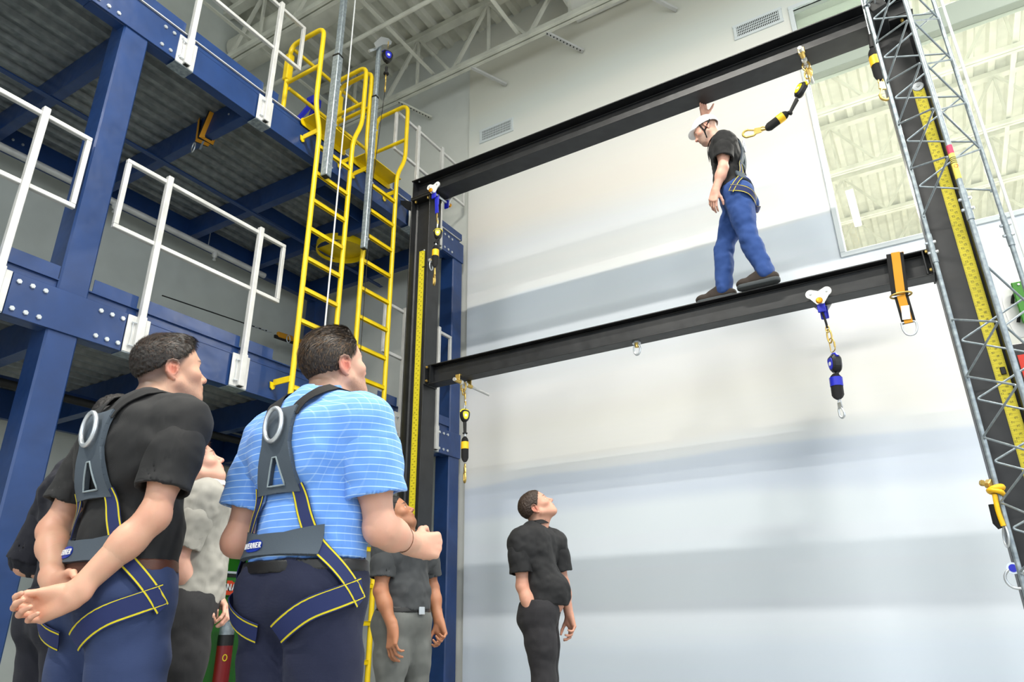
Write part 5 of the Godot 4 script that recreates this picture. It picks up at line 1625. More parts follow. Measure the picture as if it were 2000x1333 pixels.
# head in its own frame: x left, y up, z forward
func head_sdf(s: SDF, t: Transform3D, w := 1.0, chin := 1.0, mouth := 0.0):
	s.M = t
	s.ell(Vector3(0, 0.045, -0.008), Vector3(0.076 * w, 0.088, 0.097), 0.02)
	s.ell(Vector3(0, 0.045, 0.042), Vector3(0.067 * w, 0.060, 0.055), 0.03)
	s.ell(Vector3(0, -0.018, 0.044), Vector3(0.059 * w, 0.064, 0.052), 0.03)
	s.ell(Vector3(0, -0.045, 0.068), Vector3(0.037, 0.036, 0.036), 0.03)
	s.ell(Vector3(0, -0.088 * chin, 0.084), Vector3(0.025, 0.019, 0.020), 0.025)
	s.cap(Vector3(-0.028, 0.033, 0.089), Vector3(0.028, 0.033, 0.089), 0.012, 0.012, 0.02)
	for q in [-1.0, 1.0]:
		s.cap(Vector3(q * 0.056 * w, -0.042, 0.006), Vector3(q * 0.024, -0.089 * chin, 0.072), 0.019, 0.017, 0.03)
		s.ell(Vector3(q * 0.045 * w, -0.012, 0.066), Vector3(0.022, 0.018, 0.024), 0.025)
	for q in [-1.0, 1.0]: s.ell(Vector3(q * 0.031, 0.013, 0.104), Vector3(0.017, 0.011, 0.014), 0.012, Basis(), 1)
	s.cap(Vector3(0, 0.022, 0.093), Vector3(0, -0.019, 0.118), 0.0075, 0.0105, 0.012)
	s.ell(Vector3(0, -0.023, 0.119), Vector3(0.0115, 0.0095, 0.0105), 0.008)
	for q in [-1.0, 1.0]:
		s.ell(Vector3(q * 0.0115, -0.027, 0.106), Vector3(0.0075, 0.008, 0.0105), 0.007)
		s.ell(Vector3(q * 0.0065, -0.0335, 0.111), Vector3(0.0035, 0.003, 0.005), 0.003, Basis(), 1)
		s.ell(Vector3(q * 0.031, 0.0185, 0.083), Vector3(0.0150, 0.0065, 0.0125), 0.006)
		s.ell(Vector3(q * 0.031, 0.0035, 0.0825), Vector3(0.0145, 0.0060, 0.0120), 0.006)
	s.ell(Vector3(0, -0.0480, 0.1005), Vector3(0.023, 0.0068, 0.0098), 0.008)
	s.ell(Vector3(0, -0.0595, 0.0990), Vector3(0.020, 0.0075, 0.0096), 0.007)
	s.cap(Vector3(-0.021, -0.0530, 0.104), Vector3(0.021, -0.0530, 0.104), 0.002 + mouth, 0.002 + mouth, 0.004, 1, 1, Vector3.UP, 1)
	for q in [-1.0, 1.0]:
		# ear: back plate, rolled rim, lobe, hollow, tragus
		var e := Vector3(q * 0.074 * w, 0.0, -0.010)
		var bs := Basis(Vector3.UP, q * 0.42) * Basis(Vector3.RIGHT, 0.18)
		s.ell(e + Vector3(q * 0.006, 0.002, -0.004), Vector3(0.0065, 0.029, 0.0175), 0.008, bs)
		var rim := [Vector3(0.004, 0.004, 0.015), Vector3(0.006, 0.018, 0.015), Vector3(0.007, 0.029, 0.008), Vector3(0.009, 0.032, -0.004), Vector3(0.012, 0.025, -0.016), Vector3(0.013, 0.009, -0.0205), Vector3(0.011, -0.008, -0.016), Vector3(0.007, -0.022, -0.005), Vector3(0.004, -0.029, 0.006)]
		for i in rim.size() - 1:
			var a: Vector3 = bs * (rim[i] * Vector3(q, 1, 1))
			var b: Vector3 = bs * (rim[i + 1] * Vector3(q, 1, 1))
			s.cap(e + a, e + b, 0.0042 if i < 6 else 0.0052, 0.0042 if i < 5 else 0.0056, 0.003)
		s.ell(e + bs * Vector3(q * 0.012, -0.002, 0.001), Vector3(0.007, 0.014, 0.009), 0.003, bs, 1)
		s.ell(e + bs * Vector3(q * 0.010, 0.017, 0.002), Vector3(0.005, 0.007, 0.009), 0.003, bs, 1)
		s.ell(e + bs * Vector3(q * 0.007, -0.005, 0.0125), Vector3(0.005, 0.0065, 0.004), 0.003, bs)
		s.cap(e + bs * Vector3(q * 0.010, 0.012, -0.008), e + bs * Vector3(q * 0.010, -0.014, -0.004), 0.003, 0.003, 0.003)
	s.M = Transform3D()

# hand: d points from wrist to knuckles, n out of the palm, th = side of the thumb (+1: along d x n)
# curl: five [mcp, pip, dip] in degrees for thumb .. little finger
func hand_sdf(s: SDF, w: Vector3, d: Vector3, n: Vector3, th: float, curl: Array, spread := 0.0, scale := 1.0, thumb := Vector3(0.62, 0.62, 0.30)):
	d = d.normalized()
	n = (n - d * d.dot(n)).normalized()
	var x := d.cross(n) * th
	var P := func(a: float, b: float, c: float) -> Vector3: return w + (x * a + d * b + n * c) * scale
	var kx := [0.030, 0.010, -0.011, -0.030]
	var ky := [0.092, 0.096, 0.091, 0.081]
	for i in 4:
		s.cap(P.call(kx[i] * 0.55, 0.0, 0.0), P.call(kx[i], ky[i], -0.002), 0.0155 * scale, (0.0118 if i < 3 else 0.0105) * scale, 0.016)
	s.ell(P.call(0.022, 0.040, 0.010), Vector3(0.017, 0.028, 0.013) * scale, 0.016, Basis(x, d, x.cross(d)))
	s.ell(P.call(-0.024, 0.042, 0.007), Vector3(0.014, 0.032, 0.012) * scale, 0.016, Basis(x, d, x.cross(d)))
	s.cap(P.call(0, -0.03, 0), P.call(0, 0.02, 0), 0.024 * scale, 0.021 * scale, 0.02, 1.15, 0.8, x)
	var ln := [[0.045, 0.027, 0.021], [0.050, 0.031, 0.023], [0.046, 0.029, 0.022], [0.036, 0.021, 0.020]]
	var rr := [[0.0095, 0.0086, 0.0080, 0.0066], [0.0097, 0.0088, 0.0081, 0.0067], [0.0092, 0.0084, 0.0078, 0.0064], [0.0082, 0.0073, 0.0068, 0.0058]]
	for i in 4:
		var q: Vector3 = P.call(kx[i], ky[i], -0.001)
		var dir := (d + x * (spread * (1.5 - i) * 0.12)).normalized()
		var ax := x if th > 0 else -x
		var a := 0.0
		for j in 3:
			a += deg_to_rad(curl[i + 1][j])
			# bend towards the palm
			var v := (dir * cos(a) + n * sin(a)).normalized()
			var e: Vector3 = q + v * ln[i][j] * scale
			s.cap(q, e, rr[i][j] * scale, rr[i][j + 1] * scale, 0.004)
			q = e
	var tq: Vector3 = P.call(0.020, 0.022, 0.008)
	var tv := (x * thumb.x + d * thumb.y + n * thumb.z).normalized()
	var a2 := tq + tv * 0.045 * scale
	s.cap(tq, a2, 0.0150 * scale, 0.0118 * scale, 0.012)
	var bend := (d * 0.55 - x * 0.55 + n * 0.35).normalized()
	var tl := [0.034, 0.028]
	var tr := [0.0108, 0.0100, 0.0078]
	var ta := 0.0
	for j in 2:
		ta += deg_to_rad(curl[0][j])
		var v2 := (tv * cos(ta) + (bend - tv * bend.dot(tv)).normalized() * sin(ta)).normalized()
		var e2: Vector3 = a2 + v2 * tl[j] * scale
		s.cap(a2, e2, tr[j] * scale, tr[j + 1] * scale, 0.004)
		a2 = e2

const RELAX := [[15, 15], [22, 28, 18], [26, 32, 20], [30, 36, 22], [34, 40, 24]]

func box_of(pts: Array, m: float) -> AABB:
	var b := AABB(pts[0], Vector3.ZERO)
	for p in pts: b = b.expand(p)
	return b.grow(m)

# skin: trunk and limbs coarse, head and hands fine, all one mesh; hands: [left, right] lists of hand_sdf arguments
func person_skin(root: Node3D, p: Pose, tone: Color, cfg: Dictionary) -> MeshInstance3D:
	var sk := Hull.new()
	var hi := p.head.affine_inverse()
	var lt := tone.srgb_to_linear()
	var hair: Color = cfg.get("scalp", Color(0.16, 0.11, 0.08)).srgb_to_linear()
	var fade: float = cfg.get("fade", 0.0)
	var stub: float = cfg.get("stubble", 0.0)
	var beard: Color = cfg.get("beard", Color(0.30, 0.24, 0.20)).srgb_to_linear()
	var elb := [p.el[0], p.el[1]]
	var ns := fn
	var red := Color(lt.r * 1.08, lt.g * 0.62, lt.b * 0.60)
	var col := func(q: Vector3, nn: Vector3) -> Color:
		var c := lt
		var l: Vector3 = hi * q
		if l.length() < 0.22:
			var ear := clampf(1.0 - (Vector3(absf(l.x), l.y, l.z) - Vector3(0.084, 0.0, -0.016)).length() / 0.036, 0, 1)
			var nose := clampf(1.0 - (l - Vector3(0, -0.022, 0.118)).length() / 0.024, 0, 1)
			var chk := clampf(1.0 - (Vector3(absf(l.x), l.y, l.z) - Vector3(0.045, -0.022, 0.075)).length() / 0.035, 0, 1)
			c = c.lerp(red, clampf(ear * 1.3 * cfg.get("ear_red", 0.75) + nose * 0.65 + chk * 0.35, 0, 0.9))
			var lip := clampf(1.0 - (Vector3(l.x * 0.42, l.y, l.z) - Vector3(0, -0.0535, 0.106)).length() / 0.0135, 0, 1)
			c = c.lerp(Color(lt.r * 0.80, lt.g * 0.42, lt.b * 0.42), clampf(lip * 1.6, 0, 0.75))
			if stub > 0.0:
				var low := smoothstep(-0.020, -0.045, l.y + maxf(0.0, 0.02 - l.z) * 0.3) * smoothstep(0.0, 0.03, l.z + 0.012) * smoothstep(-0.125, -0.095, l.y)
				low *= 1.0 - clampf(lip * 2.0, 0, 1)
				c = c.lerp(beard, low * stub * (0.75 + 0.5 * ns.get_noise_3dv(l * 700.0)))
			# brows
			var br := clampf(1.0 - Vector2((l.y - 0.037 + absf(l.x) * 0.02) / 0.0055, (absf(l.x) - 0.031) / 0.024).length(), 0, 1) * smoothstep(0.05, 0.075, l.z)
			c = c.lerp(hair, clampf(br * 2.2, 0, 0.85))
			if fade > 0.0:
				# short-cropped hair over the scalp, thinning to the hairline
				var hl := 0.0
				var up_line := l.y * 0.9 - l.z * 0.42 + 0.030
				hl = smoothstep(-0.012, 0.040, up_line) * smoothstep(0.010, -0.012, (l.z - 0.034) - (l.y - 0.035) * 0.9)
				hl *= 1.0 - smoothstep(0.2, 0.9, ear * 1.4)
				c = c.lerp(hair, hl * fade)
		else:
			for e in elb:
				var k := clampf(1.0 - q.distance_to(e) / 0.06, 0, 1)
				c = c.lerp(red, k * 0.30)
			var bl := ns.get_noise_3dv(q * 16.0)
			c = c.lerp(red, clampf(bl * 0.18 + 0.03, 0, 0.2))
		return c
	var s := SDF.new()
	trunk(s, p, -0.012)
	s.cap(p.neck - p.up() * 0.02, p.head * Vector3(0, -0.035, -0.022), 0.064, 0.058, 0.03)
	for k in 2:
		arm_sdf(s, p, k)
		leg_sdf(s, p, k, -0.014)
	var pts := [p.pelvis, p.neck] + p.sh + p.el + p.wr + p.an + p.kn
	var b := box_of(pts, 0.17)
	nets(s, 0.012, b.position, b.end, sk, col)
	# head and neck
	var h := SDF.new()
	head_sdf(h, p.head, cfg.get("wide", 1.0), cfg.get("chin", 1.0), cfg.get("mouth", 0.0))
	h.cap(p.neck - p.up() * 0.02, p.head * Vector3(0, -0.035, -0.022), 0.064, 0.057, 0.03)
	h.cap(p.head * Vector3(0, -0.062, 0.055), p.neck + p.f * 0.045 + p.up() * 0.0, 0.030, 0.034, 0.04)
	var hc := p.head * Vector3(0, 0, 0.01)
	nets(h, cfg.get("cell", 0.0032), hc - Vector3(0.165, 0.20, 0.165), hc + Vector3(0.165, 0.165, 0.165), sk, col)
	for k in 2:
		if not cfg.has("hands") or cfg.hands[k] == null: continue
		var a: Array = cfg.hands[k]
		var hs := SDF.new()
		hs.cap(p.el[k].lerp(p.wr[k], 0.5), p.wr[k], 0.038 * p.arm, 0.0265 * p.arm, 0.02)
		hand_sdf(hs, p.wr[k], a[0], a[1], a[2], a[3], a[4] if a.size() > 4 else 0.3, a[5] if a.size() > 5 else 1.0, a[6] if a.size() > 6 else Vector3(0.62, 0.62, 0.30))
		var c: Vector3 = p.wr[k] + Vector3(a[0]).normalized() * 0.08
		nets(hs, 0.0034, c - Vector3.ONE * 0.15, c + Vector3.ONE * 0.15, sk, col)
	var m := StandardMaterial3D.new()
	m.resource_name = "skin"
	m.vertex_color_use_as_albedo = true
	m.roughness = 0.52
	m.subsurf_scatter_enabled = true
	m.subsurf_scatter_strength = 0.12
	tri(m, 22.0, null, M.grain_t, 0.12)
	var o := put("body", sk.mesh(), m, root, -root.position)
	# eyes
	for q in [-1.0, 1.0]:
		var e := mb()
		var ec := p.head * Vector3(q * 0.031, 0.0115, 0.0835)
		e.ball(ec, Vector3.ONE * 0.0118, p.head.basis, 16, 12)
		var look := (p.head.basis.z + p.head.basis.y * 0.10).normalized()
		for i in e.v.size():
			var an := (e.v[i] - ec).normalized().angle_to(look)
			e.c.append(Color(0.01, 0.01, 0.01) if an < 0.22 else (Color(0.10, 0.07, 0.05) if an < 0.5 else Color(0.70, 0.68, 0.65)))
		var em := StandardMaterial3D.new()
		em.vertex_color_use_as_albedo = true
		em.roughness = 0.12
		obj("eye", e, em, root)
	return o

func cloth_mat(col: Color, rough := 0.85, scale := 45.0, ns := 0.5, tex: Texture2D = null) -> StandardMaterial3D:
	var m := StandardMaterial3D.new()
	m.albedo_color = col
	m.roughness = rough
	m.rim_enabled = true
	m.rim = 0.25
	m.rim_tint = 0.5
	tri(m, scale, tex, M.weave_t, ns)
	return m

# short-sleeved shirt: trunk with shoulder stubs, then each sleeve cut square and hollowed; hem at trunk fraction t0
func shirt(root: Node3D, p: Pose, mat, o: float, cfg: Dictionary) -> MeshInstance3D:
	var sk := Hull.new()
	var cut: float = cfg.get("sleeve", 0.72)
	var rs: float = cfg.get("sleeve_r", 0.070)
	var sa: float = cfg.get("amp", 0.006)
	var s := shirt_sdf(p, o, cfg)
	s.amp = sa
	s.freq = cfg.get("freq", 9.0)
	var b := box_of([p.pelvis, p.neck, p.sh[0], p.sh[1], p.pelvis - p.up() * 0.2], 0.2)
	nets(s, cfg.get("cell", 0.0085), b.position, b.end, sk)
	for k in 2:
		var a: Vector3 = p.sh[k]
		var e: Vector3 = p.el[k]
		var d := (e - a).normalized()
		var end: Vector3 = a.lerp(e, cut)
		var z := SDF.new()
		var inward: Vector3 = (p.sh[1 - k] - a).normalized()
		z.cap(a + inward * 0.02, a.lerp(e, 0.35), rs + 0.002, rs, 0.03)
		z.cap(a.lerp(e, 0.3), end + d * 0.03, rs, rs * cfg.get("flare", 1.02), 0.03)
		z.plane(end, (d + Vector3(cfg.get("cuff", Vector3.ZERO))).normalized(), 0.003)
		z.cap(end - d * 0.05, end + d * 0.05, rs - 0.013, rs - 0.011, 0.003, 1, 1, Vector3.RIGHT, 1)
		z.amp = minf(sa, 0.005)
		z.freq = 11.0
		var bb := box_of([a, end], 0.12)
		nets(z, 0.0075, bb.position, bb.end, sk)
	var m := put("shirt", sk.mesh(), mat, root, -root.position)
	return m

func shirt_sdf(p: Pose, o: float, cfg: Dictionary) -> SDF:
	var s := SDF.new()
	trunk(s, p, o)
	var rs: float = cfg.get("sleeve_r", 0.070)
	for k in 2: s.cap(p.sh[k], p.sh[k].lerp(p.el[k], 0.32), rs, rs, 0.05)
	if cfg.has("drape"):
		for q in cfg.drape: s.ell(q[0], q[1], 0.05, Basis(p.right(), p.up(), p.right().cross(p.up())))
	# neck opening
	s.cap(p.neck + p.up() * 0.02 + p.f * 0.02, p.neck + p.up() * 0.12 + p.f * 0.05, 0.066, 0.075, 0.006, 1, 1, Vector3.RIGHT, 1)
	s.plane(p.pelvis.lerp(p.neck, cfg.get("hem", 0.0)), -p.up() + p.f * cfg.get("hem_tilt", 0.0))
	return s

# folded collar round the neck
func collar(root: Node3D, p: Pose, mat, h := 0.038):
	var b := mb()
	var c := p.neck + p.up() * 0.022 + p.f * 0.012
	var ax := (p.up() - p.f * 0.32).normalized()
	var r := p.right()
	var fz := r.cross(ax)
	var n := 36
	var ring := []
	for i in n + 1:
		var a := TAU * (i / float(n)) * 0.90 + TAU * 0.05 + PI * 0.5
		var d := r * cos(a) - (-fz if fz.dot(p.f) < 0 else fz) * -sin(a)
		var drop := 0.010 + 0.022 * pow(maxf(0.0, d.dot(p.f)), 2.0)
		var p0 := c + d * 0.060 + ax * (h * 0.55)
		var p1 := c + d * 0.066 + ax * (h * 0.75)
		var p2 := c + d * 0.080 + ax * (-h * 0.2 - drop * 0.5)
		var p3 := c + d * 0.077 + ax * (-h * 0.25 - drop * 0.5)
		ring.append([p0, p1, p2, p3, d])
	for i in n:
		for k in 3:
			var A: Array = ring[i]
			var B: Array = ring[i + 1]
			b.quad(A[k], B[k], B[k + 1], A[k + 1])
			b.quad(A[k + 1], B[k + 1], B[k], A[k])
	obj("collar", b, mat, root)

func trousers(root: Node3D, p: Pose, mat, o: float, cfg := {}) -> SDF:
	var s := trouser_sdf(p, o, cfg)
	s.amp = cfg.get("amp", 0.007)
	s.freq = cfg.get("freq", 8.0)
	var sk := Hull.new()
	var b := box_of([p.pelvis + p.up() * 0.1] + p.hip + p.kn + p.an, 0.16)
	nets(s, cfg.get("cell", 0.011), b.position, b.end, sk)
	put("trousers", sk.mesh(), mat, root, -root.position)
	return s

func trouser_sdf(p: Pose, o: float, cfg := {}) -> SDF:
	var s := SDF.new()
	var r := p.right()
	var g := p.girth
	s.ell(p.at(0, 0.0, -0.006), Vector3(0.163 * g + o, 0.15, 0.118 * g + o), 0.05, Basis(r, p.up(), r.cross(p.up())))
	s.cap(p.at(0, 0.05, 0.0), p.at(0, 0.20, 0.0), 0.112 * g + o, 0.112 * g + o, 0.04, 1.32, 0.94, r)
	for k in 2:
		s.ell(p.at(0.075 if k else -0.075, -0.10, -0.050), Vector3(0.092 + o, 0.11, 0.085 + o), 0.05)
		leg_sdf(s, p, k, o, cfg.get("flare", 0.016))
	s.plane(p.pelvis.lerp(p.neck, cfg.get("waist", 0.10)), p.up() + p.f * cfg.get("tilt", 0.0), 0.003)
	if not cfg.has("nohem"):
		for k in 2:
			pass
	return s

func belt(root: Node3D, p: Pose, mat, o: float, t: float, w := 0.036, tilt := 0.0):
	var s := SDF.new()
	var r := p.right()
	var g := p.girth
	s.ell(p.at(0, 0.0, -0.006), Vector3(0.163 * g + o, 0.15, 0.118 * g + o), 0.05, Basis(r, p.up(), r.cross(p.up())))
	s.cap(p.at(0, 0.05, 0.0), p.at(0, 0.20, 0.0), 0.112 * g + o, 0.112 * g + o, 0.04, 1.32, 0.94, r)
	var c := p.pelvis.lerp(p.neck, t)
	var n := (p.up() + p.f * tilt).normalized()
	s.plane(c + n * w / 2, n, 0.002)
	s.plane(c - n * w / 2, -n, 0.002)
	var sk := Hull.new()
	var b := box_of([c], 0.26)
	b.position.y = c.y - 0.09
	b.size.y = 0.18
	nets(s, 0.0065, b.position, b.end, sk)
	put("belt", sk.mesh(), mat, root, -root.position)
	var bk := c + p.f * 0.0
	var q := s.snap(c + p.f * 0.16, 0.004)
	obj("belt_buckle", mb().box(q, Vector3(0.05, w + 0.008, 0.008), 0.003, Basis(r, p.up(), r.cross(p.up()))), "zinc", root)

func shoes(root: Node3D, p: Pose, upper, sole):
	for k in 2:
		var a: Vector3 = p.an[k]
		var t: Vector3 = p.toe[k]
		var flat := Vector3(t.x - a.x, 0, t.z - a.z).normalized()
		var y0: float = p.o.y
		if k < 2 and p.get("o") != null: y0 = minf(a.y - 0.085, t.y - 0.03)
		var heel := a - flat * 0.055
		var g := Vector3(0, y0 + 0.032, 0)
		var s := SDF.new()
		s.cap(Vector3(heel.x, y0 + 0.050, heel.z), Vector3(t.x, y0 + 0.046, t.z), 0.040, 0.036, 0.02, 1.0, 0.9)
		s.ell(Vector3(t.x, y0 + 0.048, t.z) + flat * 0.01, Vector3(0.046, 0.036, 0.055), 0.03, Basis(flat.cross(Vector3.UP), Vector3.UP, -flat))
		s.cap(Vector3(a.x, y0 + 0.06, a.z), a + Vector3.UP * 0.035, 0.046, 0.046, 0.03)
		s.cap(a + Vector3.UP * 0.02, Vector3(t.x, y0 + 0.06, t.z).lerp(a, 0.4), 0.038, 0.036, 0.03)
		s.plane(Vector3(0, y0 + 0.026, 0), Vector3.DOWN)
		s.plane(a + Vector3.UP * 0.055, Vector3.UP)
		var sk := Hull.new()
		var b := box_of([heel, t, a], 0.11)
		nets(s, 0.006, b.position, b.end, sk)
		var sh := put("shoe", sk.mesh(), upper, root, -root.position)
		var z := SDF.new()
		z.cap(Vector3(heel.x, y0 + 0.02, heel.z), Vector3(t.x, y0 + 0.02, t.z) + flat * 0.015, 0.045, 0.047, 0.03, 1.0, 1.0)
		z.plane(Vector3(0, y0 + 0.034, 0), Vector3.UP, 0.006)
		z.plane(Vector3(0, y0, 0), Vector3.DOWN)
		var zk := Hull.new()
		nets(z, 0.006, b.position, b.end, zk)
		put("sole", zk.mesh(), sole, sh)

# hair: a cap over the scalp and loose strands combed along comb(l) in the head frame
func hair(root: Node3D, t: Transform3D, col: Color, cfg: Dictionary):
	var s := SDF.new()
	s.M = t
	var th: float = cfg.get("thick", 0.006)
	s.ell(Vector3(0, 0.045, -0.008), Vector3(0.076 + th * 0.7, 0.088 + th, 0.097 + th), 0.02)
	s.ell(Vector3(0, 0.050, 0.040), Vector3(0.066 + th * 0.6, 0.058 + th, 0.054 + th * 0.6), 0.03)
	for q in cfg.get("lumps", []): s.ell(q[0], q[1], 0.025)
	for q in cfg.get("cuts", [[Vector3(0, 0.080, 0.088), Vector3(0, -0.72, 0.70)], [Vector3(0, -0.002, 0.03), Vector3(0, -0.90, 0.42)]]): s.plane(q[0], q[1], 0.010)
	for q in [-1.0, 1.0]: s.ell(Vector3(q * 0.086, 0.0, -0.010), Vector3(0.022, 0.037, 0.026), 0.008, Basis(), 1)
	s.M = Transform3D()
	s.amp = cfg.get("amp", 0.0035)
	s.freq = cfg.get("freq", 60.0)
	var sk := Hull.new()
	var c := t.origin + t.basis.y * 0.04
	nets(s, cfg.get("cell", 0.0036), c - Vector3.ONE * 0.15, c + Vector3.ONE * 0.15, sk)
	var m := StandardMaterial3D.new()
	m.albedo_color = col
	m.roughness = 0.6
	tri(m, 30.0, null, M.grain_t, 0.8)
	var cap := put("hair", sk.mesh(), m, root, -root.position)
	# strands
	var n: int = cfg.get("strands", 4000)
	var b := mb()
	var comb: Vector3 = cfg.get("comb", Vector3(0, -0.2, -1))
	var len: float = cfg.get("length", 0.02)
	var lift: float = cfg.get("lift", 0.25)
	var r := RandomNumberGenerator.new()
	r.seed = 11
	var lc := col.srgb_to_linear()
	for i in n:
		var q := sk.v[r.randi() % sk.v.size()] + Vector3(r.randf() - 0.5, r.randf() - 0.5, r.randf() - 0.5) * 0.003
		var l := t.affine_inverse() * q
		var nl := (l - Vector3(0, 0.03, -0.005)).normalized()
		var top := smoothstep(0.03, 0.11, l.y)
		var dir: Vector3 = (comb.lerp(Vector3(0, -1, -0.25), 1.0 - top) + Vector3(r.randf() - 0.5, r.randf() - 0.5, r.randf() - 0.5) * cfg.get("mess", 0.5))
		dir = (dir - nl * nl.dot(dir)).normalized() + nl * (lift * lerpf(0.5, 1.0, top))
		dir = dir.normalized()
		var ln := len * lerpf(cfg.get("side_len", 0.35), 1.0, top) * lerpf(0.6, 1.2, r.randf())
		var side: Vector3 = dir.cross(nl).normalized() * cfg.get("width", 0.0007)
		var p0 := l - nl * 0.002
		var p1: Vector3 = p0 + dir * ln * 0.55
		var p2: Vector3 = p0 + (dir - nl * 0.18).normalized() * ln
		var W := func(a: Vector3) -> Vector3: return t * a
		var k := lerpf(0.55, 1.7, r.randf())
		var cc := Color(lc.r * k, lc.g * k, lc.b * k)
		if cfg.has("tip") and r.randf() < 0.35: cc = Color(cfg.tip).srgb_to_linear() * lerpf(0.7, 1.1, r.randf())
		b.tri(W.call(p0 - side), W.call(p0 + side), W.call(p1 + side * 0.8))
		b.tri(W.call(p0 - side), W.call(p1 + side * 0.8), W.call(p1 - side * 0.8))
		b.tri(W.call(p1 - side * 0.8), W.call(p1 + side * 0.8), W.call(p2))
		var nw := t.basis * nl
		for j in 9:
			b.c.append(cc)
			b.n[b.n.size() - 1 - j] = nw
	var sm2 := StandardMaterial3D.new()
	sm2.vertex_color_use_as_albedo = true
	sm2.roughness = 0.5
	sm2.cull_mode = BaseMaterial3D.CULL_DISABLED
	var so := put("hair_strands", b.mesh(), sm2, cap)
	so.set_meta("kind", "stuff")
	return cap

# ------------------------------------------------------------------ harness pieces laid on the clothes
# ribbon of webbing through points, snapped to the surface of s
func web(root: Node, s: SDF, pts: Array, w: float, mat: String, off := 0.004, edge := "", called := "harness_strap", th := 0.003, free := false) -> MeshInstance3D:
	var q := curve(pts, 0.018)
	var rows := []
	var ids := s.all()
	for i in q.size():
		if not free: q[i] = s.snap(q[i], off)
	for it in 2:
		for i in range(1, q.size() - 1): q[i] = q[i] * 0.5 + (q[i - 1] + q[i + 1]) * 0.25
	for i in q.size():
		var a: Vector3 = q[maxi(i - 1, 0)]
		var d: Vector3 = q[mini(i + 1, q.size() - 1)]
		var t := (d - a).normalized()
		var n := s.grad(q[i], s.near(q[i], 0.05), 0.012)
		n = (n - t * t.dot(n)).normalized()
		var sd := t.cross(n)
		var row := []
		for k in 5:
			var u := (k / 4.0 - 0.5)
			var e: Vector3 = q[i] + sd * (w * u)
			if not free:
				var dd := s.at(e, s.near(e, 0.04)) - off
				e -= n * clampf(dd, -0.012, 0.012) * 0.85
			row.append(e)
		rows.append([row, n, sd])
	var b := mb()
	for i in rows.size() - 1:
		var A: Array = rows[i]
		var B: Array = rows[i + 1]
		for k in 4:
			b.squad(A[0][k] + A[1] * th, A[0][k + 1] + A[1] * th, B[0][k + 1] + B[1] * th, B[0][k] + B[1] * th, A[1], A[1], B[1], B[1])
			b.squad(B[0][k], B[0][k + 1], A[0][k + 1], A[0][k], -B[1], -B[1], -A[1], -A[1])
		for e in [[0, -1.0], [4, 1.0]]:
			var a0: Vector3 = A[0][e[0]]
			var b0: Vector3 = B[0][e[0]]
			if e[1] > 0: b.quad(a0, b0, b0 + B[1] * th, a0 + A[1] * th)
			else: b.quad(b0, a0, a0 + A[1] * th, b0 + B[1] * th)
	# make the faces look outwards whatever way the strap runs
	var o := obj(called, _outward(b), mat, root)
	if edge != "":
		var eb := mb()
		for u in [-0.40, 0.40]:
			var L := []
			for i in rows.size():
				var k: int = 0 if u < 0 else 4
				var c: Vector3 = rows[i][0][k] - rows[i][2] * (w * 0.09 * signf(u)) + rows[i][1] * (th + 0.0006)
				L.append([c - rows[i][2] * 0.0024, c + rows[i][2] * 0.0024, rows[i][1]])
			for i in L.size() - 1:
				eb.squad(L[i][0], L[i][1], L[i + 1][1], L[i + 1][0], L[i][2], L[i][2], L[i + 1][2], L[i + 1][2])
		obj("stitching", _outward(eb), edge, o)
	return o

func _outward(b: MB) -> MB:
	# flips triangles whose winding disagrees with their normals
	for i in range(0, b.v.size(), 3):
		var g := (b.v[i + 2] - b.v[i]).cross(b.v[i + 1] - b.v[i])
		if g.dot(b.n[i] + b.n[i + 1] + b.n[i + 2]) < 0:
			var t := b.v[i + 1]
			b.v[i + 1] = b.v[i + 2]
			b.v[i + 2] = t
			t = b.n[i + 1]
			b.n[i + 1] = b.n[i + 2]
			b.n[i + 2] = t
	return b

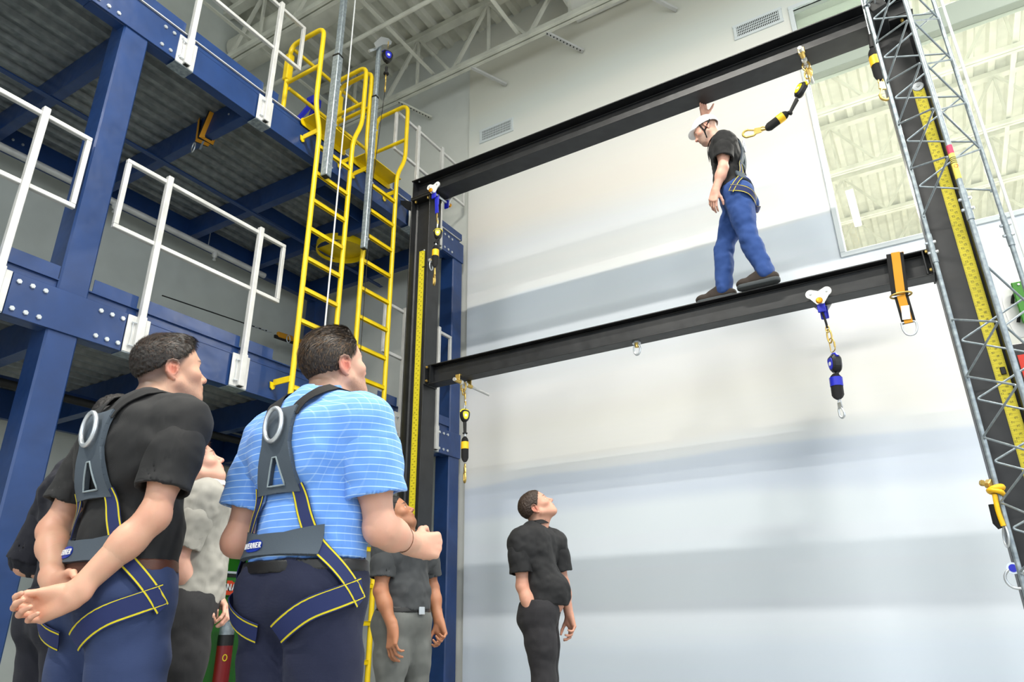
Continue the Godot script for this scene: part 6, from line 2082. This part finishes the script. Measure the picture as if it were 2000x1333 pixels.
# padded panel: an outline in a plane (origin, x, y) dropped along -n onto the surface
func panel(root: Node, s: SDF, poly: PackedVector2Array, org: Vector3, x: Vector3, y: Vector3, off: float, th: float, mat, called: String, hole := PackedVector2Array(), step := 0.014) -> MeshInstance3D:
	x = x.normalized()
	y = (y - x * x.dot(y)).normalized()
	var n := x.cross(y)
	if Geometry2D.is_polygon_clockwise(poly): poly.reverse()
	var polys := [poly]
	if hole.size() > 0:
		# split round the hole: left and right halves joined at the hole's middle
		polys = []
		var lo := Vector2(1e9, 1e9)
		var hi := Vector2(-1e9, -1e9)
		for q in poly:
			lo = lo.min(q)
			hi = hi.max(q)
		var cx := 0.0
		for q in hole: cx += q.x / hole.size()
		for half in [PackedVector2Array([lo - Vector2.ONE, Vector2(cx, lo.y - 1), Vector2(cx, hi.y + 1), Vector2(lo.x - 1, hi.y + 1)]), PackedVector2Array([Vector2(cx, lo.y - 1), Vector2(hi.x + 1, lo.y - 1), hi + Vector2.ONE, Vector2(cx, hi.y + 1)])]:
			for a in Geometry2D.intersect_polygons(poly, half):
				for c in Geometry2D.clip_polygons(a, hole): polys.append(c)
	var drop := func(u: Vector2, o: float) -> Vector3:
		var p := org + x * u.x + y * u.y + n * 0.16
		var ids := s.near(p - n * 0.12, 0.14)
		for k in 24:
			var d := s.at(p, ids) - o
			if d < 0.0006: break
			p -= n * maxf(d * 0.8, 0.0008)
		return p
	var b := mb()
	var cache := {}
	for pl in polys:
		var lo := Vector2(1e9, 1e9)
		var hi := Vector2(-1e9, -1e9)
		for q in pl:
			lo = lo.min(q)
			hi = hi.max(q)
		var i0 := int(floor(lo.x / step))
		var i1 := int(ceil(hi.x / step))
		var j0 := int(floor(lo.y / step))
		var j1 := int(ceil(hi.y / step))
		for i in range(i0, i1):
			for j in range(j0, j1):
				var cell := PackedVector2Array([Vector2(i, j) * step, Vector2(i + 1, j) * step, Vector2(i + 1, j + 1) * step, Vector2(i, j + 1) * step])
				for c in Geometry2D.intersect_polygons(pl, cell):
					var ix := Geometry2D.triangulate_polygon(c)
					var P := []
					var N := []
					for q in c:
						var key := Vector2i((q * 20000.0).round())
						if not cache.has(key):
							var w: Vector3 = drop.call(q, off)
							cache[key] = [w, s.grad(w, s.near(w, 0.04), 0.01)]
						P.append(cache[key][0])
						N.append(cache[key][1])
					for k in range(0, ix.size(), 3):
						var a := ix[k]
						var e := ix[k + 1]
						var g := ix[k + 2]
						b.stri(P[a] + N[a] * th, P[e] + N[e] * th, P[g] + N[g] * th, N[a], N[e], N[g])
		# rim
		for i in pl.size():
			var a: Vector2 = pl[i]
			var c: Vector2 = pl[(i + 1) % pl.size()]
			var m := maxi(1, int(a.distance_to(c) / step))
			for k in m:
				var u: Vector2 = a.lerp(c, float(k) / m)
				var v: Vector2 = a.lerp(c, float(k + 1) / m)
				var pa: Vector3 = drop.call(u, off)
				var pb: Vector3 = drop.call(v, off)
				var na := s.grad(pa, s.near(pa, 0.04), 0.01)
				b.quad(pa - na * 0.004, pb - na * 0.004, pb + na * th, pa + na * th)
	for i in range(0, b.v.size(), 3): pass
	return obj(called, _outward(b), mat, root)

# a line drawn on the surface as a thin raised cord
func cord(root: Node, s: SDF, pts: Array, org: Vector3, x: Vector3, y: Vector3, off: float, r: float, mat, called: String, closed := true):
	x = x.normalized()
	y = (y - x * x.dot(y)).normalized()
	var n := x.cross(y)
	var q := []
	var m := pts.size()
	for i in (m if closed else m - 1):
		var a: Vector2 = pts[i]
		var c: Vector2 = pts[(i + 1) % m]
		var k := maxi(1, int(a.distance_to(c) / 0.012))
		for j in k:
			var u := a.lerp(c, float(j) / k)
			var p := org + x * u.x + y * u.y + n * 0.16
			var ids := s.near(p - n * 0.12, 0.14)
			for z in 24:
				var d := s.at(p, ids) - off
				if d < 0.0006: break
				p -= n * maxf(d * 0.8, 0.0008)
			q.append(p)
	return obj(called, mb().tube(q, r, 6, closed), mat, root)

# flat lettering laid on the surface
func lettering(root: Node, s: SDF, text: String, size: float, org: Vector3, x: Vector3, y: Vector3, off: float, mat: String):
	x = x.normalized()
	y = (y - x * x.dot(y)).normalized()
	var n := x.cross(y)
	var b := word(text, size, 0.0012, org, x, y)
	for i in b.v.size():
		var l := b.v[i] - org
		var h := l.dot(n)
		var p := org + x * l.dot(x) + y * l.dot(y) + n * 0.16
		var ids := s.near(p - n * 0.12, 0.14)
		for z in 24:
			var d := s.at(p, ids) - off
			if d < 0.0006: break
			p -= n * maxf(d * 0.8, 0.0008)
		b.v[i] = p + n * (h + 0.0006)
	return obj("lettering", b, mat, root)

func V(x: float, y: float, z: float) -> Vector3: return Vector3(x, y, z)

func person(label: String, o: Vector3) -> Node3D: return thing("person", label, "person", o)

func pose_1() -> Pose:
	var p := stand(V(-2.09, 0, -1.27), V(0, 0, -1), 1.76)
	p.head = head_at(V(-2.11, 1.621, -1.31), V(0.22, 0, -0.975), 14)
	p.neck = V(-2.095, 1.495, -1.255)
	p.sh = [V(-2.285, 1.415, -1.26), V(-1.895, 1.415, -1.26)]
	p.el = [V(-2.335, 1.12, -1.175), V(-1.881, 1.128, -1.205)]
	p.wr = [V(-2.130, 0.962, -1.105), V(-1.972, 0.918, -1.075)]
	return p

func pose_2() -> Pose:
	var p := stand(V(-1.62, 0, -1.54), V(0, 0, -1), 1.78)
	p.head = head_at(V(-1.632, 1.628, -1.59), V(0.17, 0, -0.98), 20)
	p.neck = V(-1.62, 1.495, -1.525)
	p.girth = 1.10
	p.arm = 1.12
	p.sh = [V(-1.825, 1.40, -1.53), V(-1.415, 1.40, -1.53)]
	p.el = [V(-1.89, 1.085, -1.50), V(-1.385, 1.095, -1.585)]
	p.wr = [V(-1.80, 1.06, -1.73), V(-1.43, 1.072, -1.80)]
	return p

func pose_3() -> Pose:
	var p := stand(V(-2.79, 0, -1.53), V(0.1, 0, -1), 1.72)
	p.sh = [V(-2.975, 1.36, -1.52), V(-2.60, 1.36, -1.49)]
	p.el = [V(-3.035, 1.075, -1.46), V(-2.54, 1.08, -1.45)]
	p.wr = [V(-2.90, 1.02, -1.66), V(-2.66, 1.02, -1.70)]
	return p

func pose_4() -> Pose:
	var p := stand(V(-3.09, 0, -2.24), V(0.6, 0, -0.8), 1.76)
	p.head = head_at(V(-3.112, 1.577, -2.172), V(0.6, 0, -0.8), 33)
	p.neck = V(-3.09, 1.475, -2.235)
	p.sh = [V(-3.235, 1.41, -2.345), V(-2.95, 1.41, -2.13)]
	p.el = [V(-3.20, 1.12, -2.42), V(-3.01, 1.13, -2.08)]
	p.wr = [V(-3.035, 0.965, -2.345), V(-2.985, 0.955, -2.19)]
	return p

func pose_5() -> Pose:
	var p := stand(V(-2.88, 0, -3.55), V(0.99, 0, 0.06), 1.64)
	p.head = head_at(V(-2.935, 1.472, -3.485), V(0.86, 0, -0.5), 33)
	p.neck = V(-2.905, 1.372, -3.55)
	p.girth = 1.02
	p.sh = [V(-2.875, 1.285, -3.735), V(-2.895, 1.285, -3.37)]
	p.el = [V(-2.86, 1.06, -3.80), V(-2.885, 1.03, -3.335)]
	p.wr = [V(-2.775, 0.86, -3.765), V(-2.785, 0.825, -3.34)]
	p.toe[0] = p.an[0] + V(0.2, -0.05, -0.03)
	return p

func pose_6() -> Pose:
	var p := stand(V(-2.41, 0, -4.40), V(0.92, 0, -0.39), 1.76)
	p.head = head_at(V(-2.412, 1.588, -4.39), V(0.88, 0, -0.47), 41)
	p.neck = V(-2.425, 1.465, -4.40)
	p.pelvis = V(-2.405, 0.93, -4.40)
	p.belly = 0.075
	p.girth = 1.0
	p.sh = [V(-2.365, 1.375, -4.565), V(-2.475, 1.365, -4.25)]
	p.el = [V(-2.335, 1.105, -4.60), V(-2.450, 1.075, -4.235)]
	p.wr = [V(-2.285, 0.895, -4.575), V(-2.355, 0.825, -4.245)]
	return p

func pose_7() -> Pose:
	var p := stand(V(-0.93, 3.21, -5.2), V(-1, 0, 0), 1.80)
	p.pelvis = V(-0.905, 4.10, -5.2)
	p.neck = V(-0.965, 4.665, -5.2)
	p.head = head_at(V(-1.055, 4.815, -5.185), V(-0.99, 0, 0.10), -24)
	p.sh = [V(-0.905, 4.555, -5.035), V(-0.945, 4.60, -5.365)]
	p.el = [V(-0.935, 4.275, -5.005), V(-1.02, 4.87, -5.42)]
	p.wr = [V(-1.020, 4.085, -5.0), V(-1.085, 5.085, -5.32)]
	p.hip = [V(-0.885, 4.05, -5.12), V(-0.925, 4.05, -5.28)]
	p.kn = [V(-0.845, 3.65, -5.125), V(-1.075, 3.68, -5.27)]
	p.an = [V(-0.765, 3.325, -5.135), V(-1.115, 3.325, -5.25)]
	p.toe = [V(-0.93, 3.255, -5.135), V(-1.285, 3.255, -5.245)]
	return p

const SKIN := [Color(0.80, 0.61, 0.51), Color(0.82, 0.63, 0.54), Color(0.78, 0.60, 0.50), Color(0.83, 0.64, 0.56), Color(0.66, 0.45, 0.33), Color(0.78, 0.58, 0.49), Color(0.82, 0.63, 0.55)]

func people():
	man_1()
	man_2()
	man_3()
	man_4()
	man_5()
	man_6()
	man_7()

func man_1():
	var p := pose_1()
	var r := person("man in black polo with grey back harness, hands clasped behind his back", p.o)
	var HR := [V(-0.80, -0.34, 0.44), V(0.50, 0.10, 0.86), 1.0, [[5, 10], [62, 62, 30], [66, 66, 30], [70, 68, 32], [74, 66, 30]], 0.2, 1.0, V(0.30, 0.93, 0.15)]
	var HL := [V(0.80, -0.46, -0.20), V(0.46, -0.12, 0.86), -1.0, [[20, 20], [48, 62, 34], [52, 64, 34], [54, 64, 36], [56, 60, 36]], 0.2]
	person_skin(r, p, SKIN[0], {"fade": 0.85, "scalp": Color(0.17, 0.13, 0.11), "stubble": 0.30, "hands": [HL, HR], "cell": 0.0032, "ear_red": 0.8})
	hair(r, p.head, Color(0.105, 0.075, 0.055), {"thick": 0.007, "strands": 9000, "length": 0.022, "lift": 0.45, "comb": V(0, 0.25, 0.9), "side_len": 0.30, "mess": 0.9, "tip": Color(0.30, 0.20, 0.13),
		"lumps": [[V(0, 0.112, 0.045), V(0.052, 0.028, 0.055)]], "cuts": [[V(0, 0.092, 0.088), V(0, -0.72, 0.70)], [V(0, 0.040, 0.03), V(0, -0.93, 0.36)]], "amp": 0.004})
	var m := cloth_mat(Color(0.075, 0.075, 0.08), 0.8)
	shirt(r, p, m, 0.010, {"hem": 0.03, "sleeve": 0.74, "sleeve_r": 0.074, "amp": 0.007})
	trousers(r, p, cloth_mat(Color(0.16, 0.22, 0.37), 0.85, 30.0), 0.012, {"waist": 0.10})
	belt(r, p, cloth_mat(Color(0.30, 0.14, 0.06), 0.5), 0.018, 0.085)
	back_harness(r, p, 0.012)
	shoes(r, p, M.black_rubber, M.black_rubber)

func man_2():
	var p := pose_2()
	var r := person("man in light blue striped polo with grey back harness seen from behind", p.o)
	var HR := [V(0.20, 0.04, -1.0), V(-1.0, -0.1, 0.0), 1.0, [[30, 40], [72, 88, 50], [74, 90, 50], [76, 90, 50], [78, 86, 50]], 0.2, 1.06]
	person_skin(r, p, SKIN[1], {"fade": 0.7, "scalp": Color(0.21, 0.16, 0.12), "stubble": 0.45, "beard": Color(0.40, 0.28, 0.20), "hands": [null, HR], "cell": 0.0032, "ear_red": 0.95, "wide": 1.03})
	hair(r, p.head, Color(0.145, 0.105, 0.075), {"thick": 0.009, "strands": 10000, "length": 0.032, "lift": 0.22, "comb": V(0.1, 0.1, -1.0), "side_len": 0.45, "mess": 0.45, "tip": Color(0.42, 0.32, 0.22),
		"lumps": [[V(0, 0.118, 0.02), V(0.058, 0.026, 0.07)]], "cuts": [[V(0, 0.085, 0.088), V(0, -0.72, 0.70)], [V(0, 0.010, 0.03), V(0, -0.93, 0.36)]]})
	var stripe := Image.create(8, 64, false, Image.FORMAT_RGB8)
	for y in 64:
		for x in 8: stripe.set_pixel(x, y, Color(0.70, 0.82, 0.95) if y % 32 < 4 else Color(0.40, 0.60, 0.90))
	var m := cloth_mat(Color.WHITE, 0.8)
	var fine := StandardMaterial3D.new()
	fine.albedo_texture = ImageTexture.create_from_image(stripe)
	fine.uv1_triplanar = true
	fine.uv1_scale = Vector3.ONE * 25.0
	fine.roughness = 0.8
	fine.rim_enabled = true
	fine.rim = 0.2
	shirt(r, p, fine, 0.012, {"hem": 0.09, "sleeve": 0.70, "sleeve_r": 0.086, "amp": 0.008, "flare": 1.06})
	collar(r, p, fine)
	trousers(r, p, cloth_mat(Color(0.055, 0.085, 0.20), 0.85, 30.0), 0.012, {"waist": 0.09})
	belt(r, p, cloth_mat(Color(0.025, 0.03, 0.04), 0.35), 0.020, 0.055)
	back_harness(r, p, 0.012)
	shoes(r, p, M.black_rubber, M.black_rubber)

func man_3():
	var p := pose_3()
	var r := person("person in navy long-sleeved top half hidden behind the man in black polo", p.o)
	person_skin(r, p, SKIN[2], {"fade": 0.8, "cell": 0.0042})
	hair(r, p.head, Color(0.08, 0.06, 0.05), {"strands": 800})
	var m := cloth_mat(Color(0.035, 0.04, 0.10), 0.85)
	shirt(r, p, m, 0.012, {"hem": 0.02, "sleeve": 0.99, "sleeve_r": 0.078, "amp": 0.014, "flare": 1.0})
	var sk := Hull.new()
	for k in 2:
		var s := SDF.new()
		s.cap(p.el[k].lerp(p.sh[k], 0.1), p.el[k].lerp(p.wr[k], 0.8), 0.070, 0.048, 0.02)
		s.amp = 0.012
		s.freq = 16.0
		var b := box_of([p.el[k], p.wr[k]], 0.12)
		nets(s, 0.009, b.position, b.end, sk)
	put("forearm_sleeve", sk.mesh(), m, r, -r.position)
	trousers(r, p, cloth_mat(Color(0.04, 0.05, 0.11), 0.85, 30.0), 0.014, {})
	shoes(r, p, M.black_rubber, M.black_rubber)

func man_4():
	var p := pose_4()
	var r := person("young man with curly hair looking up beside the man in black polo", p.o)
	var HR := [V(0.35, -0.75, -0.35), V(-0.5, -0.4, -0.6), 1.0, [[30, 30], [50, 60, 30], [55, 62, 30], [58, 64, 30], [62, 60, 30]], 0.2]
	var HL := [V(0.85, -0.45, 0.05), V(-0.3, -0.7, 0.5), -1.0, [[20, 20], [30, 40, 25], [34, 44, 25], [38, 46, 25], [42, 46, 25]], 0.4]
	person_skin(r, p, SKIN[3], {"fade": 0.3, "scalp": Color(0.20, 0.13, 0.07), "hands": [HL, HR], "mouth": 0.0006})
	hair(r, p.head, Color(0.17, 0.105, 0.055), {"thick": 0.022, "amp": 0.012, "freq": 45.0, "strands": 5000, "length": 0.03, "lift": 0.7, "mess": 1.6, "side_len": 0.8, "tip": Color(0.42, 0.27, 0.13), "lumps": [[V(0, 0.115, 0.055), V(0.055, 0.035, 0.05)]]})
	shirt(r, p, cloth_mat(Color(0.62, 0.61, 0.58), 0.85), 0.016, {"hem": -0.03, "sleeve": 0.8, "sleeve_r": 0.076, "amp": 0.010})
	collar(r, p, cloth_mat(Color(0.85, 0.85, 0.84), 0.85))
	trousers(r, p, cloth_mat(Color(0.13, 0.13, 0.14), 0.85, 30.0), 0.012, {})
	shoes(r, p, M.black_rubber, M.black_rubber)

func man_5():
	var p := pose_5()
	var r := person("man in grey polo and grey trousers looking up beside the black post", p.o)
	var HR := [V(0.10, -1.0, 0.12), V(0.15, 0.0, -1.0), -1.0, RELAX, 0.5]
	var HL := [V(0.35, -1.0, 0.05), V(0.0, 0.0, 1.0), 1.0, [[15, 15], [35, 45, 30], [48, 55, 30], [52, 58, 30], [50, 52, 30]], 0.4]
	person_skin(r, p, SKIN[4], {"fade": 0.8, "scalp": Color(0.05, 0.04, 0.04), "stubble": 0.2, "beard": Color(0.12, 0.10, 0.09), "hands": [HL, HR]})
	hair(r, p.head, Color(0.03, 0.025, 0.025), {"strands": 1500})
	shirt(r, p, cloth_mat(Color(0.22, 0.23, 0.24), 0.85), 0.012, {"hem": 0.06, "sleeve": 0.72, "sleeve_r": 0.074, "amp": 0.009})
	trousers(r, p, cloth_mat(Color(0.38, 0.39, 0.38), 0.85, 30.0), 0.012, {})
	belt(r, p, cloth_mat(Color(0.03, 0.03, 0.03), 0.4), 0.019, 0.07)
	shoes(r, p, M.black_rubber, M.black_rubber)

func man_6():
	var p := pose_6()
	var r := person("man in black polo standing alone by the wall gazing straight up", p.o)
	var HR := [V(0.12, -1.0, -0.02), V(0.0, 0.0, -1.0), -1.0, RELAX, 0.5]
	var HL := [V(0.25, -1.0, 0.05), V(-0.5, 0.0, 1.0), 1.0, [[15, 15], [25, 35, 20], [32, 40, 22], [38, 44, 24], [42, 46, 24]], 0.4]
	person_skin(r, p, SKIN[5], {"fade": 0.75, "scalp": Color(0.25, 0.19, 0.15), "hands": [HL, HR], "mouth": 0.0008})
	hair(r, p.head, Color(0.20, 0.145, 0.11), {"thick": 0.006, "strands": 3500, "length": 0.02, "lift": 0.3, "comb": V(0, 0.3, 0.6), "tip": Color(0.40, 0.33, 0.27)})
	shirt(r, p, cloth_mat(Color(0.055, 0.058, 0.07), 0.8), 0.012, {"hem": 0.035, "sleeve": 0.74, "sleeve_r": 0.080, "amp": 0.008, "flare": 1.05})
	collar(r, p, cloth_mat(Color(0.05, 0.053, 0.064), 0.8), 0.042)
	trousers(r, p, cloth_mat(Color(0.125, 0.12, 0.135), 0.85, 30.0), 0.014, {})
	belt(r, p, cloth_mat(Color(0.02, 0.02, 0.022), 0.4), 0.021, 0.05)
	shoes(r, p, M.black_rubber, M.black_rubber)

func man_7():
	var p := pose_7()
	var r := person("man in white helmet and blue jeans walking along the lower beam", p.o)
	var HL := [V(-0.35, -1.0, 0.0), V(0.15, 0.0, -1.0), 1.0, RELAX, 0.5]
	var HR := [V(0.02, 1.0, 0.22), V(0.75, 0.0, 0.65), 1.0, [[10, 10], [6, 10, 8], [6, 10, 8], [8, 10, 8], [10, 12, 8]], 0.4]
	person_skin(r, p, SKIN[6], {"fade": 0.55, "scalp": Color(0.36, 0.32, 0.28), "stubble": 0.75, "beard": Color(0.50, 0.47, 0.43), "hands": [HL, HR]})
	shirt(r, p, cloth_mat(Color(0.055, 0.055, 0.06), 0.85), 0.014, {"hem": 0.05, "sleeve": 0.70, "sleeve_r": 0.080, "amp": 0.009, "flare": 1.06})
	collar(r, p, cloth_mat(Color(0.05, 0.05, 0.055), 0.85), 0.042)
	trousers(r, p, cloth_mat(Color(0.13, 0.26, 0.50), 0.85, 30.0), 0.012, {"amp": 0.012})
	helmet(r, p.head)
	back_harness(r, p, 0.014)
	shoes(r, p, cloth_mat(Color(0.17, 0.13, 0.10), 0.8), cloth_mat(Color(0.25, 0.27, 0.28), 0.8))

func back_harness(r: Node3D, p: Pose, o: float):
	var s := SDF.new()
	trunk(s, p, o)
	trouser_sdf_into(s, p, o)
	var c := p.at(0, 0.62, -0.02)
	var x := p.right()
	var pad := PackedVector2Array([Vector2(-0.085, -0.10), Vector2(-0.04, -0.10), Vector2(0.0, -0.10), Vector2(0.04, -0.10), Vector2(0.085, -0.10), Vector2(0.055, 0.04), Vector2(0.06, 0.15), Vector2(-0.06, 0.15), Vector2(-0.055, 0.04)])
	var hole := PackedVector2Array([Vector2(-0.035, -0.08), Vector2(0.035, -0.08), Vector2(0.008, 0.0), Vector2(-0.008, 0.0)])
	panel(r, s, pad, c, x, Vector3.UP, 0.006, 0.010, "pad_grey", "back_pad", hole, 0.02)
	cord(r, s, [Vector2(-0.035, -0.08), Vector2(0.035, -0.08), Vector2(0.008, 0.0), Vector2(-0.008, 0.0)], c, x, Vector3.UP, 0.016, 0.003, "pad_edge", "pad_piping")
	var q := s.snap(p.at(0, 0.79, -0.13), 0.028)
	obj("dorsal_ring", mb().tube(loop(q, Vector3.UP, x, 0.050, 0.034, 20), 0.007, 10, true), "zinc", r)
	var belt_y := 0.16
	var lum := PackedVector2Array([Vector2(-0.15, -0.035), Vector2(-0.05, -0.03), Vector2(0.05, -0.03), Vector2(0.15, -0.035), Vector2(0.15, 0.05), Vector2(0.05, 0.03), Vector2(-0.05, 0.03), Vector2(-0.15, 0.05)])
	var lc := p.at(0, belt_y, -0.02)
	var lp := panel(r, s, lum, lc, x, Vector3.UP, 0.006, 0.010, "pad_grey", "lumbar_pad", PackedVector2Array(), 0.02)
	panel(r, s, egg(0.085, 0.034, 16, 0.0), lc - x * 0.06, x, Vector3.UP, 0.017, 0.001, "logo_blue", "logo_oval", PackedVector2Array(), 0.02)
	lettering(r, s, "WERNER", 0.022, lc - x * 0.06, x, Vector3.UP, 0.020, "print_white")
	for k in [-1.0, 1.0]:
		web(r, s, [p.at(k * 0.075, 0.46, -0.13), p.at(k * 0.105, 0.32, -0.13), p.at(k * 0.135, 0.16, -0.10), p.at(k * 0.175, 0.0, -0.05), p.at(k * 0.185, -0.12, 0.0)], 0.044, "navy_web", 0.010, "stitch_yellow")
		web(r, s, [p.at(k * 0.05, 0.84, -0.11), p.at(k * 0.075, 0.95, -0.03), p.at(k * 0.08, 0.88, 0.08), p.at(k * 0.08, 0.65, 0.14)], 0.05, "black_web", 0.008)
		web(r, s, [p.at(k * 0.185, -0.06, 0.0), p.at(k * 0.14, -0.16, -0.12), p.at(k * 0.04, -0.27, -0.12)], 0.06, "navy_web", 0.010, "stitch_yellow", "leg_strap")

func trouser_sdf_into(s: SDF, p: Pose, o: float):
	for k in 2:
		s.ell(p.at(0.075 if k else -0.075, -0.10, -0.050), Vector3(0.092 + o, 0.11, 0.085 + o), 0.05)
		leg_sdf(s, p, k, o, 0.016)

func helmet(r: Node3D, t: Transform3D):
	var s := SDF.new()
	s.M = t
	s.ell(Vector3(0, 0.055, -0.008), Vector3(0.098, 0.100, 0.122), 0.01)
	s.ell(Vector3(0, 0.055, 0.10), Vector3(0.075, 0.022, 0.055), 0.02)
	s.ell(Vector3(0, 0.035, -0.008), Vector3(0.088, 0.098, 0.110), 0.004, Basis(), 1)
	s.plane(Vector3(0, 0.035, 0.0), Vector3(0, -1, 0.12))
	s.M = Transform3D()
	var h := Hull.new()
	var c := t * Vector3(0, 0.06, 0.02)
	nets(s, 0.005, c - Vector3.ONE * 0.19, c + Vector3.ONE * 0.19, h)
	put("helmet", h.mesh(), "print_white", r, -r.position)
	for q in [-1.0, 1.0]:
		obj("chin_strap", mb().tube([t * Vector3(q * 0.085, 0.05, 0.035), t * Vector3(q * 0.074, -0.03, 0.03), t * Vector3(q * 0.05, -0.085, 0.045), t * Vector3(0, -0.105, 0.06)], 0.0065, 8), "black_web", r)
		obj("nape_strap", mb().tube([t * Vector3(q * 0.086, 0.03, -0.06), t * Vector3(q * 0.074, -0.03, 0.03)], 0.006, 8), "black_web", r)
